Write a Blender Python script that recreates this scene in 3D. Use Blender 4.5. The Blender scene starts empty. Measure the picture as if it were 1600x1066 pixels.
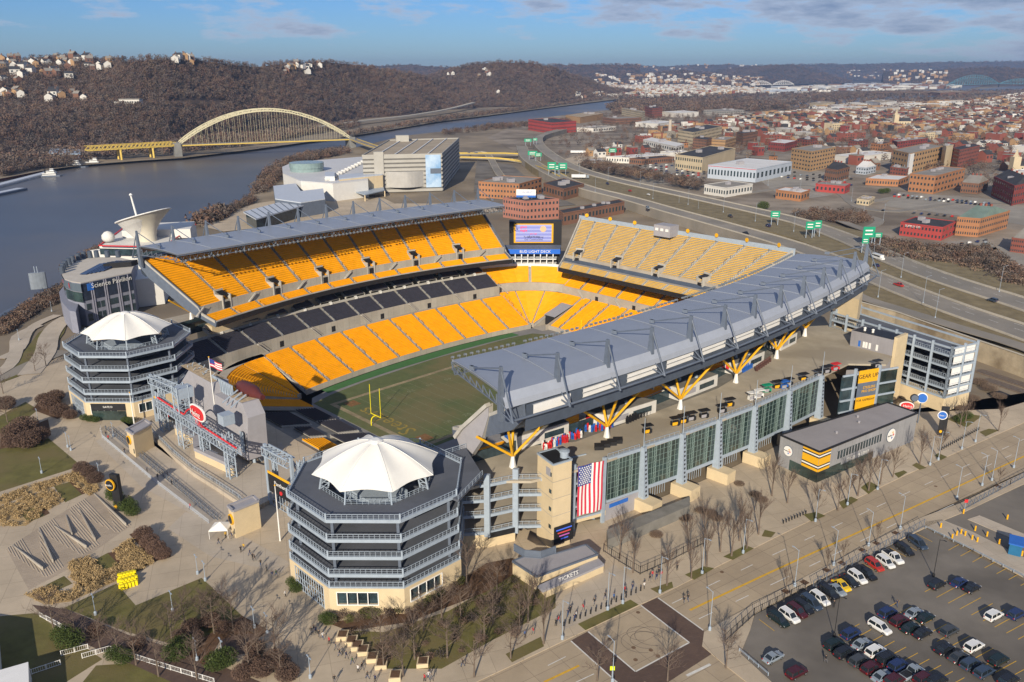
import bpy, math, random
import numpy as np
from mathutils import Vector, Matrix
R=math.radians
rnd=random.Random(7)
SC=bpy.context.scene
COL=SC.collection
# ---------------------------------------------------------------- camera, sky, sun
FPX=1300.0; PITCH=R(18.0); CH=109.0
cam=bpy.data.objects.new('camera',bpy.data.cameras.new('camera')); COL.objects.link(cam)
cam.location=(0,0,CH); cam.rotation_euler=(R(90)-PITCH,0,0)
cam.data.lens=36*FPX/1600; cam.data.sensor_width=36; cam.data.clip_start=1; cam.data.clip_end=60000
SC.camera=cam
SUN_AZ=R(10.8); SUN_EL=R(23.6)
W=bpy.data.worlds.new("World"); SC.world=W; W.use_nodes=True
nt=W.node_tree; nt.nodes.clear()
def nd(t,ty,**k):
    n=t.nodes.new(ty)
    for a,b in k.items():
        if a in n.inputs.keys(): n.inputs[a].default_value=b
        else: setattr(n,a,b)
    return n
wo=nd(nt,'ShaderNodeOutputWorld'); bg=nd(nt,'ShaderNodeBackground'); bg.inputs[1].default_value=0.085
sky=nd(nt,'ShaderNodeTexSky',sky_type='NISHITA',sun_disc=False,sun_elevation=SUN_EL,sun_rotation=math.pi+SUN_AZ,altitude=300,air_density=1.0,dust_density=0.4,ozone_density=2.5)
# broken cloud cover, laid out on a flat cloud deck (direction / height)
tc=nd(nt,'ShaderNodeTexCoord'); sp=nd(nt,'ShaderNodeSeparateXYZ'); nt.links.new(tc.outputs['Generated'],sp.inputs[0])
def mth(op,a,b=None,c=None,cl=False,t=None):
    t=t or nt
    n=t.nodes.new('ShaderNodeMath'); n.operation=op; n.use_clamp=cl
    for i,v in enumerate((a,b,c)):
        if v is None: continue
        if isinstance(v,(int,float)): n.inputs[i].default_value=v
        else: t.links.new(v,n.inputs[i])
    return n.outputs[0]
zz=mth('MAXIMUM',sp.outputs[2],0.004)
zc=mth('ADD',zz,0.06)
cx=mth('MULTIPLY',sp.outputs[0],6.0); cy=mth('MULTIPLY',zz,24.0)
cb=nd(nt,'ShaderNodeCombineXYZ'); nt.links.new(cx,cb.inputs[0]); nt.links.new(cy,cb.inputs[1])
n1=nd(nt,'ShaderNodeTexNoise',Scale=1.7,Detail=8.0,Roughness=0.62); nt.links.new(cb.outputs[0],n1.inputs['Vector'])
n2=nd(nt,'ShaderNodeTexNoise',Scale=0.5,Detail=2.0,Roughness=0.5); nt.links.new(cb.outputs[0],n2.inputs['Vector'])
side=mth('ADD',mth('MULTIPLY_ADD',sp.outputs[0],0.18,-0.045),mth('MULTIPLY',zz,1.1))
cov=mth('ADD',mth('ADD',mth('MULTIPLY',n1.outputs[0],0.75),mth('MULTIPLY',n2.outputs[0],0.42)),side)
lowfade=mth('SUBTRACT',cov,mth('MULTIPLY',mth('SUBTRACT',1.0,mth('MULTIPLY',zz,22.0,None,True)),0.10))
ramp=nd(nt,'ShaderNodeValToRGB'); nt.links.new(lowfade,ramp.inputs[0])
ramp.color_ramp.elements[0].position=0.575; ramp.color_ramp.elements[1].position=0.67
ccol=nd(nt,'ShaderNodeValToRGB'); nt.links.new(lowfade,ccol.inputs[0])
ccol.color_ramp.elements[0].position=0.62; ccol.color_ramp.elements[0].color=(5.2,5.8,7.2,1)
ccol.color_ramp.elements[1].position=0.78; ccol.color_ramp.elements[1].color=(2.3,2.9,4.4,1)
sat=nd(nt,'ShaderNodeMix',data_type='RGBA',blend_type='MULTIPLY'); sat.inputs[0].default_value=1.0
nt.links.new(sky.outputs[0],sat.inputs[6]); sgr=nd(nt,'ShaderNodeValToRGB'); sgr.color_ramp.elements[0].color=(.44,.63,1.0,1); sgr.color_ramp.elements[1].color=(.36,.62,1.08,1); sgr.color_ramp.elements[1].position=.09; nt.links.new(zz,sgr.inputs[0]); nt.links.new(sgr.outputs[0],sat.inputs[7])
mx=nd(nt,'ShaderNodeMix',data_type='RGBA')
nt.links.new(mth('MULTIPLY',ramp.outputs[0],0.85),mx.inputs[0]); nt.links.new(sat.outputs[2],mx.inputs[6]); nt.links.new(ccol.outputs[0],mx.inputs[7])
nt.links.new(mx.outputs[2],bg.inputs[0]); nt.links.new(bg.outputs[0],wo.inputs[0])
sun=bpy.data.objects.new('sun',bpy.data.lights.new('sun','SUN')); COL.objects.link(sun)
sun.data.energy=5.0; sun.data.angle=R(0.5); sun.data.color=(1.0,0.89,0.72)
sun.rotation_euler=Vector((math.sin(SUN_AZ)*math.cos(SUN_EL),math.cos(SUN_AZ)*math.cos(SUN_EL),-math.sin(SUN_EL))).to_track_quat('-Z','Y').to_euler()
vs=SC.view_settings; vs.view_transform='Standard'; vs.look='None'; vs.gamma=1; vs.exposure=0.17; vs.use_curve_mapping=False
SC.cycles.max_bounces=5; SC.cycles.diffuse_bounces=2; SC.cycles.glossy_bounces=2; SC.cycles.transmission_bounces=3; SC.cycles.transparent_max_bounces=6; SC.cycles.volume_bounces=0

# ---------------------------------------------------------------- measured frames
_U=np.array([0,math.sin(PITCH),math.cos(PITCH)]); _F=np.array([0,math.cos(PITCH),-math.sin(PITCH)])
def g(x,y,z=0.0):
    """real place of a surveyed point: picture bearing -> ground plane of height z"""
    d=_F+np.array([1,0,0])*((x-800)/FPX)-_U*((y-533)/FPX); t=(z-CH)/d[2]
    return (d[0]*t,d[1]*t,z)
def gs(pts,z=0.0): return [g(x,y,z)[:2] for x,y in pts]
def pxh(x,y,y2,z=0.0):
    """height of something standing on g(x,y,z) whose top shows at row y2"""
    P=g(x,y,z); k=(533-y2)/FPX
    # (d.U)/(d.F)=k  with d=(.,Y,h-CH)
    Y=P[1]; c,s=math.cos(PITCH),math.sin(PITCH)
    h=(k*Y*c-Y*s)/(c+k*s)+CH
    return h-z
TH=0.778; OX,OY=-46.5,262.3; DA=(math.cos(TH),math.sin(TH)); DB=(math.sin(TH),-math.cos(TH))
def S(a,b,z=0.0): return (OX+DA[0]*a+DB[0]*b, OY+DA[1]*a+DB[1]*b, z)

# ---------------------------------------------------------------- mesh builder
def sub(a,b): return (a[0]-b[0],a[1]-b[1],a[2]-b[2])
def add(a,b): return (a[0]+b[0],a[1]+b[1],a[2]+b[2])
def mul(a,k): return (a[0]*k,a[1]*k,a[2]*k)
def cross(a,b): return (a[1]*b[2]-a[2]*b[1],a[2]*b[0]-a[0]*b[2],a[0]*b[1]-a[1]*b[0])
def nrm(a):
    l=math.sqrt(a[0]**2+a[1]**2+a[2]**2) or 1; return (a[0]/l,a[1]/l,a[2]/l)
def lerp(a,b,t): return tuple(p+(q-p)*t for p,q in zip(a,b))
class MB:
    def __init__(s): s.v=[]; s.f=[]; s.m=[]; s.k=0
    def face(s,*pts):
        n=len(s.v); s.v.extend(pts); s.f.append(tuple(range(n,n+len(pts)))); s.m.append(s.k); return s
    def mesh(s,vs,fs):
        n=len(s.v); s.v.extend(vs)
        for f in fs: s.f.append(tuple(i+n for i in f)); s.m.append(s.k)
        return s
    def box(s,c,d,rz=0.0,tz=True):
        """centre of the bottom face, size (x,y,z), turn"""
        hx,hy=d[0]/2,d[1]/2; ca,sa=math.cos(rz),math.sin(rz); vs=[]
        for z in (0,d[2]):
            for x,y in ((-hx,-hy),(hx,-hy),(hx,hy),(-hx,hy)): vs.append((c[0]+x*ca-y*sa,c[1]+x*sa+y*ca,c[2]+z))
        return s.mesh(vs,[(3,2,1,0),(4,5,6,7),(0,1,5,4),(1,2,6,5),(2,3,7,6),(3,0,4,7)])
    def prism(s,pts,z0,z1):
        n=len(pts)
        A=0
        for i in range(n): A+=pts[i][0]*pts[(i+1)%n][1]-pts[(i+1)%n][0]*pts[i][1]
        if A<0: pts=pts[::-1]
        z0s=z0 if hasattr(z0,'__len__') else [z0]*n; z1s=z1 if hasattr(z1,'__len__') else [z1]*n
        vs=[(p[0],p[1],z) for p,z in zip(pts,z0s)]+[(p[0],p[1],z) for p,z in zip(pts,z1s)]
        fs=[tuple(range(n-1,-1,-1)),tuple(range(n,2*n))]+[(i,(i+1)%n,(i+1)%n+n,i+n) for i in range(n)]
        return s.mesh(vs,fs)
    def tube(s,p0,p1,r,n=6,r1=None,cap=True):
        r1=r if r1 is None else r1; d=nrm(sub(p1,p0)); u=nrm(cross(d,(0,0,1) if abs(d[2])<.95 else (1,0,0))); w=cross(d,u); vs=[]
        for p,q in ((p0,r),(p1,r1)):
            for i in range(n):
                a=2*math.pi*i/n; vs.append(add(p,add(mul(u,q*math.cos(a)),mul(w,q*math.sin(a)))))
        fs=[(i,(i+1)%n,(i+1)%n+n,i+n) for i in range(n)]
        if cap: fs+=[tuple(range(n-1,-1,-1)),tuple(range(n,2*n))]
        return s.mesh(vs,fs)
    def beam(s,p0,p1,w,h=None):
        """square bar between two points, h tall, w wide"""
        h=w if h is None else h; d=nrm(sub(p1,p0)); u=nrm(cross(d,(0,0,1) if abs(d[2])<.98 else (0,1,0))); v=cross(u,d); vs=[]
        for p in (p0,p1):
            for a,b in ((-1,-1),(1,-1),(1,1),(-1,1)): vs.append(add(p,add(mul(u,a*w/2),mul(v,b*h/2))))
        return s.mesh(vs,[(3,2,1,0),(4,5,6,7),(0,1,5,4),(1,2,6,5),(2,3,7,6),(3,0,4,7)])
    def lathe(s,c,prof,n=12):
        vs=[];fs=[]
        for r,z in prof:
            for i in range(n):
                a=2*math.pi*i/n; vs.append((c[0]+r*math.cos(a),c[1]+r*math.sin(a),c[2]+z))
        for j in range(len(prof)-1):
            for i in range(n): fs.append((j*n+i,j*n+(i+1)%n,(j+1)*n+(i+1)%n,(j+1)*n+i))
        fs.append(tuple(range(n-1,-1,-1))); fs.append(tuple((len(prof)-1)*n+i for i in range(n)))
        return s.mesh(vs,fs)
    def grid(s,rows,close=False):
        """rows of equal-length point lists"""
        n=len(rows[0]); vs=[p for r in rows for p in r]; fs=[]
        for j in range(len(rows)-1):
            for i in range(n if close else n-1): fs.append((j*n+i,j*n+(i+1)%n,(j+1)*n+(i+1)%n,(j+1)*n+i))
        return s.mesh(vs,fs)
    def strip(s,A,B):
        return s.grid([A,B])
    def build(s,name,mat,parent=None,org=None,smooth=False,local=False):
        me=bpy.data.meshes.new(name)
        if local: o0=(0,0,0); loc=(0,0,0) if org is None else org
        elif parent is not None:
            pr=parent; T=Vector((0,0,0))
            while pr is not None: T=T+Vector(pr.location); pr=pr.parent
            o0=tuple(T); loc=(0,0,0)
        else:
            if org is None:
                n=len(s.v); org=(sum(p[0] for p in s.v)/n,sum(p[1] for p in s.v)/n,min(p[2] for p in s.v))
            o0=loc=org
        me.from_pydata([(p[0]-o0[0],p[1]-o0[1],p[2]-o0[2]) for p in s.v],[],s.f)
        mats=mat if isinstance(mat,(list,tuple)) else [mat]
        for m in mats: me.materials.append(m)
        if len(mats)>1: me.polygons.foreach_set('material_index',s.m)
        if smooth: me.polygons.foreach_set('use_smooth',[True]*len(s.f))
        me.update()
        o=bpy.data.objects.new(name,me); COL.objects.link(o); o.location=loc
        if parent is not None: o.parent=parent
        return o
def tag(o,label,cat,group=None):
    o['label']=label; o['category']=cat
    if group: o['group']=group
    return o
def E(name,loc,label,cat,group=None,rz=0.0):
    o=bpy.data.objects.new(name,None); COL.objects.link(o); o.location=loc; o.rotation_euler=(0,0,rz); o.empty_display_size=.5
    if label: tag(o,label,cat,group)
    return o
def st(o,kind='structure'): o['kind']=kind; return o
KIDS={}
def dup(root,loc,rz=0.0,label=None,group=None,scale=None,parts=True):
    r=root.copy(); COL.objects.link(r); r.location=loc; r.rotation_euler=(0,0,rz)
    if scale is not None: r.scale=scale if hasattr(scale,'__len__') else (scale,)*3
    if label: r['label']=label
    if group: r['group']=group
    if parts:
        def rec(src,dst):
            for ch in KIDS.get(src.name,[]):
                c=ch.copy(); COL.objects.link(c); c.parent=dst; rec(ch,c)
        rec(root,r)
    return r
def freeze(root):
    """remember the children of a thing so copies can be made"""
    for o in list(COL.objects):
        if o.parent is not None: KIDS.setdefault(o.parent.name,[])
    def rec(o):
        ks=[c for c in COL.objects if c.parent is o]; KIDS[o.name]=ks
        for c in ks: rec(c)
    rec(root)
# ---------------------------------------------------------------- materials
def mat(name,col,rough=.8,var=.12,scale=.5,metal=0.0,bump=0.0,bscale=None,spec=.3,col2=None,big=None,bigcol=None,coat=0.0):
    m=bpy.data.materials.new(name); m.use_nodes=True; t=m.node_tree; b=t.nodes['Principled BSDF']
    b.inputs['Roughness'].default_value=rough; b.inputs['Metallic'].default_value=metal; b.inputs['Specular IOR Level'].default_value=spec
    if coat: b.inputs['Coat Weight'].default_value=coat; b.inputs['Coat Roughness'].default_value=.08
    geo=nd(t,'ShaderNodeNewGeometry')
    no=nd(t,'ShaderNodeTexNoise',Scale=scale,Detail=5.0,Roughness=.62); t.links.new(geo.outputs['Position'],no.inputs['Vector'])
    cr=nd(t,'ShaderNodeValToRGB'); t.links.new(no.outputs[0],cr.inputs[0])
    c2=col2 or tuple(min(1,c*(1+var)) for c in col); c1=tuple(c*(1-var) for c in col)
    cr.color_ramp.elements[0].position=.3; cr.color_ramp.elements[1].position=.7
    cr.color_ramp.elements[0].color=(*c1,1); cr.color_ramp.elements[1].color=(*c2,1)
    out=cr.outputs[0]
    if big:
        n3=nd(t,'ShaderNodeTexNoise',Scale=big,Detail=4.0,Roughness=.55); t.links.new(geo.outputs['Position'],n3.inputs['Vector'])
        r3=nd(t,'ShaderNodeValToRGB'); t.links.new(n3.outputs[0],r3.inputs[0]); r3.color_ramp.elements[0].position=.45; r3.color_ramp.elements[1].position=.62
        m3=nd(t,'ShaderNodeMix',data_type='RGBA'); t.links.new(r3.outputs[0],m3.inputs[0]); t.links.new(out,m3.inputs[6]); m3.inputs[7].default_value=(*bigcol,1); out=m3.outputs[2]
    t.links.new(out,b.inputs['Base Color'])
    if bump:
        n4=nd(t,'ShaderNodeTexNoise',Scale=bscale or scale*6,Detail=3.0); t.links.new(geo.outputs['Position'],n4.inputs['Vector'])
        bp=nd(t,'ShaderNodeBump',Strength=bump,Distance=.1); t.links.new(n4.outputs[0],bp.inputs['Height']); t.links.new(bp.outputs[0],b.inputs['Normal'])
    return m
def glass(name,col=(.03,.05,.06),rough=.08):
    m=mat(name,col,rough,.5,.35,spec=.6); return m
def emat(name,col,st_=1.0):
    m=bpy.data.materials.new(name); m.use_nodes=True; b=m.node_tree.nodes['Principled BSDF']
    b.inputs['Base Color'].default_value=(*col,1); b.inputs['Emission Color'].default_value=(*col,1); b.inputs['Emission Strength'].default_value=st_; b.inputs['Roughness'].default_value=.4
    return m
def brick(name,c1,c2,mortar,sx=1.6,sy=.6,bw=.5,rot=0.0,rough=.85,ms=.02):
    m=bpy.data.materials.new(name); m.use_nodes=True; t=m.node_tree; b=t.nodes['Principled BSDF']; b.inputs['Roughness'].default_value=rough
    geo=nd(t,'ShaderNodeNewGeometry'); mp=nd(t,'ShaderNodeMapping'); mp.inputs['Rotation'].default_value=(0,0,rot); t.links.new(geo.outputs['Position'],mp.inputs[0])
    br=nd(t,'ShaderNodeTexBrick'); t.links.new(mp.outputs[0],br.inputs['Vector'])
    br.inputs['Color1'].default_value=(*c1,1); br.inputs['Color2'].default_value=(*c2,1); br.inputs['Mortar'].default_value=(*mortar,1); br.inputs['Scale'].default_value=1
    br.inputs['Mortar Size'].default_value=ms; br.inputs['Brick Width'].default_value=sx; br.inputs['Row Height'].default_value=sy; br.offset=bw
    no=nd(t,'ShaderNodeTexNoise',Scale=.06,Detail=8.0,Roughness=.7); t.links.new(geo.outputs['Position'],no.inputs['Vector'])
    r=nd(t,'ShaderNodeMapRange'); r.inputs[1].default_value=.3; r.inputs[2].default_value=.7; r.inputs[3].default_value=.78; r.inputs[4].default_value=1.12; t.links.new(no.outputs[0],r.inputs[0])
    mm=nd(t,'ShaderNodeMix',data_type='RGBA',blend_type='MULTIPLY'); mm.inputs[0].default_value=1; t.links.new(br.outputs[0],mm.inputs[6]); t.links.new(r.outputs[0],mm.inputs[7])
    t.links.new(mm.outputs[2],b.inputs['Base Color']); return m
M={}
M['conc']=mat('concrete',(.40,.36,.30),.9,.14,.25,big=.05,bigcol=(.34,.30,.25))
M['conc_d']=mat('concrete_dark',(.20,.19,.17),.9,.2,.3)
M['step']=mat('step_concrete',(.42,.40,.36),.9,.15,.3)
M['seatn']=mat('seat_faded',(.70,.41,.05),.6,.1,.35,spec=.15)
M['seat']=mat('seat_yellow',(.87,.38,.005),.55,.09,.35,spec=.18)
M['concw']=brick('panelled_concrete',(.40,.37,.31),(.36,.33,.275),(.19,.17,.14),sx=3.0,sy=400,bw=0,rot=-.778,ms=.03)
M['seatdk']=mat('seat_charcoal',(.045,.045,.06),.5,.15,.6)
M['steel']=mat('steel_bluegrey',(.33,.39,.46),.45,.08,.8,metal=.0)
M['steel_d']=mat('steel_slate',(.12,.145,.19),.5,.12,.6)
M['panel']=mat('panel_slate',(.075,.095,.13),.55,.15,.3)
M['roof']=mat('roof_metal',(.255,.285,.345),.42,.05,.15,metal=.0,spec=.4)
M['roofl']=mat('roof_metal_light',(.50,.54,.60),.45,.05,.4)
M['white']=mat('white_paint',(.78,.77,.74),.6,.05,.5)
M['yel']=mat('yellow_steel',(.76,.40,.015),.45,.05,.8)
M['asph']=mat('asphalt_dark',(.062,.065,.075),.85,.18,.12)
M['deck']=mat('deck_coating',(.115,.125,.15),.75,.12,.12,big=.08,bigcol=(.09,.10,.12))
M['beige']=mat('beige_panel',(.62,.50,.32),.85,.06,.4)
M['greyp']=mat('grey_cladding',(.33,.32,.34),.75,.06,.5)
M['blk']=mat('black_paint',(.02,.02,.022),.5,.2,1)
M['glassd']=glass('dark_glass'); M['glassg']=mat('green_glass',(.012,.022,.022),.05,.6,.10,spec=.9,col2=(.05,.085,.078))
M['fabric']=mat('canopy_fabric',(.80,.78,.72),.7,.03,.3)
M['red']=mat('red_paint',(.62,.03,.035),.5,.08,1); M['blue']=mat('blue_paint',(.03,.14,.5),.5,.08,1); M['green']=mat('sign_green',(.015,.30,.17),.5,.08,1)
M['grass']=mat('field_grass',(.10,.122,.048),.95,.12,.4,bump=.4,bscale=4,big=.045,bigcol=(.15,.135,.060))
M['turf']=mat('turf_green',(.055,.15,.045),.9,.1,.5)
M['brown']=mat('brown_soil',(.16,.10,.06),.95,.2,.5)
M['rail']=M['steel']
# ================================================================ STADIUM
stad=E('stadium',S(50,0,0),'big horseshoe football stadium with yellow seats and grey cantilever roofs','stadium')
# --- tiers: each is a function (t,o)->(a,b); t along the front wall, o outward
def wrow(t,o,s=1):     # lower west/east bowl
    a=t+(t-55)*o*.0030; return a,-s*(46-5.5*((t-57)/58)**2+o)
def urow(t,o,s=1):     # upper deck west/east; o measured from deck front
    a=t+(t-55)*o*.0050; f=80-13*((t-55)/78)**2; k=(107-7*((t-52)/86)**2); f2=f+(k-f)*(o/27.0); return a,-s*f2
def nrow(t,o,s=1):     # north lower, t=b
    return 122+o,t
def unrow(t,o,s=1):    # north upper deck, fans out a little
    return 139+o,t*(1+o*.0105)
def fan(c,a0,a1,r0,sq=0):
    def f(t,o,s=1):
        th=a0+(a1-a0)*t; return c[0]+(r0+o)*math.cos(th),c[1]+(r0+o)*math.sin(th)
    return f
def seating(fn,t0,t1,o0,z0,o1,z1,rows,m,name='seating_section',s=1,nt_=2,gap=.72,base=True,fold=False):
    """one block of seats between two aisles: concrete steps with a seat row (pan and back) on each"""
    mb=MB(); d=(o1-o0)/rows; h=(z1-z0)/rows
    def L(o,z,g_=0.0):
        r=[]
        for i in range(nt_+1):
            t=t0+(t1-t0)*i/nt_
            a,b=fn(t,o,s); r.append([a,b,z])
        if g_:
            for i,j,sg in ((0,1,1),(-1,-2,1)):
                dx,dy=r[j][0]-r[i][0],r[j][1]-r[i][1]; l=math.hypot(dx,dy); r[i][0]+=dx/l*g_; r[i][1]+=dy/l*g_
        return [S(*p) for p in r]
    for k in range(rows):
        o=o0+k*d; z=z0+k*h
        mb.k=0; mb.strip(L(o,z),L(o+d,z)); mb.strip(L(o+d,z),L(o+d,z+h))
        mb.k=1
        # seat: front lip, pan, back front, back top, back rear
        f0=.70 if fold else .30; A=L(o+d*f0,z+.18,gap);B=L(o+d*f0,z+.46,gap);C=L(o+d*(.84 if fold else .80),z+.46,gap);D=L(o+d*.88,z+(.5 if fold else .86),gap);F=L(o+d*.98,z+(.5 if fold else .86),gap);G=L(o+d*.98,z+.30,gap)
        mb.grid([A,B,C,D,F,G])
        for q in (0,-1): mb.face(A[q],B[q],C[q],G[q]); mb.face(C[q],D[q],F[q],G[q])
    if base:   # side cheeks
        mb.k=0
        for q in (0,-1):
            p0=L(o0,z0)[q];p1=L(o1,z1)[q]
            mb.face(p0,p1,(p1[0],p1[1],z1-1.2),(p0[0],p0[1],z0-1.2))
    return mb.build(name,[M['step'],m],stad)
def wallband(fn,t0,t1,o,z0,z1,m,name,s=1,n=16,o2=None,parent=stad,th=.3,cap=True):
    mb=MB(); o2=o if o2 is None else o2
    P=[S(*fn(t0+(t1-t0)*i/n,o,s),z0) for i in range(n+1)];Q=[S(*fn(t0+(t1-t0)*i/n,o2,s),z1) for i in range(n+1)]
    P2=[S(*fn(t0+(t1-t0)*i/n,o+th,s),z0) for i in range(n+1)];Q2=[S(*fn(t0+(t1-t0)*i/n,o2+th,s),z1) for i in range(n+1)]
    mb.grid([P,Q,Q2,P2]); 
    for q in (0,-1): mb.face(P[q],Q[q],Q2[q],P2[q])
    return mb.build(name,m,parent)
def flat(fn,t0,t1,o0,o1,z,m,name,s=1,n=16,z2=None,parent=stad):
    mb=MB(); z2=z if z2 is None else z2
    mb.strip([S(*fn(t0+(t1-t0)*i/n,o0,s),z) for i in range(n+1)],[S(*fn(t0+(t1-t0)*i/n,o1,s),z2) for i in range(n+1)])
    return mb.build(name,m,parent)
WT=[-3,9,21,33,45,57,69,81,93,105,117]
for s in (1,-1):
    for i in range(len(WT)-1):
        seating(wrow,WT[i],WT[i+1],0,-4.5,22.5,4.6,26,M['seat'],s=s)
        # club tier
        zc0=8.6
        cm=M['seatdk'] if s==1 else M['seat']
        seating(wrow,WT[i],WT[i+1],26.4,zc0,36,12.6,12,cm,s=s)
        seating(wrow,WT[i]+1.5,WT[i+1]-1.5,38,14.2,42,15.8,5,cm,s=s)
    if s==1: seating(wrow,-15,-3,26.4,8.6,36,12.6,12,M['seatdk'],s=s); seating(wrow,-27,-15,26.4,8.6,36,12.6,12,M['seatdk'],s=s)
    if s==1: seating(wrow,-13.5,-4.5,38,14.2,42,15.8,5,M['seatdk'],s=s)
    wallband(wrow,-3,117,-.3,-6.0,-3.9,M['concw'],'front_wall',s=s)
    flat(wrow,-27 if s==1 else -3,117,22.5,26,4.6,M['conc'],'concourse',s=s)
    wallband(wrow,-27 if s==1 else -3,117,26,4.4,9.0,M['concw'],'concourse_wall',s=s)
    flat(wrow,-27,117,36,38,12.6,M['conc'],'club_walkway',s=s)
    wallband(wrow,-27,117,37.8,12.2,13.5,M['step'],'club_parapet',s=s)
    wallband(wrow,-27,122,43,14.0,19.6,M['glassd'],'suite_window_band',s=s)
    wallband(wrow,-27,122,42.2,17.9,18.5,M['blk'],'suite_sill',s=s)
    # upper deck: front block, wall with openings, main block
    wallband(urow,-22,131.5,-.5,18.7,20.6,M['blk'],'deck_fascia',s=s)
    wallband(urow,-22,131.5,-.2,20.5,21.0,M['step'],'deck_rail',s=s)
    UT=[-22+11.8*k for k in range(14)]
    for i in range(13):
        seating(urow,UT[i],UT[i+1],.2,20.0,4.2,22.0,5,M['seat'],s=s)
        seating(urow,UT[i],UT[i+1],6.2,24.6,27,40.0,24,M['seat'],s=s)
    flat(urow,UT[0],UT[-1],4.2,6.2,22.0,M['conc'],'cross_aisle',s=s)
    wallband(urow,UT[0],UT[-1],5.9,21.9,25.3,M['concw'],'deck_wall',s=s)
    for i in range(1,13,2):     # vomitories let into the main block
        mb=MB()
        t=UT[i]+ (0)
        for dt,hw in ((0,2.1),):
            A0,B0=urow(t,5.6,s); A1,B1=urow(t,9.0,s)
            th=math.atan2(B1-B0,A1-A0)
            P=S(A0,B0); Q=S(A1,B1); dx,dy=(Q[0]-P[0],Q[1]-P[1]); l=math.hypot(dx,dy); ux,uy=dx/l,dy/l; vx,vy=-uy,ux
            def pt(u,v,z): return (P[0]+ux*u+vx*v,P[1]+uy*u+vy*v,z)
            mb.k=0
            for sg in (-1,1): mb.prism([pt(0,sg*2.1,0)[:2],pt(4.6,sg*2.1,0)[:2],pt(4.6,sg*1.7,0)[:2],pt(0,sg*1.7,0)[:2]],22.0,[27.3]*4)
            mb.prism([pt(4.2,2.1,0)[:2],pt(4.6,2.1,0)[:2],pt(4.6,-2.1,0)[:2],pt(4.2,-2.1,0)[:2]],24,28.9)
            mb.k=1; mb.prism([pt(-.12,1.0,0)[:2],pt(.2,1.0,0)[:2],pt(.2,-1.0,0)[:2],pt(-.12,-1.0,0)[:2]],22.02,24.6)
            mb.face(pt(.6,1.69,27.0),pt(4.1,1.69,28.3),pt(4.1,-1.69,28.3),pt(.6,-1.69,27.0))
        mb.build('stair_opening',[M['step'],M['blk']],stad)
    # underside and back of deck
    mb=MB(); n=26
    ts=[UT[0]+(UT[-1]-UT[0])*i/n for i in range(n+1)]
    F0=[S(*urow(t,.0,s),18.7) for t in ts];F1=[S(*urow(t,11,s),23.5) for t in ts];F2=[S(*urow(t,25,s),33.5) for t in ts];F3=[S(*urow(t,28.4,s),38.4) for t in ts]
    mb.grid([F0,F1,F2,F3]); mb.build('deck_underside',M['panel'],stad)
    mb=MB(); F3=[S(*urow(t,28.4,s),34.6) for t in ts];F4=[S(*urow(t,28.8,s),39.0) for t in ts];F5=[S(*urow(t,28.8,s),41.0) for t in ts];F6=[S(*urow(t,27,s),41.0) for t in ts];F7=[S(*urow(t,27,s),39.8) for t in ts]
    mb.grid([F3,F4,F5,F6,F7]); 
    F8=[S(*urow(t,27,s),33.6) for t in ts]; mb.strip(F3,F8); mb.build('deck_back_panel',M['panel'],stad)
    # white louvre band in bays, between the frames
    for i in range(12):
        mb=MB(); a0=UT[0]+(UT[-1]-UT[0])*(i+.12)/12; a1=UT[0]+(UT[-1]-UT[0])*(i+.86)/12
        for z0,z1 in ((38.7,39.55),(39.85,40.7)) if i else ((38.5,40.7),):
            P=[S(*urow(t,29.1,s),z0) for t in (a0,a1)];Q=[S(*urow(t,29.15,s),z1) for t in (a0,a1)];P2=[S(*urow(t,28.85,s),z0) for t in (a0,a1)];Q2=[S(*urow(t,28.85,s),z1) for t in (a0,a1)]
            mb.grid([P2,P,Q,Q2])
        mb.build('louvre_band',M['white'],stad)
    # end frames of the deck (rakers closing both ends)
    for t in (UT[0],UT[-1]):
        mb=MB(); q=-.5 if t<0 else .5
        for u0,u1,k in ((t,t+q,0),):
            A=[S(*urow(u,o,s),z) for u in (u0,u1) for o,z in ((-.5,20.6),(5,22.9),(6,25.6),(28.4,42.0),(28.8,38.0),(25,33.4),(11,23.4),(0,18.6))]
            n=8; mb.mesh(A,[tuple(range(n)),tuple(range(2*n-1,n-1,-1))]+[(i,(i+1)%n,(i+1)%n+n,i+n) for i in range(n)])
        mb.build('deck_end_frame',M['steel_d'],stad)
        mb=MB()   # pale stepped edge of the end aisle
        A=[S(*urow(t+q*1.1,o,s),z) for o,z in ((0,21.1),(5,23.2),(6.2,25.6),(27,41.0))];B=[S(*urow(t+q*.1,o,s),z) for o,z in ((0,21.1),(5,23.2),(6.2,25.6),(27,41.0))]
        A2=[add(p,(0,0,-.9)) for p in A];mb.grid([B,A,A2]); mb.build('edge_kerb',M['step'],stad)
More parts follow.
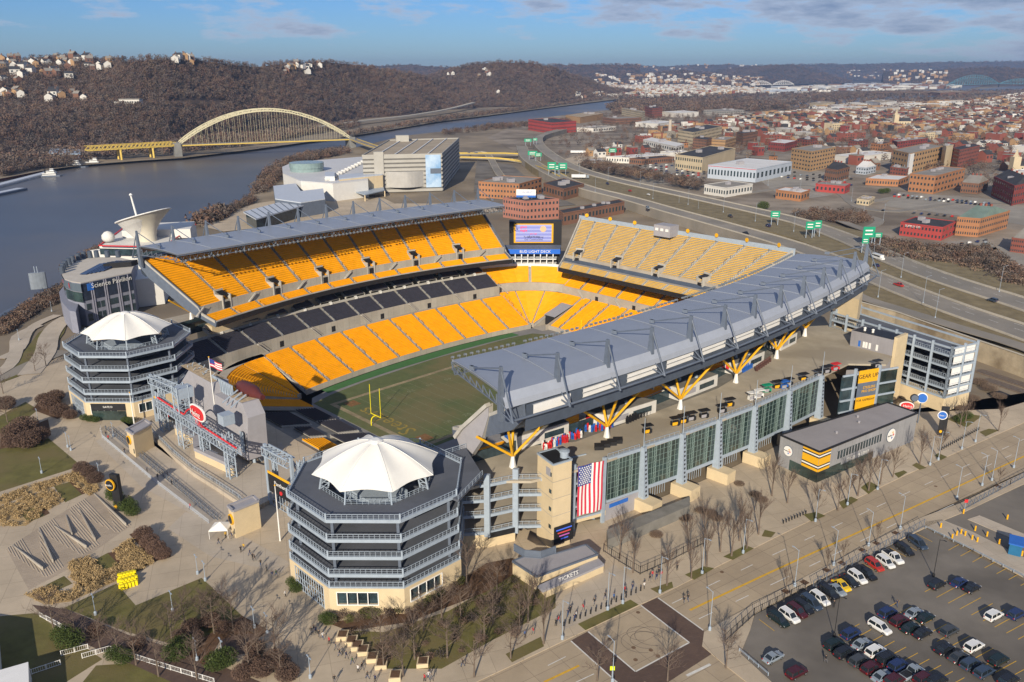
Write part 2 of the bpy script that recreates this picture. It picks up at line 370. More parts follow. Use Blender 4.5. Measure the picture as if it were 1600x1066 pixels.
# handrails down the aisles, doors and stairs in the concourse walls
def aisle(fn,t,o0,z0,o1,z1,s=1,st_=1.7):
    mb=MB(); L=o1-o0; n=int(L/st_)
    P=[S(*fn(t,o0+L*i/n,s),z0+(z1-z0)*i/n) for i in range(n+1)]
    for i,p in enumerate(P):
        if i%2==0: mb.beam(p,add(p,(0,0,1.15)),.17)
    for i in range(0,n-1,4): mb.beam(add(P[i],(0,0,1.05)),add(P[i+1],(0,0,1.05)),.1)
    mb.build('aisle_handrail',M['steel_d'],stad)
def wallstair(fn,t,o,z0,z1,s=1,w=4):
    mb=MB(); mb.beam(S(*fn(t,o,s),z1),S(*fn(t+w,o,s),z0),.9,.35); mb.beam(S(*fn(t,o-.5,s),z1+1),S(*fn(t+w,o-.5,s),z0+1),.12); mb.build('wall_stair',M['step'],stad)
def wdoor(fn,t,o,z0,s=1):
    mb=MB(); a=S(*fn(t-.9,o,s),z0); b=S(*fn(t+.9,o,s),z0); mb.face(a,b,add(b,(0,0,2.4)),add(a,(0,0,2.4))); mb.build('doorway',M['blk'],stad)
for t in WT: aisle(wrow,t,.5,-4.5,22,4.6); aisle(wrow,t,26.8,8.8,35.6,12.6)
for k in range(1,13): aisle(urow,UT[k],9 if k%2 else 6.6,26.5 if k%2 else 24.9,26.6,39.8); aisle(urow,UT[k],.4,20.2,4.1,22,st_=1.2)
for i,t in enumerate(WT):
    if i%2: wdoor(wrow,t-1.2,25.93,4.7); 
    else: wallstair(wrow,t,25.3,4.7,8.8)
for k in range(0,13,2): wallstair(urow,UT[k]+1,5.3,22.2,24.9,w=-3.5)
for i in range(11): t=-9+12*i; mb=MB(); A=S(*wrow(t,37.6),12.5); B=S(*wrow(t+1.2,43),14.5); mb.beam(A,B,1.2,1.6); mb.build('club_stair',M['white'],stad)
# north end
NB=[-33,-27,-16,-5,6,17,28,39]
for i in range(len(NB)-1):
    seating(nrow,NB[i],NB[i+1],0,-4.5,23,4.6,26,M['seat'])
seating(nrow,-43,-33,16.5,2.0,23,4.6,8,M['seat'])
NB2=[-46,-35,-24,-13,-2,9,20,31,42,53]
for i in range(len(NB2)-1): seating(nrow,NB2[i],NB2[i+1],23.6,8.3,34,14.0,12,M['seat'])
wallband(nrow,-33,39,-.3,-6,-3.9,M['conc'],'front_wall',n=8); flat(nrow,-50,53,23,24,4.6,M['conc'],'concourse',n=8); wallband(nrow,-46,53,23.3,4.4,8.7,M['conc'],'concourse_wall',n=8)
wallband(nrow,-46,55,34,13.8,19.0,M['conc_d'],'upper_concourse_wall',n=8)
wallband(unrow,-43,43,-.5,17.4,19.4,M['blk'],'deck_fascia',n=8)
UN=[-43,-36,-25.5,-15,-4.5,6,16.5,27,36,43]
for i in range(9):
    seating(unrow,UN[i],UN[i+1],.2,18.8,4.2,20.8,5,M['seatn'],fold=True); seating(unrow,UN[i],UN[i+1],10.0,22.8,33,36.6,25,M['seatn'],fold=True)
flat(unrow,-43,43,4.2,10,20.8,M['conc'],'cross_aisle',n=8); wallband(unrow,-43,43,9.6,20.7,23.4,M['conc'],'deck_wall',n=8)
wallband(unrow,-44,44,33,34.5,38.6,M['steel'],'rear_parapet',n=20)
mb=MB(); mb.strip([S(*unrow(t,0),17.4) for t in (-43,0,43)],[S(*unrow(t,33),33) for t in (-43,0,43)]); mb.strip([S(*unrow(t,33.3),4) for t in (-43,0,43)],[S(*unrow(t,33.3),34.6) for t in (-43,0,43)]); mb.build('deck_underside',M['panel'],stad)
for t in (-43,43):
    mb=MB(); q=-.6 if t<0 else .6
    A=[S(*unrow(u,o),z) for u in (t,t+q) for o,z in ((-.5,19.4),(8,22.6),(10,24),(33.4,38),(33.4,33),(0,17.2))]
    mb.mesh(A,[tuple(range(6)),tuple(range(11,5,-1))]+[(i,(i+1)%6,(i+1)%6+6,i+6) for i in range(6)]); mb.build('deck_end_frame',M['step'],stad)
for t in NB[1:-1]: aisle(nrow,t,.5,-4.5,22,4.6)
for t in NB2[1:-1]: aisle(nrow,t,24,8.5,33,13.6)
for i,t in enumerate(UN[1:-1]): aisle(unrow,t,15 if i%2==0 else 10.6,25.9 if i%2==0 else 23.1,32,36)
for t in (-24,-2,20): wdoor(nrow,t,23.2,4.7)
for t in (-35,-13,9): wallstair(nrow,t,22.6,4.7,8.4)
for t in (-36,-15,6,27):
    P=S(*unrow(t,9.2)); Q=S(*unrow(t,13)); l=math.hypot(Q[0]-P[0],Q[1]-P[1]); ux,uy=(Q[0]-P[0])/l,(Q[1]-P[1])/l; vx,vy=-uy,ux
    pt=lambda u,v:(P[0]+ux*u+vx*v,P[1]+uy*u+vy*v)
    mb=MB()
    for sg in (-1,1): mb.prism([pt(0,sg*2.2),pt(4.6,sg*2.2),pt(4.6,sg*1.7),pt(0,sg*1.7)],20.8,25.6)
    mb.prism([pt(4.2,2.2),pt(4.6,2.2),pt(4.6,-2.2),pt(4.2,-2.2)],22,27.0)
    mb.k=1; mb.face((*pt(.4,1.6),25.2),(*pt(4.1,1.6),26.2),(*pt(4.1,-1.6),26.2),(*pt(.4,-1.6),25.2)); mb.prism([pt(-.1,1),pt(.3,1),pt(.3,-1),pt(-.1,-1)],20.82,23)
    mb.build('stair_opening',[M['step'],M['blk']],stad)
# posts, roundels along the north parapet
for k in range(8):
    mb=MB(); t=-40+11.3*k; P=S(*unrow(t,32.4),39.3); Q=S(*unrow(t,32.2),39.3); mb.tube(P,Q,.95,12); mb.build('roundel',M['yel'],stad)
# press box
mb=MB(); P=S(*unrow(-2.5,30),36.0); mb.box(P,(7,9,5.2),TH); o=mb.build('camera_booth',M['greyp'],stad)
mb=MB()
for k in (-2.2,0,2.2): Q=S(*unrow(-2.5+k,26.4),38.6); mb.box(Q,(.3,1.5,1.2),TH)
mb.build('booth_window',M['white'],o)
# NW corner fan and tunnel
cf=(117,-40)
for k in range(3):
    f=fan(cf,math.pi*1.5-0.0,math.pi*2,2.5); 
    seating(f,k/3,(k+1)/3,0,-4.5,25.5,4.6,26,M['seat'],nt_=3,gap=.35)
f=fan(cf,math.pi*1.5,math.pi*2,2.5)
wallband(f,0,1,-.3,-6,-3.9,M['conc'],'front_wall',n=6); flat(f,0,1,25.5,29,4.6,M['conc'],'concourse',n=8); wallband(f,0,1,28.6,4.4,8.6,M['conc'],'concourse_wall',n=8)
for k in range(2): seating(f,k/2,(k+1)/2,29,8.4,40,14.0,12,M['seat'],nt_=4)
wallband(f,0,1,40,13.6,15.6,M['white'],'parapet',n=8)
mb=MB()
T0=[S(118,-40.2,-6),S(145,-40.2,-6),S(145,-33,-6),S(118,-33,-6)]
mb.k=0; mb.face(*[add(p,(0,0,.02)) for p in T0])
mb.strip([S(119.7,-40.2,-6),S(139,-40.2,-6)],[S(119.7,-40.2,-3.6),S(139,-40.2,2.2)]); mb.strip([S(119.7,-33,-6),S(139,-33,-6)],[S(119.7,-33,-3.6),S(139,-33,2.2)])
mb.k=1; mb.face(S(126,-40.1,-1.0),S(139,-40.1,2.4),S(139,-33.1,2.4),S(126,-33.1,-1.0)); mb.k=2; mb.face(S(127,-40.1,-6),S(127,-33.1,-6),S(127,-33.1,-1.2),S(127,-40.1,-1.2))
mb.build('players_tunnel',[M['conc'],M['greyp'],M['blk']],stad)
# SW corner of lower bowl
f=fan((-6,-36),math.pi*1.5,math.pi*.98,2.5)
for k in range(4): seating(f,k/4,(k+1)/4,0,-4.5,24,4.0,26,M['seat'],nt_=3,gap=.3)
wallband(f,0,1,-.3,-6,-3.9,M['conc'],'front_wall',n=6); 
flat(fan((-6,-36),math.pi*1.5,math.pi*1.15,2.5),0,1,24,27.5,4.6,M['conc'],'concourse',n=6)
def srow(t,o,s=1): return -9-o,t
seating(srow,-34,-24,0,-4.5,20,1.5,20,M['seat']);
seating(srow,-24,-10,0,-4.8,8,-3.2,8,M['seatdk']); seating(srow,-10,3,0,-4.8,8,-3.2,8,M['seatdk'])
seating(srow,-23,-8,11,-2.6,22,.1,11,M['seatdk']); seating(srow,-6,4,13,-2.2,19,-.6,6,M['seatdk']); seating(srow,6,18,15,-1.9,23,.2,8,M['seat'],gap=.2)
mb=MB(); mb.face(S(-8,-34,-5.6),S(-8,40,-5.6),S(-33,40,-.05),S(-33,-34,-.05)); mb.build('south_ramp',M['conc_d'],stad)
# lower south-east side
for i,t in enumerate((6,17,28)): seating(srow,t,t+10.5,0,-4.8,13,-1.2,13,M['seatdk'])

# --- roofs
def rfn(s):
    if s==1: F=lambda t:79.5-3.5*((t-54)/83)**2; K=lambda t:107.5-7*((t-50)/86)**2; A0,A1=-30,135
    else: F=lambda t:86-8*((t-50)/86)**2; K=lambda t:109.5-8*((t-50)/88)**2; A0,A1=-32,137
    def f(t,o):   # o 0..1 front to rear
        tt=A0+(A1-A0)*t; a=tt+(tt-52)*o*(.05 if s==1 else .075); return a,-s*(F(tt)+(K(tt)-F(tt))*o)
    return f
M['floodg']=mat('flood_grey',(.17,.19,.21),.4,.1,2)
M['eave']=mat('eave_grey',(.33,.36,.42),.45,.05,.4)
for s in (1,-1):
    f=rfn(s); n=12; n_sub=4
    zf=45.0 if s==1 else 43.6
    for i in range(n):
        mb=MB(); rows=[]
        for j in range(n_sub+1):
            t=(i+j/n_sub)/n; rows.append([S(*f(t,o),zf+.5+1.1*math.sin(math.pi*min(1,.15+o*.62))-.5*o) for o in (0,.15,.3,.5,.7,.85,.93,.965)])
        low=[[add(p,(0,0,-.45)) for p in r] for r in rows]
        mb.grid(rows); mb.grid([r[::-1] for r in low]); mb.strip([r[0] for r in rows],[r[0] for r in low])
        # standing seam over the frame line
        for r in (rows[0],):
            for p,q in zip(r[:-1],r[1:]): mb.beam(add(p,(0,0,.12)),add(q,(0,0,.12)),.14,.16)
        mb.build('roof_panel',M['roof'],stad)
        mb=MB()
        A=[S(*f((i+j/2)/n,.965),zf+.5+1.1*math.sin(math.pi*(.15+.965*.62))-.48) for j in range(3)];B=[S(*f((i+j/2)/n,.975),zf+.45) for j in range(3)];C=[S(*f((i+j/2)/n,1.02),zf-.9) for j in range(3)];D=[S(*f((i+j/2)/n,1.03),zf-2.2) for j in range(3)]
        mb.grid([A,B,C,D]); mb.build('roof_eave',M['eave'],stad)
    # front truss: top and bottom chord and lattice
    mb=MB(); q=60; 
    U1=[S(*f(i/q,-.015),zf+.3) for i in range(q+1)];L1=[S(*f(i/q,.05),zf-2.2) for i in range(q+1)];V1=[S(*f(i/q,.09),zf-.2) for i in range(q+1)]
    for i in range(q):
        mb.beam(U1[i],U1[i+1],.35); mb.beam(L1[i],L1[i+1],.3); mb.beam(U1[i],L1[i+1],.16); mb.beam(L1[i],U1[i],.16); mb.beam(L1[i],V1[i],.14)
    mb.build('front_truss',M['steel_d'],stad)
    # floodlights on the roof edge
    cells=[(0.005,.99)] 
    q=96 if s==-1 else 90
    lights=MB()
    for i in range(q):
        if (i%12)==11: continue
        P=S(*f((i+.5)/q,-.04),zf+1.3); Q=S(*f((i+.5)/q,-.075),zf+.95)
        if s==1: P=S(*f((i+.5)/q,-.03),zf-1.4);Q=S(*f((i+.5)/q,-.06),zf-1.8)
        m1=MB(); m1.tube(P,Q,.26,8,.34); m1.beam(P,add(P,(0,0,-.9)),.1); m1.build('floodlight',M['floodg'],stad)
    # cross trusses under the roof with masts
    for k in range(13):
        t=k/12; mb=MB()
        for j in range(8):
            o0,o1=j/8,(j+1)/8
            p0=S(*f(t,o0),zf-.1);p1=S(*f(t,o1),zf-.1);b0=S(*f(t,o0),zf-1.2-1.2*o0);b1=S(*f(t,o1),zf-1.2-1.2*o1)
            mb.beam(b0,b1,.3); mb.beam(p0,b1,.18); mb.beam(p0,b0,.18)
        mb.build('roof_truss',M['steel_d'],stad)
        a,b=f(t,.97); sg=-s
        base=S(a,b,zf-8.5 if True else 36)
        a2,b2=f(t,.96); top=S(a2,b2,zf+6.8)
        foot=S(*f(t,.90),34.0)
        ms=MB()
        # tapering plate mast, wide fore and aft
        A=[];
        for (o,z,w,d_) in ((.945,38,.4,.6),(.955,zf-1,.5,.85),(.958,zf+1.5,.4,.7),(.96,zf+6.8,.25,.4)):
            c=S(*f(t,o),z); e=S(*f(t,o+.02),z); ux,uy=nrm((e[0]-c[0],e[1]-c[1],0))[:2]; vx,vy=-uy,ux
            A.append([(c[0]+ux*x*d_+vx*y*w,c[1]+uy*x*d_+vy*y*w,z) for x,y in ((-1,-1),(1,-1),(1,1),(-1,1))])
        ms.grid(A,close=True); ms.face(*A[-1])
        mo=ms.build('mast',M['steel_d'],stad)
        mm=MB()
        tp=S(*f(t,.96),zf+6.4); mid=S(*f(t,.42),zf+2.3); rear=S(*f(t,1.17),zf-4.2)
        mm.tube(tp,mid,.16,5); mm.build('stay_rod',M['steel_d'],mo)
        mm=MB(); mm.tube(tp,rear,.2,5); mm.tube(S(*f(t,.95),zf-3.5),rear,.2,5); mm.tube(S(*f(t,.95),zf-.8),rear,.14,5); mm.build('rear_strut',M['steel_d'],mo)
        mm=MB()
        for dx in (-.5,0,.5): P=S(*f(t,.42+dx*.03),zf+1.9); mm.box(P,(.5,.9,.9),TH+.4)
        mm.build('anchor_plate',M['steel_d'],mo)
    # outer tube that ties the frames
    mb=MB(); pts=[S(*f(k/24,1.13),zf-4.1) for k in range(25)]
    for p,q_ in zip(pts[:-1],pts[1:]): mb.tube(p,q_,.28,6)
    mb.build('tie_tube',M['steel_d'],stad)
# --- raker legs in fans of four from white pedestals
for s in (1,-1):
    for k in range(6):
        a=-22+30*k; bb=96.5-8.5*((a-52)/78)**2; 
        ped=S(a,-s*bb,17)
        mb=MB(); mb.lathe(ped,[(.9,0),(.6,1.6),(.4,3.0)],6); po=mb.build('pedestal',M['white'],stad)
        tps=[(a-11.5,bb,28.6),(a-3,bb+6,32.8),(a+12.5,bb+5,32.3),(a+3,bb-5,27)]
        if k==0: tps=[(a-9,bb-3,27),(a-7,bb+5,33.0),(a+13,bb+6,33),(a+4,bb-4,28.0)]
        for (aa,b2,z2) in tps:
            mb=MB(); mb.tube(add(ped,(0,0,3.0)),S(aa,-s*b2,z2),.34,8); mb.build('raking_leg',M['yel'],stad)
# stepped concrete end wall of the east stand, facing the foreground tower
def onP(x,y,a):
    d=_F+np.array([1,0,0])*((x-800)/FPX)-_U*((y-533)/FPX); P0=S(a,0,0); t=(P0[0]*DA[0]+P0[1]*DA[1])/(d[0]*DA[0]+d[1]*DA[1]); return ((d[0]*t-OX)*DB[0]+(d[1]*t-OY)*DB[1],CH+d[2]*t)
EW=[onP(x,y,-29) for x,y in ((764,632),(724,668),(714,682),(722,704),(736,714),(752,690),(764,650))]
for k_,(o0,o1,mm) in enumerate(((0,1.3,M['step']),(-.25,0,M['greyp']))):
    mb=MB(); A=[S(-29+o0,b,z) for b,z in EW]+[S(-29+o1,b,z) for b,z in EW]; n=len(EW); mb.mesh(A,[tuple(range(n)),tuple(range(2*n-1,n-1,-1))]+[(i,(i+1)%n,(i+1)%n+n,i+n) for i in range(n)]); mb.build('end_wall',mm,stad)
mb=MB(); mb.beam(S(-29.3,*EW[0]),S(-29.3,*EW[1]),1.5,.9); mb.beam(S(-29.3,*EW[1]),S(-29.3,*EW[2]),1.5,.9); mb.build('end_coping',M['step'],stad)
# concourse decks
def deck(pts,z,th,m,name,parent=stad):
    mb=MB(); mb.prism([S(a,b)[:2] for a,b in pts],z-th,z); return mb.build(name,m,parent)
FA=[(-24,97),(-10,101.5),(5,104),(23,107),(40,109),(55,110.7),(74,111.6),(92,112.4),(110,113)]
deck([(-43,60),(-43,88)]+[(-30,91)]+FA+[(118,122),(138,118),(152,92),(138,82),(128,88),(60,95),(0,90),(-22,76)],17,.6,mat('upper_concourse',(.42,.37,.29),.9,.15,.12,big=.05,bigcol=(.33,.285,.22)),'concourse_deck')
deck([(-43,-62),(-30,-97),(60,-106),(146,-100),(148,-88),(128,-92),(60,-97),(-10,-92),(-28,-80)],17,.6,M['conc'],'concourse_deck')
# west facade, north facade under decks
mb=MB(); mb.prism([S(a,b)[:2] for a,b in ((-20,-76),(-20,-90),(60,-103),(140,-95),(140,-90),(60,-93))],0,16.4); mb.build('west_block',M['beige'],stad)
mb=MB(); mb.prism([S(a,b)[:2] for a,b in ((158,-50),(171,-50),(172,50),(158,50))],0,17.4); mb.build('north_block',M['beige'],stad)
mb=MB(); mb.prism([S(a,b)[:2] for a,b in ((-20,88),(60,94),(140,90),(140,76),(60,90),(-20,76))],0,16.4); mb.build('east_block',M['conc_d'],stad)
# field
fld=MB(); fld.prism([S(*p)[:2] for p in ((-8,-28),(-3,-36),(9,-40),(57,-45.5),(117,-41),(120,-39),(121.8,-33),(121.8,33),(120,39),(117,41),(57,45.5),(0,41),(-8,36))],-7,-6.05); st(fld.build('pitch_apron',mat('apron_grey',(.22,.21,.20),.9,.1,.3)))
fl=MB(); fl.prism([S(*p)[:2] for p in ((-5.5,-31),(4,-34),(20,-36.5),(57,-38.5),(100,-36.5),(112,-34),(116,-28),(116,28),(-5.5,28))],-6.05,-6.0); st(fl.build('football_field',M['grass']))
tf=MB(); tf.grid([[S(a,-(46-5.5*((a-57)/58)**2)+.8,-5.99) for a in range(4,112,6)],[S(a,-(46-5.5*((a-57)/58)**2)+6.8-1.5*abs(a-57)/57,-5.99) for a in range(4,112,6)]]); st(tf.build('turf_strip',M['turf']))
ln=mat('field_line',(.20,.21,.12),.9,.3,.8); bd=mat('worn_border',(.27,.22,.13),.9,.3,.4)
mb=MB()
def rect(mb,a0,a1,b0,b1,z): mb.face(S(a0,b0,z),S(a1,b0,z),S(a1,b1,z),S(a0,b1,z))
for a0,a1,b0,b1 in ((-1.8,111.5,-26.2,-24.4),(-1.8,111.5,24.4,26.2),(-1.8,0,-24.4,24.4),(109.7,111.5,-24.4,24.4)): rect(mb,a0,a1,b0,b1,-5.99)
st(mb.build('field_border',bd))
mb=MB()
for i in range(21): a=9.14+4.57*i; rect(mb,a-.07,a+.07,-24.4,24.4,-5.985)
for i in range(101):
    a=9.14+.914*i
    for b in (-24,-2.8,2.8,23.4): 
        if i%5: rect(mb,a-.05,a+.05,b,b+.6,-5.985)
st(mb.build('yard_lines',ln))
def text(name,body,size,org,rx,m,parent=None,al='CENTER',ext=.02,shear=0.0,sx=1.0):
    cu=bpy.data.curves.new(name,'FONT'); cu.body=body; cu.size=size; cu.align_x=al; cu.align_y='CENTER'; cu.extrude=ext; cu.shear=shear; cu.resolution_u=2
    tmp=bpy.data.objects.new(name,cu); me=bpy.data.meshes.new_from_object(tmp); bpy.data.objects.remove(tmp)
    me.materials.clear(); me.materials.append(m)
    o=bpy.data.objects.new(name,me); COL.objects.link(o); 
    T=Vector((0,0,0)); pr=parent
    while pr is not None: T=T+Vector(pr.location); pr=pr.parent
    o.location=Vector(org)-T; o.rotation_euler=rx; o.scale=(sx,1,1)
    if parent is not None: o.parent=parent
    return o
gold=mat('end_zone_paint',(.27,.20,.045),.9,.3,.8)
st(text('end_zone_lettering','Steelers',9.0,S(4.0,0,-5.985),(0,0,TH+math.pi/2),gold,ext=0,sx=1.0))
for i,nn in enumerate(('1 0','2 0','3 0','4 0','5 0','4 0','3 0','2 0','1 0')):
    a=9.14+9.14*(i+1)
    st(text('yard_number',nn,2.6,S(a,-16,-5.985),(0,0,TH+math.pi),ln,ext=0)); st(text('yard_number',nn,2.6,S(a,16,-5.985),(0,0,TH),ln,ext=0))
for a,b in ((4.6,-21),(4.6,20.5)):
    mb=MB(); rect(mb,a-2.2,a+2.2,b-2.4,b+2.4,-5.986); st(mb.build('corner_logo_patch',mat('patch',(.19,.10,.04),.9,.3,1)))
# goal posts
for a,sg in ((0,-1),(109.7,1)):
    gp=E('goal_post',S(a+2*sg,0,-6),'yellow goal post at the '+('near end, casting its shadow on the grass' if sg<0 else 'far end of the field, below the corner tunnel'),'goal post')
    mb=MB(); y=M['yelp'] if 'yelp' in M else M.setdefault('yelp',mat('post_yellow',(.85,.72,.01),.4,.05,1))
    pts=[S(a+2*sg,0,-6),S(a+2*sg,0,-4.4),S(a+1.7*sg,0,-3.5),S(a+1*sg,0,-3.05),S(a,0,-2.95)]
    for p,q in zip(pts[:-1],pts[1:]): mb.tube(p,q,.17,8)
    mb.build('gooseneck',y,gp)
    mb=MB(); mb.tube(S(a,-2.9,-2.95),S(a,2.9,-2.95),.13,8); mb.build('crossbar',y,gp)
    for b in (-2.82,2.82): mb=MB(); mb.tube(S(a,b,-2.95),S(a,b,7.72),.1,8); mb.build('upright',y,gp)
import bmesh
def tri(o):
    bm=bmesh.new(); bm.from_mesh(o.data); bmesh.ops.triangulate(bm,faces=bm.faces[:],ngon_method='EAR_CLIP'); bmesh.ops.recalc_face_normals(bm,faces=bm.faces[:])
    for f in bm.faces:
        if f.normal.z<-.5: f.normal_flip()
    bm.to_mesh(o.data); bm.free()
# ================================================================ TERRAIN
def sheet(name,pts,z,m,kind='structure',px=True):
    mb=MB(); P=gs(pts,z) if px else pts
    A=sum(P[i][0]*P[(i+1)%len(P)][1]-P[(i+1)%len(P)][0]*P[i][1] for i in range(len(P)))
    if A<0: P=P[::-1]
    mb.face(*[(x,y,z) for x,y in P]); o=mb.build(name,m)
    if len(P)>4: tri(o)
    return st(o,kind)
def slab(name,pts,z0,z1,m,zr=None,parent=None,kind='structure'):
    mb=MB(); mb.prism(gs(pts,z1 if zr is None else zr),z0,z1); o=mb.build(name,m,parent)
    return st(o,kind) if kind else o
M['water']=mat('river_water',(.055,.068,.09),.32,.25,.004,spec=.34,bump=.35,bscale=.30,big=.0022,bigcol=(.135,.115,.095))
M['land']=mat('winter_ground',(.25,.20,.14),.95,.3,.02,big=.006,bigcol=(.16,.13,.095))
M['town']=mat('town_ground',(.27,.225,.175),.95,.35,.03,big=.012,bigcol=(.15,.12,.09))
M['wood1']=mat('wood_floor',(.085,.060,.042),.95,.35,.02,big=.01,bigcol=(.055,.045,.035))
gmb=MB(); gmb.face((-30000,-3000,-14),(30000,-3000,-14),(30000,45000,-14),(-30000,45000,-14)); st(gmb.build('ground',M['wood1']))
sheet('river',[(-900,700),(-700,180),(-300,190),(200,178),(600,176),(800,163),(1000,150),(1000,178),(700,230),(560,260),(420,330),(350,420),(100,600)],-8,M['water'])
# north shore: bank line, then out to the right and back
BANK=[(-260,590),(-120,532),(0,516),(60,478),(130,424),(200,372),(300,345),(372,322),(398,290),(430,262),(490,244),(560,229),(620,214),(700,205),(770,195),(830,189),(880,184),(945,179),(960,163)]
P=gs(BANK,-2); Pw=gs(BANK,-8)
far=[(P[-1][0]+2500,P[-1][1]+3000),(9000,9000),(9000,-2000),(-1500,-2000),(-1500,200)]
# lip of the bank runs a few metres inland
shore=MB(); inn=[(x+9,y-4) for x,y in P]; shore.grid([[(x,y,-9) for x,y in Pw],[(x,y,-.3) for x,y in inn]]); st(shore.build('river_bank',mat('bank_scrub',(.15,.11,.08),.95,.3,.15)))
lm=MB(); lm.face(*[(x,y,-.3) for x,y in (inn+far)]) ; o=lm.build('north_shore_land',M['land']); st(o)
# the land sheet is concave: triangulate it
tri(o)
# the pitch and the bowl lie below the land: keep the land out from over them
def cut_land(o):
    hole=[S(a,b)[:2] for a,b in ((-34,-40),(-30,-70),(0,-84),(60,-90),(125,-84),(150,-60),(158,0),(150,60),(120,78),(60,84),(0,80),(-20,66),(-33,42),(-31,19))]
    bm=bmesh.new(); 
    outer=[bm.verts.new((x,y,-.3)) for x,y in inn+far]; inner=[bm.verts.new((x,y,-.3)) for x,y in hole]
    es=[bm.edges.new((outer[i],outer[(i+1)%len(outer)])) for i in range(len(outer))]+[bm.edges.new((inner[i],inner[(i+1)%len(inner)])) for i in range(len(inner))]
    bmesh.ops.triangle_fill(bm,use_beauty=True,use_dissolve=False,edges=es)
    for f in bm.faces:
        if f.normal.z<0: f.normal_flip()
    o0=o.location; bmesh.ops.translate(bm,verts=bm.verts,vec=-Vector(o0)); bm.to_mesh(o.data); bm.free()
cut_land(o)
sheet('far_bank_land',[(-1200,480),(-300,318),(-40,287),(60,268),(100,262),(130,258),(220,251),(285,247),(400,233),(540,214),(610,203),(680,191),(760,181),(860,168),(950,157),(1010,150),(900,143),(300,150),(-900,160)],-5,M['land'])
# ---- hills
M['hill']=mat('hill_wood_floor',(.075,.052,.040),.95,.35,.03,big=.008,bigcol=(.10,.062,.04))
M['hillg']=mat('hill_far',(.055,.045,.042),.95,.25,.004,big=.0015,bigcol=(.085,.058,.045))
rs=np.random.RandomState(3)
def crest(x,y,Y):
    d=_F+np.array([1,0,0])*((x-800)/FPX)-_U*((y-533)/FPX); t=Y/d[1]; return (d[0]*t,Y,CH+d[2]*t)
def interp(L,x):
    xs=[p[0] for p in L]; return [float(np.interp(x,xs,[p[k] for p in L])) for k in range(1,len(L[0]))]
def vnoise(x,y,s,seed=0):
    x=x/s;y=y/s; xi=np.floor(x).astype(int); yi=np.floor(y).astype(int); xf=x-xi; yf=y-yi
    def h(a,b): v=np.sin(a*127.1+b*311.7+seed*74.7)*43758.5453; return v-np.floor(v)
    u=xf*xf*(3-2*xf); v=yf*yf*(3-2*yf)
    return (h(xi,yi)*(1-u)+h(xi+1,yi)*u)*(1-v)+(h(xi,yi+1)*(1-u)+h(xi+1,yi+1)*u)*v
HILLS={}
def hill(name,base,top,m,nx=90,nv=26,rough=14,seed=1,p=.85,z0=-5):
    xs=np.linspace(base[0][0],base[-1][0],nx); rows=[]
    for v in np.concatenate([np.linspace(0,1,nv),[1.12,1.3,1.6]]):
        r=[]
        for x in xs:
            B=g(x,interp(base,x)[0],z0); ty,tY=interp(top,x); tY=max(tY,B[1]*1.08+180); T=crest(x,ty,tY)
            vv=min(v,1.0); 
            X=B[0]+(T[0]-B[0])*v; Y=B[1]+(T[1]-B[1])*v
            h=z0+(T[2]-z0)*(vv**p*(1-.15*math.sin(math.pi*vv)) if v<=1 else max(0,1-(v-1)*1.5))
            nz=(float(vnoise(np.array(X),np.array(Y),120.,seed))-.5)*2+(float(vnoise(np.array(X),np.array(Y),40.,seed+5))-.5)*.7
            h+=nz*rough*math.sin(math.pi*min(1,vv*.96+.0))*(1 if v<=1 else .0)
            r.append((X,Y,h))
        rows.append(r)
    mb=MB(); mb.grid(rows); o=mb.build(name,m,smooth=True); st(o); HILLS[name]=np.array(rows); return o
hill('wooded_hill',[(-260,262),(0,250),(130,232),(260,226),(400,205),(480,196),(560,186),(640,180),(700,172),(760,168),(860,166)],
     [(-260,100,1700),(-50,104,1700),(0,98,1720),(100,91,1780),(140,97,1750),(200,97,1650),(240,93,1600),(300,95,1650),(340,99,1800),(400,106,2000),(440,101,2100),(500,97,2150),(550,101,2200),(600,110,2350),(650,118,2500),(700,126,2600),(760,139,2650),(860,160,2700)],M['hill'],nx=130,rough=13,seed=2)
hill('second_wooded_hill',[(640,150),(700,162),(780,166),(860,162),(940,153),(1010,147)],
     [(640,128,3000),(690,112,3050),(740,101,3100),(780,97,3150),(830,99,3200),(870,108,3200),(910,122,3250),(950,137,3300),(1010,146,3400)],M['hill'],nx=70,rough=12,seed=8)
hill('distant_ridge',[(480,135),(650,135),(900,134),(1000,133)],[(480,104,7000),(590,103,7000),(640,101,7000),(700,106,6800),(760,108,6800),(840,102,7000),(930,101,7500),(1000,102,7500)],M['hillg'],nx=60,rough=25,seed=4)
hill('far_ridge',[(820,126),(1000,126),(1300,126),(1750,124)],[(820,104,10500),(900,102,10500),(960,101,10500),(1040,104,10500),(1090,101,10500),(1170,102,10500),(1250,101,10500),(1350,100,10500),(1450,98,10500),(1600,96,10500),(1750,96,10500)],M['hillg'],nx=80,rough=40,seed=6)
hill('dark_spur',[(1120,131),(1200,132),(1300,131),(1330,130)],[(1120,109,6500),(1180,103,6500),(1240,101,6500),(1280,112,6500),(1330,129,6500)],M['hillg'],nx=30,rough=20,seed=9)
hill('right_ridge',[(1380,134),(1500,135),(1750,138)],[(1380,112,6000),(1450,110,6000),(1540,105,5800),(1600,108,5600),(1750,100,5600)],M['hillg'],nx=40,rough=20,seed=12)
hill('middle_ridge',[(880,137),(1000,135),(1130,135),(1200,134)],[(880,120,6000),(930,112,6200),(990,116,6200),(1060,110,6500),(1130,118,6500),(1200,126,6500)],M['hillg'],nx=40,rough=20,seed=15)
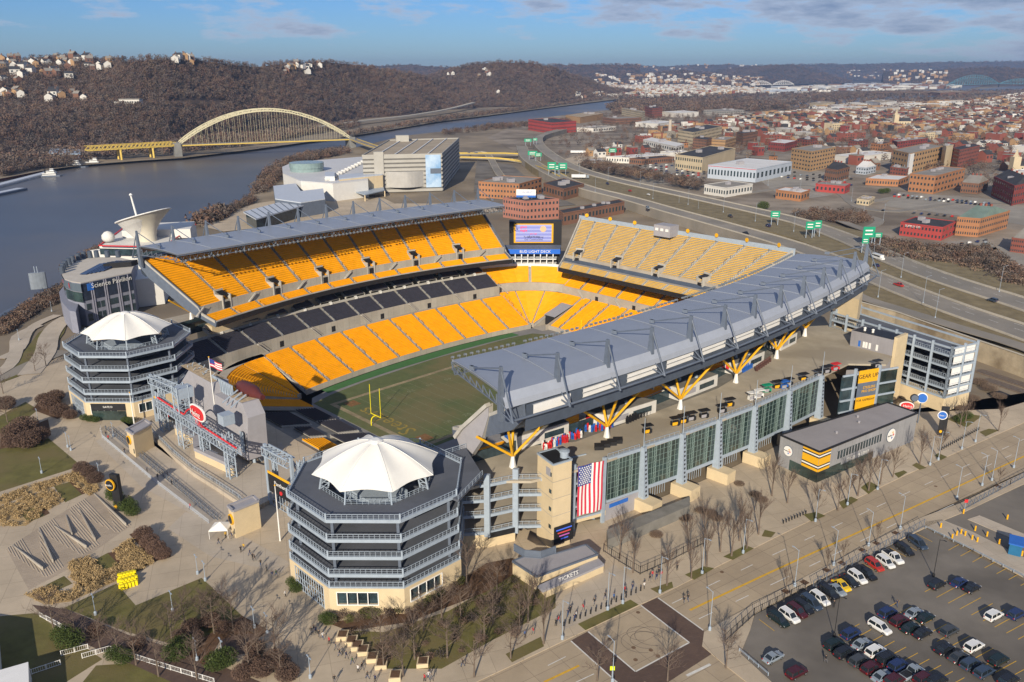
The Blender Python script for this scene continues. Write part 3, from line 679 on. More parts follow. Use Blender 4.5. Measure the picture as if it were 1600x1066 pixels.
# far channel of the river and the island
sheet('far_river',[(1210,166),(1240,158),(1330,152),(1480,144),(1620,131),(1700,131),(1700,137),(1560,146),(1440,152),(1340,160),(1250,168)],0.9,M['water'])
sheet('distant_river_reach',[(1440,142),(1520,133),(1540,133),(1500,143)],0.95,M['water'])
sheet('town_floor',[(760,215),(830,186),(950,172),(1200,155),(1750,140),(1900,420),(1420,380),(1200,345),(1000,300),(860,262)],0.0,M['town'])
# ---- woods as one mass: twiggy crowns
wm=[mat('twigs_%s'%n,c,.9,.3,.05,big=.007,bigcol=tuple(v*k for v,k in zip(c,(1.28,1.22,1.18)))) for n,c in (('brown',(.125,.080,.060)),('grey',(.125,.10,.085)),('tan',(.17,.12,.085)),('dark',(.055,.045,.04)))]
def crowns(name,pts,rad,tall,nf,mats=wm,label=None,wts=(.35,.3,.12,.23),fs=.34,kind='stuff',seed=5,fade=0):
    rg=np.random.RandomState(seed); pts=np.asarray(pts,float); N=len(pts)
    k=rg.rand(N)*.6+.7; r=rad*k; h=tall*k
    c=pts[:,None,:]; u=rg.normal(size=(N,nf,3)); u/=np.linalg.norm(u,axis=2,keepdims=True); q=rg.rand(N,nf,1)**.4
    off=u*q*np.stack([r,r,h*.5],1)[:,None,:]; ctr=c+off+np.stack([0*h,0*h,h*.58],1)[:,None,:]
    e1=rg.normal(size=(N,nf,3)); e1/=np.linalg.norm(e1,axis=2,keepdims=True); e2=np.cross(e1,rg.normal(size=(N,nf,3))); e2/=np.linalg.norm(e2,axis=2,keepdims=True)
    L=(r*fs)[:,None,None]; V=np.stack([ctr-e1*L-e2*L*.25,ctr+e1*L-e2*L*.2,ctr+e2*L*.75],2).reshape(-1,3)
    nt_=N*nf; me=bpy.data.meshes.new(name); me.vertices.add(nt_*3); me.vertices.foreach_set('co',V.ravel()); me.loops.add(nt_*3); me.loops.foreach_set('vertex_index',np.arange(nt_*3,dtype=np.int32))
    me.polygons.add(nt_); me.polygons.foreach_set('loop_start',np.arange(0,nt_*3,3,dtype=np.int32))
    for m in mats: me.materials.append(m)
    mi=np.repeat(rg.choice(len(mats),N,p=wts),nf).astype(np.int32); me.polygons.foreach_set('material_index',mi); me.update(); me.validate()
    o=bpy.data.objects.new(name,me); COL.objects.link(o); 
    if kind: o['kind']=kind
    return o
def on_hill(name,n,seed,v0=.0,v1=1.02,skip=None):
    H=HILLS[name]; rg=np.random.RandomState(seed); nv=H.shape[0]-4; out=[]
    u=rg.rand(n)*(H.shape[1]-1.001); v=(v0+(v1-v0)*rg.rand(n))*nv; v=np.clip(v,0,nv+.9)
    i=u.astype(int); j=v.astype(int); fu=(u-i)[:,None]; fv=(v-j)[:,None]
    P=(H[j,i]*(1-fu)+H[j,i+1]*fu)*(1-fv)+(H[j+1,i]*(1-fu)+H[j+1,i+1]*fu)*fv
    if skip is not None: P=P[[not skip(p) for p in P]]
    return P
def toPx(p):
    d=np.array([p[0],p[1],p[2]-CH]); return 800+FPX*d[0]/(d@_F), 533-FPX*(d@_U)/(d@_F)
def clear1(p):
    x,y=toPx(p); return (262<x<352 and 157<y<166+ (0)) or (195<x<232 and 158<y<168)
o=crowns('hillside_wood',on_hill('wooded_hill',15000,21,skip=clear1),5.0,9.5,46,seed=1,fs=.22,wts=(.4,.36,.12,.12))
o['label']='bare brown winter wood covering the hill behind the arch bridge'
o=crowns('hillside_wood',on_hill('second_wooded_hill',6000,22),6.5,10.5,36,seed=2,fs=.24,wts=(.4,.36,.12,.12))
def in_poly(pts,n,seed,z=0):
    """n random ground points inside a surveyed outline"""
    P=gs(pts,z); rg=np.random.RandomState(seed); xs=[p[0] for p in P]; ys=[p[1] for p in P]; out=[]
    while len(out)<n:
        x=rg.uniform(min(xs),max(xs)); y=rg.uniform(min(ys),max(ys)); c=False
        for i in range(len(P)):
            x1,y1=P[i]; x2,y2=P[(i+1)%len(P)]
            if (y1>y)!=(y2>y) and x<(x2-x1)*(y-y1)/(y2-y1)+x1: c=not c
        if c: out.append((x,y,z))
    return out
WOODS=[([(0,246),(130,228),(300,222),(470,203),(560,192),(560,200),(480,212),(420,226),(285,240),(220,244),(130,252),(0,274)],1500,5.5,10,-5),
 ([(540,212),(700,184),(860,165),(940,152),(940,156),(860,167),(760,180),(620,200),(545,213)],1300,5,8,-5),
 ([(948,170),(970,160),(1100,158),(1230,163),(1230,172),(1100,178),(960,180)],2600,8,13,0),
 ([(1230,150),(1380,146),(1440,148),(1350,154),(1250,160)],600,8,12,0),
 ([(1360,410),(1480,420),(1600,462),(1600,430),(1540,395),(1470,392),(1400,385),(1365,378)],520,3.2,5,3),
 ([(905,262),(1000,280),(1090,296),(1100,290),(1000,268),(920,255)],350,3.5,6,3),
 ([(1240,345),(1330,352),(1360,348),(1350,335),(1280,333),(1240,336)],160,3,5,0),
 ([(395,305),(420,268),(470,247),(540,236),(545,242),(470,258),(430,290),(405,310)],420,4.5,8,-2),
 ([(690,208),(760,199),(840,193),(900,187),(900,191),(840,198),(760,205),(695,213)],300,4.5,8,-1),
 ([(0,516),(45,482),(80,462),(108,446),(112,470),(60,492),(20,522),(0,532)],330,2.3,4.2,-2),
 ([(100,430),(140,405),(215,372),(215,382),(150,412),(110,436)],200,3.0,6,-2),
 ([(330,345),(370,325),(395,312),(400,318),(380,330),(345,350)],120,3.0,6,-2),
 ([(300,356),(340,335),(356,338),(320,360)],60,5,9,-2),
 ([(0,277),(60,265),(120,259),(120,252),(60,256),(0,262)],400,4.5,8,-5),
 ([(0,262),(60,258),(60,248),(0,250)],200,5,9,-5)]
for i,(pl,n,rd,tl,z) in enumerate(WOODS): crowns('bare_woodland',in_poly(pl,n,40+i,z),rd,tl,90 if rd<4.6 else 26,seed=60+i,fs=.17 if rd<4.6 else .3)
TT=in_poly([(860,228),(950,178),(1250,172),(1600,165),(1700,300),(1560,300),(1500,280),(1250,240),(1100,255),(930,262),(870,245)],2600,77,0)
crowns('town_trees',TT,3.9,8,60,seed=88,fs=.2)
crowns('distant_woods',in_poly([(900,150),(1250,146),(1700,140),(1700,168),(1250,176),(1000,160)],2600,78,0),9,10,16,seed=89)
# ================================================================ NEAR GROUND
PZ=.14
M['plaza']=brick('plaza_concrete',(.50,.41,.295),(.46,.375,.27),(.33,.265,.19),sx=6,sy=6,bw=0,rot=-.3,ms=.05)
M['plazal']=brick('plaza_pale',(.48,.41,.325),(.455,.39,.305),(.36,.30,.235),sx=5,sy=5,bw=0,rot=-.3,ms=.05)
M['street']=brick('street_concrete',(.41,.325,.22),(.375,.295,.20),(.22,.17,.12),sx=7,sy=4.2,bw=0,rot=-.60,ms=.05)
M['lot']=mat('lot_asphalt',(.185,.165,.14),.9,.12,.15,big=.035,bigcol=(.12,.107,.092),bump=.15,bscale=3)
M['brickw']=brick('brick_paving',(.12,.075,.055),(.10,.062,.046),(.08,.06,.05),sx=1,sy=.5,rot=-.3)
M['lawn']=mat('lawn',(.13,.118,.036),.95,.25,.25,big=.07,bigcol=(.155,.125,.05),bump=.5,bscale=3)
M['mulch']=mat('mulch',(.11,.062,.035),.95,.3,.8,bump=.4)
M['reed']=mat('dry_reeds',(.42,.30,.15),.95,.3,1.2,bump=.8)
M['lineW']=mat('road_line_white',(.62,.60,.55),.8,.12,1); M['lineY']=mat('road_line_yellow',(.62,.36,.04),.8,.15,1)
M['hwy']=mat('highway_asphalt',(.27,.24,.20),.9,.1,.08,big=.03,bigcol=(.22,.20,.17))
M['kerb']=mat('kerb_concrete',(.46,.42,.35),.9,.1,.5)
def S2(*p): return [S(a,b)[:2] for a,b in p]
plz=gs([(-80,640),(0,600),(60,578),(110,560)])+S2((-52,-100),(-40,-70),(-33,-44),(-33.2,19),(-34,42),(-20,66),(-20,92),(0,103),(40,109),(92,113),(118,124),(140,128),(150,150))+gs([(1560,640),(1700,600),(1720,612),(1620,652),(1420,740.5),(1215,838.5),(1028,932.5),(800,1040.5),(690,1092),(200,1180),(-150,1100)])
def prismtri(name,P,z0,z1,m):
    mb=MB(); mb.prism(P,z0,z1); o=mb.build(name,m); bm=bmesh.new(); bm.from_mesh(o.data); bmesh.ops.triangulate(bm,faces=[f for f in bm.faces if len(f.verts)>4],ngon_method='EAR_CLIP'); bm.to_mesh(o.data); bm.free(); return st(o)
prismtri('plaza_paving',plz,-.3,PZ,M['plaza'])
def lay(name,px,k,m): return sheet(name,px,PZ+.006*k,m)
lay('pale_paving',[(200,655),(165,640),(215,665),(300,740),(400,800),(350,830),(220,760),(150,690)],1,M['plazal'])
lay('pale_paving',[(232,676),(300,700),(420,780),(470,790),(440,690),(410,735),(300,712)],1,M['plazal'])
lay('pale_paving',[(290,800),(375,835),(455,880),(440,895),(330,870),(262,826)],2,M['plazal'])
lay('ticket_court_paving',[(884,930),(960,882),(995,912),(1000,925),(880,985),(860,960)],1,M['plazal'])
lay('lawn',[(-30,705),(76,685),(127,728),(-30,778)],2,M['lawn']); lay('lawn',[(-60,968),(55,958),(160,1030),(100,1068),(-40,1110)],2,M['lawn'])
lay('lawn',[(100,950),(182,912),(212,946),(315,903),(378,962),(330,992),(290,1012),(200,988)],2,M['lawn']); lay('lawn',[(110,1090),(150,1040),(240,1034),(340,1090)],2,M['lawn'])
lay('lawn',[(545,985),(600,988),(700,955),(790,905),(835,878),(868,905),(868,950),(770,1000),(690,1045),(600,1045)],2,M['lawn'])
lay('lawn',[(0,650),(40,628),(60,640),(20,672),(-20,690)],2,M['lawn'])
lay('planting_bed',[(510,973),(640,955),(720,905),(760,880),(800,872),(830,880),(760,925),(640,972),(545,986)],3,M['mulch'])
lay('planting_bed',[(75,612),(108,645),(90,655),(50,640)],3,M['mulch']); lay('planting_bed',[(0,685),(75,655),(80,680),(0,702)],3,M['mulch'])
lay('brick_path',[(50,945),(105,952),(200,992),(300,1022),(430,1075),(300,1080),(170,1022),(100,992)],4,M['brickw'])
lay('planting_bed',[(290,1012),(378,962),(420,985),(400,1000),(345,1000),(320,1040),(300,1030)],5,M['mulch'])
lay('round_patio',[(345,1000),(375,990),(400,990),(408,1005),(395,1020),(360,1025),(345,1015)],6,M['brickw'])
for px in ([(-20,788),(0,776),(120,737),(155,765),(140,775),(108,752),(-10,793)],[(-20,822),(-10,797),(80,762),(101,782),(68,802),(40,822)],[(110,880),(140,872),(162,900),(130,917),(112,905)],[(178,862),(205,845),(240,878),(205,895),(190,880)],[(40,930),(75,915),(100,925),(190,880),(240,880),(200,900),(110,940),(70,945)]):
    lay('dry_grass_bed',px,3,M['reed'])
for px in ([(84,760),(108,753),(128,773),(102,785)],[(32,802),(56,791),(70,806),(44,816)],[(144,877),(168,864),(191,888),(162,903)],[(72,914),(100,900),(113,912),(84,925)]): lay('lawn_square',px,4,M['lawn'])
for px in ([(108,753),(116,752),(136,770),(128,773)],[(168,864),(178,862),(200,884),(191,888)],[(56,791),(66,788),(78,802),(70,806)],[(202,835),(228,825),(268,870),(240,878)]): lay('soil_strip',px,4,M['mulch'])
prismtri('raised_terrace',gs([(227,664),(246,688),(271,713),(301,738),(336,760),(371,783),(400,792),(440,772),(470,745),(440,705),(412,727),(300,690),(262,652)],1.35),-.2,1.35,M['plazal'])
# amphitheatre steps
amp=lay('terrace_steps',[(10,858),(80,812),(150,768),(206,820),(110,888),(45,922)],1,brick('terrace_brick',(.42,.34,.25),(.38,.305,.225),(.25,.2,.15),sx=1,sy=.5,rot=-.3))
mb=MB()
for i in range(46):
    u=i/45.; a=g(12+u*138,857-u*88); b=g(46+u*158,920-u*98); k=i%8/7.; 
    p,q=(lerp(a,b,.0),lerp(a,b,.15+.8*k)) if (i//8)%2==0 else (lerp(a,b,.85-.8*k),lerp(a,b,1.0))
    mb.beam((p[0],p[1],PZ+.06),(q[0],q[1],PZ+.05),.16,.1)
st(mb.build('step_edges',M['plazal']))
for i,(x0,y0,x1,y1) in enumerate(((19,853,66,892),(60,826,82,880),(83,822,134,858),(122,795,148,846),(146,772,196,823),(102,806,112,838))):
    w=MB(); a=g(x0,y0);b=g(x1,y1); w.prism([(a[0],a[1]),(b[0],b[1]),(b[0]+.25,b[1]+.1),(a[0]+.25,a[1]+.1)],PZ,[PZ+.15,PZ+.9,PZ+.9,PZ+.15] )
    tag(w.build('wedge_wall',M['conc']),'low tapering concrete wedge wall set in the zigzag terrace steps','wall','wedge walls of the terrace steps')
# street and lots
sheet('street',[(650,1110),(800,1040),(1028,932),(1215,838),(1420,740),(1620,652),(1900,520),(1900,590),(1620,728),(1440,808),(1400,827),(1290,884),(1205,929),(1165,951),(1100,987),(1100,1010),(1135,1040),(1220,1110),(1300,1200),(700,1250)],.004,M['street'])
prismtri('lot_side_pavement',gs([(1100,988),(1165,952),(1205,930),(1290,885),(1400,828),(1440,809),(1500,787),(1620,729),(1640,738),(1508,800),(1446,825),(1330,880),(1180,958),(1172,985),(1157,1022),(1205,1066),(1260,1110),(1215,1105),(1134,1041),(1097,1010)]),-.2,PZ,M['plaza'])
sheet('car_park',[(1172,985),(1180,960),(1446,826),(1600,908),(1850,1040),(1850,1400),(1300,1400),(1200,1062),(1157,1022)],.006,M['lot'])
sheet('upper_car_park',[(1505,800),(1640,739),(1900,620),(1900,1040),(1600,880),(1460,812)],.005,M['lot'])
for px in ([(1446,816),(1470,812),(1520,832),(1640,892),(1720,935),(1720,962),(1600,903),(1480,838),(1445,822)],[(1512,812),(1530,806),(1600,835),(1700,885),(1700,893),(1600,850)]):
    prismtri('kerbed_island',gs(px),-.1,PZ,M['plazal'])
# brick crossing bands and lines
for px in ([(892,1001),(919,986.5),(1010,1062),(985,1085)],[(1001.4,945.5),(1028,933.5),(1100,985),(1077,1004)],[(1077,1004),(1100,985),(1103,1012),(1112,1022),(1030,1075),(985,1055)]): BZ=globals().get('BZ',.008)+.003; sheet('brick_crossing',px,BZ,M['brickw'])
def stripe(name,pts,w,m,z=.02,dash=None,zz=None):
    P=[g(x,y,z) for x,y in pts]; mb=MB()
    for p,q in zip(P[:-1],P[1:]):
        L=math.dist(p,q); ux,uy=(q[0]-p[0])/L,(q[1]-p[1])/L; nx,ny=-uy*w/2,ux*w/2
        segs=[(0,L)] if not dash else [(s_,min(L,s_+dash[0])) for s_ in np.arange(0,L,dash[0]+dash[1])]
        for s0,s1 in segs:
            a=(p[0]+ux*s0,p[1]+uy*s0); b=(p[0]+ux*s1,p[1]+uy*s1)
            mb.face((a[0]+nx,a[1]+ny,z),(a[0]-nx,a[1]-ny,z),(b[0]-nx,b[1]-ny,z),(b[0]+nx,b[1]+ny,z))
    return st(mb.build(name,m))
stripe('crossing_line',[(1001.4,946),(1077,1004),(993,1049.5),(919,987)],.3,M['lineW'],z=.018)
stripe('crossing_line',[(1028,934),(1099,985)],.3,M['lineW'],z=.018); stripe('crossing_line',[(892,1001.5),(985,1085)],.3,M['lineW'],z=.018)
stripe('centre_line',[(1078,953.5),(1200,896),(1400,805),(1530,745),(1700,668)],.55,M['lineY']); stripe('centre_line',[(850,1066),(905,1040)],.5,M['lineY'])
stripe('lane_dash',[(1050,943),(1210,866),(1370,792),(1470,746),(1640,668)],.2,M['lineW'],dash=(4,7)); stripe('lane_dash',[(1092,967),(1215,909),(1300,868),(1400,818)],.2,M['lineW'],dash=(4,7))
stripe('lane_dash',[(856,1040),(884,1026)],.2,M['lineW']); stripe('lane_dash',[(900,1066),(928,1053)],.2,M['lineW'])
stripe('lane_dash',[(1428,816),(1490,788)],.2,M['lineW']); stripe('lane_dash',[(1447,818),(1508,789)],.2,M['lineW'])
stripe('lane_dash',[(1505,745),(1620,693)],.2,M['lineW'],dash=(4,7)); stripe('stop_line',[(1073,1056),(1110,1038)],.6,M['lineW']); 
# skid marks and manholes on the crossing
for (x,y,r) in ((1010,1000,3.2),(1003,1003,4.1),(1020,994,3.6),(1000,990,2.6)):
    P=g(x,y); mb=MB(); A=[(P[0]+r*math.cos(t),P[1]+r*.8*math.sin(t),.017) for t in np.linspace(.3,4.9,24)]; B=[(P[0]+(r+.12)*math.cos(t),P[1]+(r*.8+.12)*math.sin(t),.017) for t in np.linspace(.3,4.9,24)]; mb.strip(A,B); st(mb.build('skid_mark',mat('skid',(.17,.14,.11),.9,.2,1) if 'skid' not in bpy.data.materials else bpy.data.materials['skid']))
for (x,y) in ((997,957),(953,999),(990,1012),(1017,1016),(993,1031),(1028,1025),(1128,894),(1371,822),(1462,760)): P=g(x,y,.016); mb=MB(); mb.lathe(P,[(.45,0),(.45,.01)],12); st(mb.build('manhole_cover',M['brown']))
# bay lines in the car park
mb=MB()
def bays(p,q,dx,dy,n):
    for i in range(n+1):
        a=lerp(g(*p),g(*q),i/n); b0=g(p[0]+dx,p[1]+dy); off=(b0[0]-g(*p)[0],b0[1]-g(*p)[1])
        b=(a[0]+off[0],a[1]+off[1]); L=math.hypot(*off); nx,ny=-off[1]/L*.07,off[0]/L*.07
        mb.face((a[0]+nx,a[1]+ny,.022),(a[0]-nx,a[1]-ny,.022),(b[0]-nx,b[1]-ny,.022),(b[0]+nx,b[1]+ny,.022))
bays((1186,968),(1432,834),24,18,26)
for i in range(12):
    x=1482+i*18.8; y=860+i*9.2
    a=g(x,y);b=g(x+16,y-9); L=math.dist(a,b); nx,ny=-(b[1]-a[1])/L*.07,(b[0]-a[0])/L*.07
    mb.face((a[0]+nx,a[1]+ny,.022),(a[0]-nx,a[1]-ny,.022),(b[0]-nx,b[1]-ny,.022),(b[0]+nx,b[1]+ny,.022))
for (x0,y0,n) in ((1445,925,13),(1373,957,14),(1310,993,14),(1462,920,0)):
    for i in range(n):
        x=x0+i*18.2; y=y0+i*8.8+(i*i*.06)
        a=g(x,y);b=g(x+33,y-18); L=math.dist(a,b); nx,ny=-(b[1]-a[1])/L*.07,(b[0]-a[0])/L*.07
        mb.face((a[0]+nx,a[1]+ny,.022),(a[0]-nx,a[1]-ny,.022),(b[0]-nx,b[1]-ny,.022),(b[0]+nx,b[1]+ny,.022))
st(mb.build('bay_lines',M['lineY']))
stf=[(858,868),(858,905)]
# sidewalk lawns with street trees (stadium side)
TP=[[(800,1035),(850,1010),(845,995),(790,1022)],[(903,975),(915,985),(998,945),(985,937)],[(1016,920),(1050,909),(1052,918),(1030,928)],[(1070,898),(1100,885),(1116,888),(1085,906)],[(1130,870),(1165,852),(1178,857),(1145,875)],[(1190,838),(1195,828),(1212,832),(1205,840)],[(1255,804),(1275,800),(1290,806),(1268,815)],[(1310,785),(1330,776),(1341,781),(1318,795)],[(1345,762),(1358,752),(1374,760),(1357,772)],[(1397,740),(1412,735),(1418,738),(1404,747)],[(1425,727),(1432,723),(1448,731),(1437,734)],[(1460,712),(1466,708),(1480,714),(1470,719)],[(1480,655),(1500,645),(1535,650),(1510,668)],[(1530,675),(1545,670),(1562,672),(1540,682)]]
for px in TP: lay('tree_lawn',px,5,M['lawn'])
for x,y in ((1228,924),(1257,910),(1292,891),(1316,880),(1348,860),(1370,849),(1400,833),(1560,760)):
    P=g(x,y,PZ); mb=MB(); mb.box((P[0],P[1],PZ),(1.6,1.6,.012),.6); st(mb.build('tree_pit',M['mulch']))
# ================================================================ HIGHWAY AND RAIL
def ribbon(name,pts,w,z,m,th=.8,side=None,px=True,wall=0,wm=None,kind='structure',parent=None,sub_=3):
    zs=[z]*len(pts) if not hasattr(z,'__len__') else z
    P=[g(x,y,k) for (x,y),k in zip(pts,zs)] if px else [(*p,k) for p,k in zip(pts,zs)]
    # smooth (Catmull-Rom)
    Q=[]
    for i in range(len(P)-1):
        p0=P[max(0,i-1)];p1=P[i];p2=P[i+1];p3=P[min(len(P)-1,i+2)]
        for k in range(sub_):
            t=k/sub_; Q.append(tuple(.5*((2*p1[c])+(-p0[c]+p2[c])*t+(2*p0[c]-5*p1[c]+4*p2[c]-p3[c])*t*t+(-p0[c]+3*p1[c]-3*p2[c]+p3[c])*t**3) for c in range(3)))
    Q.append(P[-1]); ws=w if hasattr(w,'__len__') else (w,w); n=len(Q)
    L=[];Rr=[]; 
    for i,p in enumerate(Q):
        a=Q[max(0,i-1)];b=Q[min(n-1,i+1)]; l=math.hypot(b[0]-a[0],b[1]-a[1]); nx,ny=-(b[1]-a[1])/l,(b[0]-a[0])/l; ww=(ws[0]+(ws[1]-ws[0])*i/(n-1))/2
        L.append((p[0]+nx*ww,p[1]+ny*ww,p[2])); Rr.append((p[0]-nx*ww,p[1]-ny*ww,p[2]))
    mb=MB(); mb.grid([L,Rr]); dn=lambda X:[(a,b,c-th) for a,b,c in X]
    mb.grid([dn(L),L]); mb.grid([Rr,dn(Rr)]); mb.grid([dn(Rr),dn(L)])
    if wall:
        mb.k=1
        for X,sg in ((L,1),(Rr,-1)):
            for p,q in zip(X[:-1],X[1:]): mb.beam((p[0],p[1],p[2]+wall/2-.02),(q[0],q[1],q[2]+wall/2-.02),.3,wall)
    o=mb.build(name,[m,wm] if wall else m,parent)
    if kind: st(o,kind)
    return o,Q
HZ=7.0
ribbon('embankment',[(1750,520),(1600,470),(1480,430),(1380,395),(1300,368),(1200,345),(1080,318),(960,290),(880,268),(850,252)],(70,46),HZ-.35,mat('verge',(.20,.16,.09),.95,.25,.15),th=7.2)
ribbon('highway',[(1750,528),(1600,476),(1480,438),(1400,408),(1330,376),(1250,347),(1150,323),(1050,301),(960,281),(900,263),(862,243),(842,225),(845,212),(880,202)],(19,14),HZ,M['hwy'],th=7.2,wall=.9,wm=M['kerb'])
ribbon('highway',[(1750,575),(1600,520),(1500,486),(1420,456),(1345,425),(1240,384),(1130,352),(1050,330),(980,310),(920,295),(880,280),(845,262),(822,245),(815,228)],(19,14),HZ,M['hwy'],th=7.2,wall=.9,wm=M['kerb'])
ribbon('verge_strip',[(1750,590),(1600,531),(1500,500),(1420,473),(1345,448)],(22,18),HZ-.3,bpy.data.materials['verge'],th=7)
ribbon('slip_road',[(1750,602),(1600,542),(1500,512),(1420,487),(1355,467),(1330,455)],(8,7),HZ,M['hwy'],th=.3)
for dy,cx in ((-7,0),(-12,1),(6,0),(11,1)):
    pass
stripe('lane_marks',[(1600,474),(1480,436),(1400,406),(1330,374),(1250,346),(1150,322),(1050,300)],.25,M['lineW'],z=HZ+.02,dash=(5,8))
stripe('lane_marks',[(1600,466),(1480,429),(1400,400),(1330,370)],.25,M['lineW'],z=HZ+.02,dash=(5,8))
stripe('lane_marks',[(1600,518),(1500,484),(1420,454),(1345,423)],.25,M['lineW'],z=HZ+.02,dash=(5,8)); stripe('lane_marks',[(1600,510),(1500,477),(1420,449),(1345,419)],.25,M['lineW'],z=HZ+.02,dash=(5,8))
# beige retaining wall below the slip road
rw=MB(); T=[g(x,y,8.0) for x,y in ((1338,470),(1400,487),(1500,522),(1600,556),(1750,612))]
for p,q in zip(T[:-1],T[1:]):
    rw.k=0; rw.face((p[0],p[1],-.3),(q[0],q[1],-.3),q,p); rw.k=1; rw.beam((p[0],p[1],8.1),(q[0],q[1],8.1),.7,.35)
tag(rw.build('retaining_wall',[mat('stained_wall',(.40,.33,.23),.9,.2,.2,big=.08,bigcol=(.22,.17,.11)),M['kerb']]),'long stained beige retaining wall holding up the highway behind the ramp building','wall')
for k,(a,b) in enumerate((((1750,650),(1528,578)),((1750,662),(1540,592)),((1750,690),(1552,612)))):
    ribbon('rail_bed' if k<2 else 'dark_rail_band',[a,lerp(a,b,.5),b],5 if k<2 else 6,.05 if k<2 else .03,mat('ballast',(.16,.12,.09),.95,.3,1) if k<2 else M['blk'],th=.3)  # last ribbon is a flat black band beside the tracks
    if k<2:
        for d in (-1,1): stripe('rail',[(a[0],a[1]+d*2.2),(b[0],b[1]+d*1.1)],.15,M['steel_d'],z=.2)
# ramps and streets around the interchange
ribbon('ramp',[(1420,385),(1360,362),(1300,338),(1335,335),(1372,342),(1366,352),(1330,360),(1260,356)],7,[3,3,2,.5,.5,.6,1,1.5],M['hwy'],th=.5)
ribbon('street',[(1640,322),(1500,318),(1400,330),(1340,322),(1310,300),(1250,290),(1180,300),(1100,310)],9,.3,M['hwy'],th=.3)
ribbon('street',[(1340,318),(1390,310),(1480,290),(1600,262),(1750,240)],9,.31,M['hwy'],th=.3)
ribbon('ramp',[(862,262),(900,290),(990,318),(1120,345),(1240,370)],7,[5,5,4,3,2],M['hwy'],th=.5)
M['court']=mat('court_asphalt',(.31,.28,.235),.9,.15,.1,big=.02,bigcol=(.25,.225,.19))
sheet('parking_court',[(1185,280),(1245,262),(1330,275),(1300,305),(1230,315)],.12,M['court']); sheet('parking_court',[(960,262),(1020,250),(1100,268),(1090,284),(1010,290)],.12,M['court'])
sheet('parking_court',[(1380,322),(1405,300),(1560,312),(1700,340),(1700,370),(1560,345)],.12,M['court']); sheet('parking_court',[(1500,400),(1560,385),(1700,420),(1700,460),(1560,435)],.12,M['court'])
sheet('parking_court',[(1430,383),(1540,372),(1560,390),(1500,405)],.12,M['court']); sheet('bright_court',[(870,252),(920,238),(985,242),(1000,250),(945,262)],.12,M['plaza'])
sheet('plaza_court',[(745,250),(800,258),(850,300),(900,320),(800,330),(740,300)],.1,M['lot'])
sheet('river_walk',[(300,350),(400,318),(520,300),(600,310),(640,330),(500,345),(350,362)],.1,M['plaza'])
sheet('casino_court',[(500,335),(620,318),(760,318),(780,330),(520,352)],.11,M['plaza'])
# west roads and riverside park
ribbon('street',[(-200,700),(0,612),(60,585),(110,560)],11,.05,M['street'],th=.2); ribbon('street',[(-200,660),(0,590),(50,568),(100,548)],7,.06,M['hwy'],th=.2)
for pts,w in (([(-40,600),(10,575),(25,550),(28,525),(60,508)],5),([(0,560),(30,545),(42,520),(60,505),(90,492)],4.5),([(45,585),(70,552),(76,527),(90,507),(108,495)],8)):
    ribbon('park_path',pts,w,.16+w*.02,M['plazal'],th=.2)
sheet('park_lawn',[(0,600),(60,520),(110,490),(100,520),(60,575)],.04,M['lawn'])
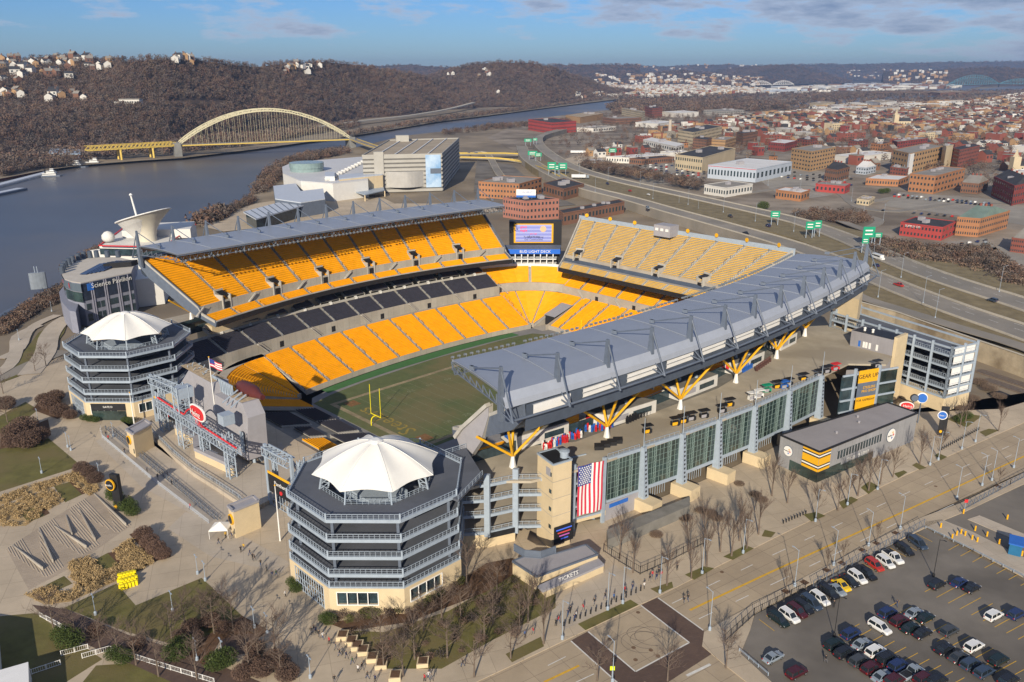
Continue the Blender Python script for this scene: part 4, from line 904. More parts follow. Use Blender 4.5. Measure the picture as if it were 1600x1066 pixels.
# ================================================================ SOUTH RAMP TOWERS
def octv(c,r,k): t=R(22.5+45*k); return (c[0]+r*math.cos(t),c[1]+r*math.sin(t))
def railing(A,B,h=1.1,parent=None,name='railing',m=None,n=None,z=0):
    mb=MB(); L=math.dist(A,B); n=n or max(2,int(L/1.6))
    mb.beam(add(A,(0,0,h)),add(B,(0,0,h)),.1); mb.beam(add(A,(0,0,h*.55)),add(B,(0,0,h*.55)),.05); mb.beam(add(A,(0,0,h*.2)),add(B,(0,0,h*.2)),.05)
    for i in range(n+1): p=lerp(A,B,i/n); mb.beam(p,add(p,(0,0,h)),.07)
    return mb.build(name,m or M['steel'],parent)
M['mesh']=mat('railing_mesh',(.20,.24,.29),.5,.2,3)
def rotunda(c,skip,label,side):
    T=E('ramp_tower',S(c[0],c[1],0),label,'ramp tower','octagonal ramp towers at the open end')
    # base walls with openings
    for k in range(8):
        if k in skip: continue
        A=octv(c,20.6,k); B=octv(c,20.6,k+1); a=S(*A,0); b=S(*B,0)
        mb=MB(); ia=S(*octv(c,19.9,k),0); ib=S(*octv(c,19.9,k+1),0)
        def seg(u0,u1,z0,z1): 
            p=lerp(a,b,u0);q=lerp(a,b,u1);p2=lerp(ia,ib,u0);q2=lerp(ia,ib,u1); mb.prism([p[:2],q[:2],q2[:2],p2[:2]],z0,z1)
        if (k in side):
            seg(0,.14,0,6.2); seg(.86,1,0,6.2); seg(.14,.86,5.6,6.2)
            mb.build('base_wall',M['beige'],T); mb=MB(); 
            p=lerp(a,b,.14);q=lerp(a,b,.86); 
            for i in range(13): x=lerp(p,q,i/12); mb.beam(x,add(x,(0,0,5.6)),.14)
            for z in (.4,2.0,3.4,5.4): mb.beam(add(p,(0,0,z)),add(q,(0,0,z)),.12)
            for i in range(4): mb.beam(lerp(p,q,i/4),add(lerp(p,q,(i+1)/4),(0,0,3.4)),.08)
            mb.build('gate_grille',M['steel'],T)
        else:
            seg(0,.35,0,6.2); seg(.9,1,0,6.2); seg(.35,.9,0,2.2); seg(.35,.9,5.4,6.2); mb.build('base_wall',M['beige'],T)
            mb=MB(); p=lerp(ia,ib,.35);q=lerp(ia,ib,.9); mb.face(add(p,(0,0,2.2)),add(q,(0,0,2.2)),add(q,(0,0,5.4)),add(p,(0,0,5.4))); mb.build('window_opening',M['glassd'],T)
            mb=MB(); p=lerp(a,b,.35);q=lerp(a,b,.9)
            for i in range(5): x=lerp(p,q,i/4); mb.beam(add(x,(0,0,2.2)),add(x,(0,0,5.4)),.18)
            mb.beam(add(p,(0,0,2.25)),add(q,(0,0,2.25)),.2); mb.beam(add(p,(0,0,5.35)),add(q,(0,0,5.35)),.2); mb.build('window_frame',M['white'],T)
    lv=[6.3,9.3,13.4,17.4,21.9]
    for n,z in enumerate(lv):
        ro=20.3-.12*n; ri=10.5 if n<4 else 12.6
        mb=MB(); O=[S(*octv(c,ro,k),z) for k in range(8)]; I=[S(*octv(c,ri,k),z) for k in range(8)]
        mb.k=0; mb.grid([O,I],close=True); Ib=[add(p,(0,0,-.4)) for p in I]; Ob=[add(p,(0,0,-.4)) for p in O]; mb.grid([Ib,Ob],close=True); mb.grid([I,Ib],close=True)
        fl=mb.build('ramp_deck',M['deck'],T)
        mb=MB()
        for k in range(8): mb.beam(add(O[k],(0,0,-.15)),add(O[(k+1)%8],(0,0,-.15)),.35,.75)
        mb.build('edge_beam',M['steel'],T)
        for k in range(8): railing(add(O[k],(0,0,.2)),add(O[(k+1)%8],(0,0,.2)),1.15,T,n=14)
        for k in range(8): mb=MB(); mb.beam(add(O[k],(0,0,-.3)),add(O[k],(0,0,1.6)),.35); mb.build('rail_post',M['steel'],T)
        if n:
            for k in range(8): mb=MB(); p=S(*octv(c,17.8,k),lv[n-1]); mb.beam(p,(p[0],p[1],z-.4),.6); mb.build('column',M['steel_d'],T)
    # inner well
    mb=MB(); I=[S(*octv(c,10.4,k),.2) for k in range(8)]; J=[S(*octv(c,10.4,k),17.2) for k in range(8)]; mb.grid([I,J],close=True); mb.build('inner_drum',M['blk'],T)
    mb=MB(); I=[S(*octv(c,12.5,k),18.2) for k in range(8)]; mb.face(*I); mb.build('well_floor',M['deck'],T)
    mb=MB(); mb.prism([S(c[0]-6,c[1]-8)[:2],S(c[0]+3,c[1]-8)[:2],S(c[0]+3,c[1]+7)[:2],S(c[0]-6,c[1]+7)[:2]],18.2,[20.6]*4); mb.build('stair_core',M['steel'],T)
    for k in range(8): railing(S(*octv(c,12.7,k),21.9),S(*octv(c,12.7,k+1),21.9),1.1,T,n=8)
    # lattice columns of the canopy
    for k in range(8):
        mb=MB(); A=S(*octv(c,12.9,k),21.9);B=S(*octv(c,12.2,k),25.3)
        t=R(22.5+45*k); e=(DA[0]*-math.sin(t)+DB[0]*math.cos(t),DA[1]*-math.sin(t)+DB[1]*math.cos(t),0)
        o=mul(e,.9)
        i_=sub((OX+DA[0]*c[0]+DB[0]*c[1],OY+DA[1]*c[0]+DB[1]*c[1],0),(A[0],A[1],0)); i_=mul(nrm(i_),1.9)
        mb.beam(A,B,.32); A2=add(A,i_);B2=add(B,i_); mb.beam(A2,B2,.3)
        for j in range(3): mb.beam(lerp(A,B,j/3),lerp(A2,B2,(j+1)/3),.16); mb.beam(lerp(A2,B2,j/3),lerp(A,B,(j+.5)/3),.14)
        mb.build('lattice_column',M['steel'],T)
    # tent canopy: eight ribs, sagging scalloped edges
    mb=MB(); rows=[]
    for j in range(9):
        u=j/8; row=[]
        for i in range(64):
            k=i/8; kk=int(k); f_=k-kk; th=R(22.5+45*k); rr=14.3*(1-.13*u*u*math.sin(math.pi*f_))
            r=1.2+(rr-1.2)*u; h=31.2-5.6*u**1.55-.75*math.sin(math.pi*f_)*math.sin(math.pi*min(1,u*.9))+.45*u*u*math.sin(math.pi*f_)
            row.append(S(c[0]+r*math.cos(th),c[1]+r*math.sin(th),h))
        rows.append(row)
    mb.grid(rows,close=True); cn=mb.build('canopy',M['fabric'],T,smooth=True)
    mb=MB()
    for k in range(8):
        pr=[S(c[0]+(1.2+13.1*(j/8))*math.cos(R(22.5+45*k)),c[1]+(1.2+13.1*(j/8))*math.sin(R(22.5+45*k)),31.24-5.6*(j/8)**1.55) for j in range(9)]
        for p,q in zip(pr[:-1],pr[1:]): mb.tube(p,q,.07,5)
    mb.build('rib_seam',M['white'],cn)
    mb=MB(); mb.lathe(S(c[0],c[1],31.0),[(1.6,0),(1.7,.25),(.9,.6)],12); mb.build('crown_cap',M['white'],cn)
    return T
rotunda((-54.5,78.5),(0,7),'white tented octagonal ramp tower in the foreground, nearest to the street',(3,))
sw=rotunda((-54.5,-65),(0,),'white tented octagonal ramp tower at the left, beside the blue-grey science building',(3,))
# top-level bridge from the front tower to the stand
mb=MB(); TB=[g(x,y,21.8)[:2] for x,y in ((672,762),(676,716),(728,700),(754,742),(716,782))]; mb.prism(TB,21.3,21.8); tbo=mb.build('bridge_deck',M['deck'],stad)
for i in (1,3,): railing((*TB[i],21.8),(*TB[i+1],21.8),1.15,tbo)
def panel(name,a,b,z0,z1,m,parent,th=.15,out=0):
    """upright panel between plan points a,b (world)"""
    L=math.hypot(b[0]-a[0],b[1]-a[1]); nx,ny=(b[1]-a[1])/L,-(b[0]-a[0])/L
    mb=MB(); P=[(a[0]+nx*out,a[1]+ny*out),(b[0]+nx*out,b[1]+ny*out),(b[0]+nx*(out-th),b[1]+ny*(out-th)),(a[0]+nx*(out-th),a[1]+ny*(out-th))]
    mb.prism(P,z0,z1); return mb.build(name,m,parent)
def face_text(name,body,size,a,b,u,z,m,parent,out=.1,**k):
    """lettering on an upright face running from plan point a to b (read left to right)"""
    L=math.hypot(b[0]-a[0],b[1]-a[1]); ux,uy=(b[0]-a[0])/L,(b[1]-a[1])/L; p=(a[0]+(b[0]-a[0])*u+uy*out,a[1]+(b[1]-a[1])*u-ux*out,z)
    return text(name,body,size,p,(R(90),0,math.atan2(uy,ux)),m,parent,**k)
# entrance sign on the left tower
c=(-54.5,-65); a=S(*octv(c,20.7,3));b=S(*octv(c,20.7,2)); 
a=S(*octv(c,20.75,2)); b=S(*octv(c,20.75,1))
sp_=[S(*octv(c,20.75,k)) for k in range(8)]
A,B=sp_[2],sp_[3]
if toPx(A)[0]>toPx(B)[0]: A,B=B,A
A,B=(lerp(A,B,.12),lerp(A,B,.82)); 
panel('gate_sign',A,B,3.6,6.0,M['blk'],sw,out=.3); face_text('gate_sign_letters','GATE D',.9,A,B,.5,4.9,M['white'],sw,out=.4)
panel('glazed_doors',A,B,0.1,3.4,M['glassg'],sw,out=.1)
# ================================================================ EAST SIDE: open frame, stair tower, glazed front
fr=E('gallery_frame',S(-34,88,0),'open blue-grey steel frame of stacked walkways left of the beige stair tower','walkway frame')
cols=[(-38.5,87.5),(-33,91),(-26.5,94.5),(-22,97.5)]
cg=gs([(761,742),(806,733)],19.5)
zs=[4.2,8.8,12.8,16.8]
front=[S(-39,86)[:2],cg[0],cg[1],S(-21,98)[:2]]
back=[S(-31,76)[:2],S(-26,80)[:2],S(-19,84)[:2],S(-14,88)[:2]]
for z in zs:
    mb=MB(); mb.prism(front+back[::-1],z-.3,z); mb.build('walkway_deck',M['conc'],fr)
    mb=MB()
    for p,q in zip(front[:-1],front[1:]): mb.beam((*p,z-.1),(*q,z-.1),.4,.7)
    mb.build('edge_beam',M['steel'],fr)
    for p,q in zip(front[:-1],front[1:]): railing((*p,z+.2),(*q,z+.2),1.1,fr)
for p in front[1:3]: mb=MB(); mb.prism([(p[0]-.8,p[1]-.3),(p[0]+.5,p[1]-.6),(p[0]+.8,p[1]+.3),(p[0]-.5,p[1]+.6)],3.2 if p is front[1] else 2.5,19.6); mb.build('frame_column',M['steel'],fr)
for p in back: mb=MB(); mb.beam((*p,0),(*p,16.5),.6); mb.build('inner_column',M['steel'],fr)
mb=MB(); mb.prism([front[0],front[1],lerp(front[1],back[1],.4),lerp(front[0],back[0],.4)],0,3.6); mb.prism([front[1],lerp(front[1],front[2],.98),lerp(front[2],back[2],.3),lerp(front[1],back[1],.3)],0,2.6); mb.build('base_wall',M['beige'],fr)
panel('sponsor_banner',front[1],front[2],2.7,4.1,M['blk'],fr,out=.35)
def box3(px,zr,z0=0):
    """footprint parallelogram from three roof corners seen left, front, right"""
    L,Mm,Rr=[g(x,y,zr)[:2] for x,y in px]; return [L,Mm,Rr,(L[0]+Rr[0]-Mm[0],L[1]+Rr[1]-Mm[1])]
TS=box3([(840,707),(864.5,725),(893.5,716.6)],23)
tw=E('stair_tower',(TS[1][0],TS[1][1],0),'tall beige panelled stair tower with a dark flat roof beside the big hanging flag','stair tower')
mb=MB(); mb.prism(TS,0,22.6); mb.build('tower_wall',M['beige'],tw)
mb=MB(); ins=[lerp((*p,0),(sum(q[0] for q in TS)/4,sum(q[1] for q in TS)/4,0),.07)[:2] for p in TS]; mb.prism(ins,22.6,22.75); rf=mb.build('roof_deck',M['blk'],tw)
mb=MB()
for i in range(4): mb.beam((*TS[i],22.75),(*TS[(i+1)%4],22.75),.45,.35)
mb.build('roof_coping',M['steel'],tw)
P=lerp((*TS[2],22.6),(*TS[3],22.6),.35); P=lerp(P,(*TS[1],22.6),.15); mb=MB(); mb.lathe(P,[(1.0,0),(1.0,1.4),(1.3,1.5),(1.3,1.9),(.5,2.1)],12); mb.build('roof_vent',M['steel'],rf)
for z in (4.5,9.2,13.8,18.2):
    mb=MB()
    for i in (0,1): mb.beam((*TS[i],z),(*TS[i+1],z),.12,.12)
    mb.build('panel_joint',M['conc'],tw)
    p=lerp((*TS[0],z+1.5),(*TS[1],z+1.5),.78); q=lerp((*TS[0],z+1.5),(*TS[1],z+1.5),.92); panel('slot_window',p,q,z+1.2,z+2.2,M['glassd'],tw,out=.08)
p=lerp((*TS[0],0),(*TS[1],0),.58); q=lerp((*TS[0],0),(*TS[1],0),.85); panel('louvre',p,q,19.2,21.2,M['greyp'],tw,out=.1)
# electronic board on the tower foot
p=lerp((*TS[1],0),(*TS[2],0),.05); q=lerp((*TS[1],0),(*TS[2],0),1.12)
bd_=panel('message_board',p,q,1.8,6.4,M['blk'],tw,out=.5)
for i,(t_,cc) in enumerate((('STADIUM BOX OFFICE',(.25,.35,.9)),('TICKETS ON SALE NOW',(.8,.12,.1)),('WELCOME FANS',(.25,.35,.9)))): pass
for i,cc in enumerate(((.05,.12,.6),(.45,.05,.05),(.35,.08,.3),(.05,.1,.5))):
    a_=lerp(p,q,.1+.08*i);b_=lerp(p,q,.9-.06*i); panel('lit_text_row',a_,b_,5.3-i*.85,5.6-i*.85,emat('board_glow',cc,.6),bd_,out=.56,th=.05)
# flag with frame
F0=g(899.5,730,17.5);F1=g(940,717.5,18.0)
ff=E('flag_frame',(F0[0],F0[1],0),'pale steel stair frame to the right of the beige tower, carrying the hanging flag','stair frame')
fa=lerp(F0,F1,-.06); fb_=lerp(F0,F1,1.12)
for p in (fa,fb_): mb=MB(); mb.box((p[0],p[1],.1),(.9,.7,18.2),TH-R(6)); mb.build('frame_post',M['steel'],ff)
bk=(-DB[0]*6,-DB[1]*6,0)
for z in (3.2,6.6,9.6,13.0,17.0):
    mb=MB(); mb.beam((fa[0],fa[1],z),(fb_[0],fb_[1],z),.35,.5); mb.beam(add((fa[0],fa[1],z),bk),add((fb_[0],fb_[1],z),bk),.35,.5); mb.prism([fa[:2],fb_[:2],add(fb_,bk)[:2],add(fa,bk)[:2]],z-.2,z+.02) if z!=17 else None; mb.build('landing',M['steel'],ff)
for i,z in enumerate((.3,3.2,6.6,9.6)):
    z2=(3.2,6.6,9.6,13.0)[i]; mb=MB(); a_,b_=(fa,fb_) if i%2 else (fb_,fa); o_=mul(bk,.5)
    mb.beam(add((a_[0],a_[1],z),o_),add((b_[0],b_[1],z2),o_),1.6,.3); mb.build('stair_flight',M['steel'],ff)
fw=MB(); fw.prism([lerp(fa,fb_,-.0)[:2],lerp(fa,fb_,1.1)[:2],add(lerp(fa,fb_,1.1),mul(bk,.12))[:2],add(lerp(fa,fb_,0),mul(bk,.12))[:2]],2.0,3.3); fw.build('base_lintel',M['beige'],ff)
fg=E('national_flag',(F0[0],F0[1],10),'huge red, white and blue stars and stripes flag hanging vertically beside the beige stair tower','flag')
ux,uy=nrm(sub(F1,F0))[:2]; Wd=math.dist(F0,F1); zt=17.9; Hh_=13.6; on=(DB[0]*.7,DB[1]*.7)
def fp(u,v,o=0):
    s_=.22*math.sin(u*9+v*2.0)+.12*math.sin(v*7+u*3); return (F0[0]+ux*Wd*u+on[0]*(1+s_)+on[0]*o,F0[1]+uy*Wd*u+on[1]*(1+s_)+on[1]*o,zt-Hh_*v+.6*u*0)
mr=mat('flag_red',(.60,.035,.07),.8,.04,1); mw=mat('flag_white',(.80,.79,.76),.8,.02,1); mbl=mat('flag_blue',(.03,.055,.24),.8,.05,1)
mb=MB()
for i in range(13):
    mb.k=0 if i%2==0 else 1
    a0,a1=1-(i)/13,1-(i+1)/13
    rows=[[fp(a1+(a0-a1)*k/2,v/20) for k in range(3)] for v in range(21)]; mb.grid(rows)
mb.build('stripes',[mr,mw],fg)
mb=MB(); mb.grid([[fp(u/10*.538,v/10*.4,.02+.05) for u in range(11)] for v in range(11)]); cnt=mb.build('canton',mbl,fg)
mb=MB()
for r_ in range(9):
    for c_ in range(6 if r_%2==0 else 5):
        u=.538*((c_*2+1+(r_%2))/12); v=.4*((r_+1)/10); P0=fp(u,v,.12); pts=[]
        for k in range(10): a=R(90+36*k); q=.30 if k%2==0 else .12; pts.append((P0[0]+ux*q*math.cos(a)+on[0]*.04,P0[1]+uy*q*math.cos(a)+on[1]*.04,P0[2]+q*math.sin(a)))
        mb.face(*pts)
mb.build('stars',mw,cnt)
# glazed front
gw=E('glazed_concourse_front',S(50,110,0),'long green-tinted glass curtain wall with pale perforated columns facing the street','glass front')
FB=lambda a: float(np.interp(a,[p[0] for p in FA],[p[1] for p in FA]))
ca=[-3.3,9.1,23.1,38.0,54.0,72.5,91.5]
M['mull']=mat('green_mullion',(.16,.22,.205),.5,.1,1)
for i in range(6):
    a0,a1=ca[i],ca[i+1]; A=S(a0+1.2,FB(a0)-.3,0);B=S(a1-.9,FB(a1)-.3,0); A,B=A[:2],B[:2]
    panel('glass_wall',B,A,5.6,16.6,M['glassg'],gw,out=-.1,th=.1)
    mb=MB(); n=12; 
    L=math.dist(A,B); nx,ny=(DB[0]*.1,DB[1]*.1); n=9
    for k in range(n+1):
        p=(A[0]+(B[0]-A[0])*k/n+nx*2,A[1]+(B[1]-A[1])*k/n+ny*2); mb.beam((*p,5.6),(*p,16.6),.12)
    for z in np.arange(5.6,16.7,1.57): mb.beam((A[0]+nx*2,A[1]+ny*2,z),(B[0]+nx*2,B[1]+ny*2,z),.10)
    mb.build('mullion_grid',M['mull'],gw)
    for u in (.3,.72):
        mb=MB(); c=lerp((*A,0),(*B,0),u)
        for dx in (-.45,.45):
            q_=(c[0]+DA[0]*dx+nx*3,c[1]+DA[1]*dx+ny*3); mb.beam((*q_,5.6),(*q_,16.6),.14)
        for z in np.arange(5.6,16,.9): mb.beam((c[0]-DA[0]*.45+nx*3,c[1]-DA[1]*.45+ny*3,z),(c[0]+DA[0]*.45+nx*3,c[1]+DA[1]*.45+ny*3,z+.9),.09)
        mb.build('wind_truss',M['mull'],gw)
    mb=MB(); mb.beam((*A,17.0),(*B,17.0),.8,.9); mb.beam((*A,5.1),(*B,5.1),.7,1.0); mb.build('edge_beam',M['steel'],gw)
    railing((*A,17.2),(*B,17.2),1.2,gw)
    if i<5:
        q0=lerp((*A,0),(*B,0),.12);q1=lerp((*A,0),(*B,0),.9)
        mb=MB(); d_=(-DB[0]*2.5,-DB[1]*2.5,0)
        mb.prism([add(q0,d_)[:2],add(q1,d_)[:2],add(add(q1,d_),mul(d_,.2))[:2],add(add(q0,d_),mul(d_,.2))[:2]],3.4,4.6); mb.build('yellow_fascia',M['yel'] if i in(1,2,3) else M['white'],gw)
        mb=MB(); p0,p1=add(q0,d_),add(q1,d_)
        for k in range(12): x=lerp(p0,p1,k/11); mb.beam(x,add(x,(0,0,3.3)),.12)
        mb.beam(add(p0,(0,0,3.2)),add(p1,(0,0,3.2)),.2); mb.build('gate_grille',M['steel'],gw)
for i,a in enumerate(ca[1:],1):
    b0=FB(a)
    mb=MB(); w0,w1=1.6,.8
    for z0,z1,o0,o1,ww0,ww1 in ((3.0,17.6,1.9,.9,1.7,.9),):
        P=[S(a-ww0*.6,b0+o0,z0),S(a+ww0*.6,b0+o0+.1,z0),S(a+ww0*.6,b0-.2,z0),S(a-ww0*.6,b0-.2,z0)];Q=[S(a-ww1*.6,b0+o1,z1),S(a+ww1*.6,b0+o1,z1),S(a+ww1*.6,b0-.2,z1),S(a-ww1*.6,b0-.2,z1)]
        mb.grid([P,Q],close=True); mb.face(*Q)
    cm_=mb.build('perforated_column',M['steel'],gw)
    mb=MB()
    for k in range(11):
        z=4.2+k*1.2; u=(z-3)/14.6; c_=S(a,b0+1.9+(0.9-1.9)*u+.04,z); d_=S(a,b0+1.9+(0.9-1.9)*u+.1,z); mb.tube(c_,d_,.34,8)
    mb.build('round_opening',M['blk'],cm_)
    mb=MB(); mb.prism([S(a-2.2,b0-1)[:2],S(a-2.2,b0+5.6)[:2],S(a+2.0,b0+5.6)[:2],S(a+2.0,b0-1)[:2]],0,[3.4,3.4,3.4,3.4]); mb.build('column_plinth',M['beige'],gw)
    mb=MB(); mb.tube(S(a,b0+.3,17.6),S(a,b0+.3,25.5),.11,6,.07); mb.build('light_mast',M['steel'],cm_)
# lower wall with blue name strip left of first column
A=S(-3.3,FB(-3.3)+.2);B=S(9.1,FB(9.1)+.2)
panel('plain_wall',A[:2],B[:2],0.1,5.0,M['greyp'],gw,th=.4,out=.05)
A2,B2=lerp(A,B,.12),lerp(A,B,.62)
panel('blue_name_strip',A2[:2],B2[:2],3.6,4.6,M['blue'],gw,out=.3)
# banner bay at the far end
bb=E('banner_bay',S(96,113,0),'stair bay draped with a yellow and black shop banner, right of the glass front','stair bay')
Bt=[g(1341,580.5,17.5),g(1372,571,18.5)]
bn0,bn1=Bt; Bo=(DB[0]*.5,DB[1]*.5)
for k,(z0,z1,mm) in enumerate(((13.5,17.8,M['yel']),(8.6,13.5,M['steel_d']),(2.8,8.6,M['yel']))): panel('banner',bn0[:2],bn1[:2],z0,z1,mm,bb,out=.6,th=.1)
face_text('banner_letters','GEAR UP',2.0,bn0[:2],bn1[:2],.5,15.6,M['blk'],bb,out=.66)
face_text('banner_letters','STEELERS\nPRO SHOP',1.25,bn0[:2],bn1[:2],.6,11.1,M['yel'],bb,out=.66)
face_text('banner_letters','FOR GAMEDAY',1.1,bn0[:2],bn1[:2],.5,7.4,M['blk'],bb,out=.66)
for u in (-.12,1.12): p=lerp(bn0,bn1,u); mb=MB(); mb.box((p[0],p[1],0),(.8,.8,18.5),TH); mb.build('bay_post',M['steel'],bb)
for z in (4,8,12,16.6):
    mb=MB(); p=lerp(bn0,bn1,-.75); q=lerp(bn0,bn1,2.1); mb.beam((p[0],p[1],z),(q[0],q[1],z),.4,.6); mb.build('bay_beam',M['steel'],bb)
p=lerp(bn0,bn1,1.15);q=lerp(bn0,bn1,2.1); panel('glass_strip',p[:2],q[:2],3,16,M['glassg'],bb,out=-.1)
p=lerp(bn0,bn1,-.75);q=lerp(bn0,bn1,-.1); panel('glass_strip',p[:2],q[:2],3,16,M['glassd'],bb,out=-.4)
# ================================================================ TEAM SHOP
zr=9.4
PS=box3([(1219.8,680.5),(1281,707),(1434,645.7)],zr)
PS[3]=g(1387,629.8,zr)[:2]
sh=E('team_shop',(PS[1][0],PS[1][1],0),'long low grey-panelled shop with a flat roof and yellow and white striped corner','shop')
M['gpan']=brick('grey_metal_panels',(.30,.30,.31),(.27,.27,.28),(.20,.20,.21),sx=4,sy=1.0,rot=-.3)
mb=MB(); mb.prism(PS,0,zr); mb.build('shop_wall',M['gpan'],sh)
mb=MB(); cc=(sum(p[0] for p in PS)/4,sum(p[1] for p in PS)/4); mb.prism([lerp((*p,0),(*cc,0),.025)[:2] for p in PS],zr,zr+.1); rf=mb.build('roof_deck',mat('grey_membrane',(.30,.28,.28),.9,.08,.15),sh)
mb=MB()
for i in range(4): mb.beam((*PS[i],zr+.1),(*PS[(i+1)%4],zr+.1),.5,.4)
mb.build('roof_coping',M['blk'],sh)
for u,v in ((.3,.4),(.55,.5),(.62,.75)):
    p=lerp(lerp((*PS[1],zr),(*PS[2],zr),u),lerp((*PS[0],zr),(*PS[3],zr),u),v); mb=MB(); mb.lathe(p,[(.3,0),(.3,.5),(.5,.6),(.1,.8)],8); mb.build('roof_vent',M['greyp'],rf)
a,b,c_=PS[1],PS[2],PS[0]
def seg2(a,b,u0,u1): return lerp((*a,0),(*b,0),u0)[:2],lerp((*a,0),(*b,0),u1)[:2]
p,q=seg2(a,b,.17,.62); panel('window_band',p,q,4.9,7.3,M['glassd'],sh,out=.06)
mb=MB()
for k in range(17): x=lerp((*p,0),(*q,0),k/16); mb.beam((x[0]+DB[0]*.1,x[1]+DB[1]*.1,4.9),(x[0]+DB[0]*.1,x[1]+DB[1]*.1,7.3),.14)
mb.build('window_mullions',M['greyp'],sh)
p,q=seg2(a,b,0,.22); panel('shop_glazing',p,q,.1,3.4,M['glassg'],sh,out=.08); p,q=seg2(c_,a,.3,1); panel('shop_glazing',p,q,.1,3.4,M['glassg'],sh,out=.08)
p,q=seg2(a,b,.22,.55); panel('shop_glazing',p,q,.1,2.6,M['glassg'],sh,out=.06)
for (A,B,u0,u1) in ((a,b,0,.105),(c_,a,.60,1.0)):
    p,q=seg2(A,B,u0,u1); z=3.4
    for h,mm in ((.8,M['yel']),(.35,M['blk']),(.45,M['white']),(.35,M['blk']),(2.2,M['yel']),(.35,M['blk']),(.45,M['white']),(.35,M['blk']),(.85,M['yel'])):
        panel('corner_stripe',p,q,z,z+h*.96,mm,sh,out=.16,th=.1); z+=h
def emblem(A,B,u,z,r,parent):
    L=math.dist(A,B); ux,uy=(B[0]-A[0])/L,(B[1]-A[1])/L; nx,ny=uy,-ux; P=(A[0]+(B[0]-A[0])*u,A[1]+(B[1]-A[1])*u,z)
    mb=MB(); mb.tube(P,(P[0]+nx*.25,P[1]+ny*.25,z),r,24); o=mb.build('round_emblem',M['white'],parent)
    mb=MB(); mb.tube(P,(P[0]+nx*.2,P[1]+ny*.2,z),r*1.08,24); mb.build('emblem_ring',M['steel_d'],o)
    for (dx,dz,mm) in ((.28,.38,M['yel']),(.48,0,M['red']),(.15,-.4,M['blue'])):
        pts=[]
        for k in range(16):
            t=2*math.pi*k/16; rr=.24*r*(abs(math.cos(t))**3+abs(math.sin(t))**3)**-0 * (1.0 if k%4==0 else (.62 if k%2 else .42)); pts.append((P[0]+nx*.3+ux*(dx*r+rr*math.cos(t)),P[1]+ny*.3+uy*(dx*r+rr*math.cos(t)),z+dz*r+rr*math.sin(t)))
        mb=MB(); mb.face(*pts); mb.build('emblem_star',mm,o)
    text('emblem_letters','Steelers',r*.36,(P[0]+nx*.3-ux*r*.35,P[1]+ny*.3-uy*r*.35,z),(R(90),0,math.atan2(uy,ux)),M['blk'],o)
emblem(a,b,.72,5.6,2.1,sh); emblem(c_,a,.24,5.8,1.5,sh)
face_text('shop_letters','STEELERS PRO SHOP',1.25,a,b,.38,3.6,M['white'],sh,out=.25)
# ================================================================ NORTH-EAST RAMP BUILDING
nr=E('open_ramp_building',S(128,130,0),'open five-level blue-grey steel ramp building at the right behind the shop','ramp building')
c0=g(1488.8,543,23)[:2]; c1=g(1528.9,534,23)[:2]; cl=g(1300,487,23)[:2]; c3=(c1[0]+(cl[0]-c0[0])*.94,c1[1]+(cl[1]-c0[1])*.94); c3=g(1345,478,23)[:2]
NR=[cl,c0,c1,c3]
mb=MB(); mb.prism(NR,0,5.2); mb.build('base_wall',M['beige'],nr)
for n,z in enumerate((8.2,12.0,15.8,19.6)):
    mb=MB(); ins=[lerp((*p,0),(sum(q[0] for q in NR)/4,sum(q[1] for q in NR)/4,0),.01)[:2] for p in NR]; mb.prism(ins,z-.3,z); mb.build('ramp_deck',M['deck'],nr)
for n,z in enumerate((5.3,8.3,12.0,15.8,19.8,22.6)):
    mb=MB()
    for i in range(4): mb.beam((*NR[i],z),(*NR[(i+1)%4],z),.4,.6)
    mb.build('frame_beam',M['steel'],nr)
    if n<5:
        railing((*NR[0],z+.3),(*NR[1],z+.3),1.2,nr,n=60); railing((*NR[1],z+.3),(*NR[2],z+.3),1.2,nr)
for i,n in ((0,7),(1,2),(3,6)):
    A,B=NR[i],NR[(i+1)%4]
    for k in range(n+1):
        p=lerp((*A,0),(*B,0),k/n); mb=MB(); mb.box((p[0],p[1],5.2),(.7,.7,18.3),TH); mb.build('frame_column',M['steel'],nr)
mb=MB(); 
for z in (5.3,8.3,12,15.8):
    for i in range(7):
        A=lerp((*NR[0],z),(*NR[1],z),i/7);B=lerp((*NR[0],z+3.6),(*NR[1],z+3.6),(i+1)/7); ofs=(-DB[0]*7,-DB[1]*7,0); mb.beam(add(A,mul(ofs,-0.0)),add(B,mul(ofs,0)),.0001,.0001)
mb=MB(); mid=[lerp((*NR[0],0),(*NR[3],0),.45)[:2],lerp((*NR[1],0),(*NR[2],0),.45)[:2],lerp((*NR[1],0),(*NR[2],0),.55)[:2],lerp((*NR[0],0),(*NR[3],0),.55)[:2]]; mb.prism(mid,5.2,19); mb.build('core_wall',M['blk'],nr)
for z in (6.2,9.2,13,16.8,20.2):
    for u in (.12,.55):
        p,q=seg2(NR[1],NR[2],u,u+.36); panel('white_screen',p,q,z,z+2.5,M['white'],nr,out=.0,th=.1)
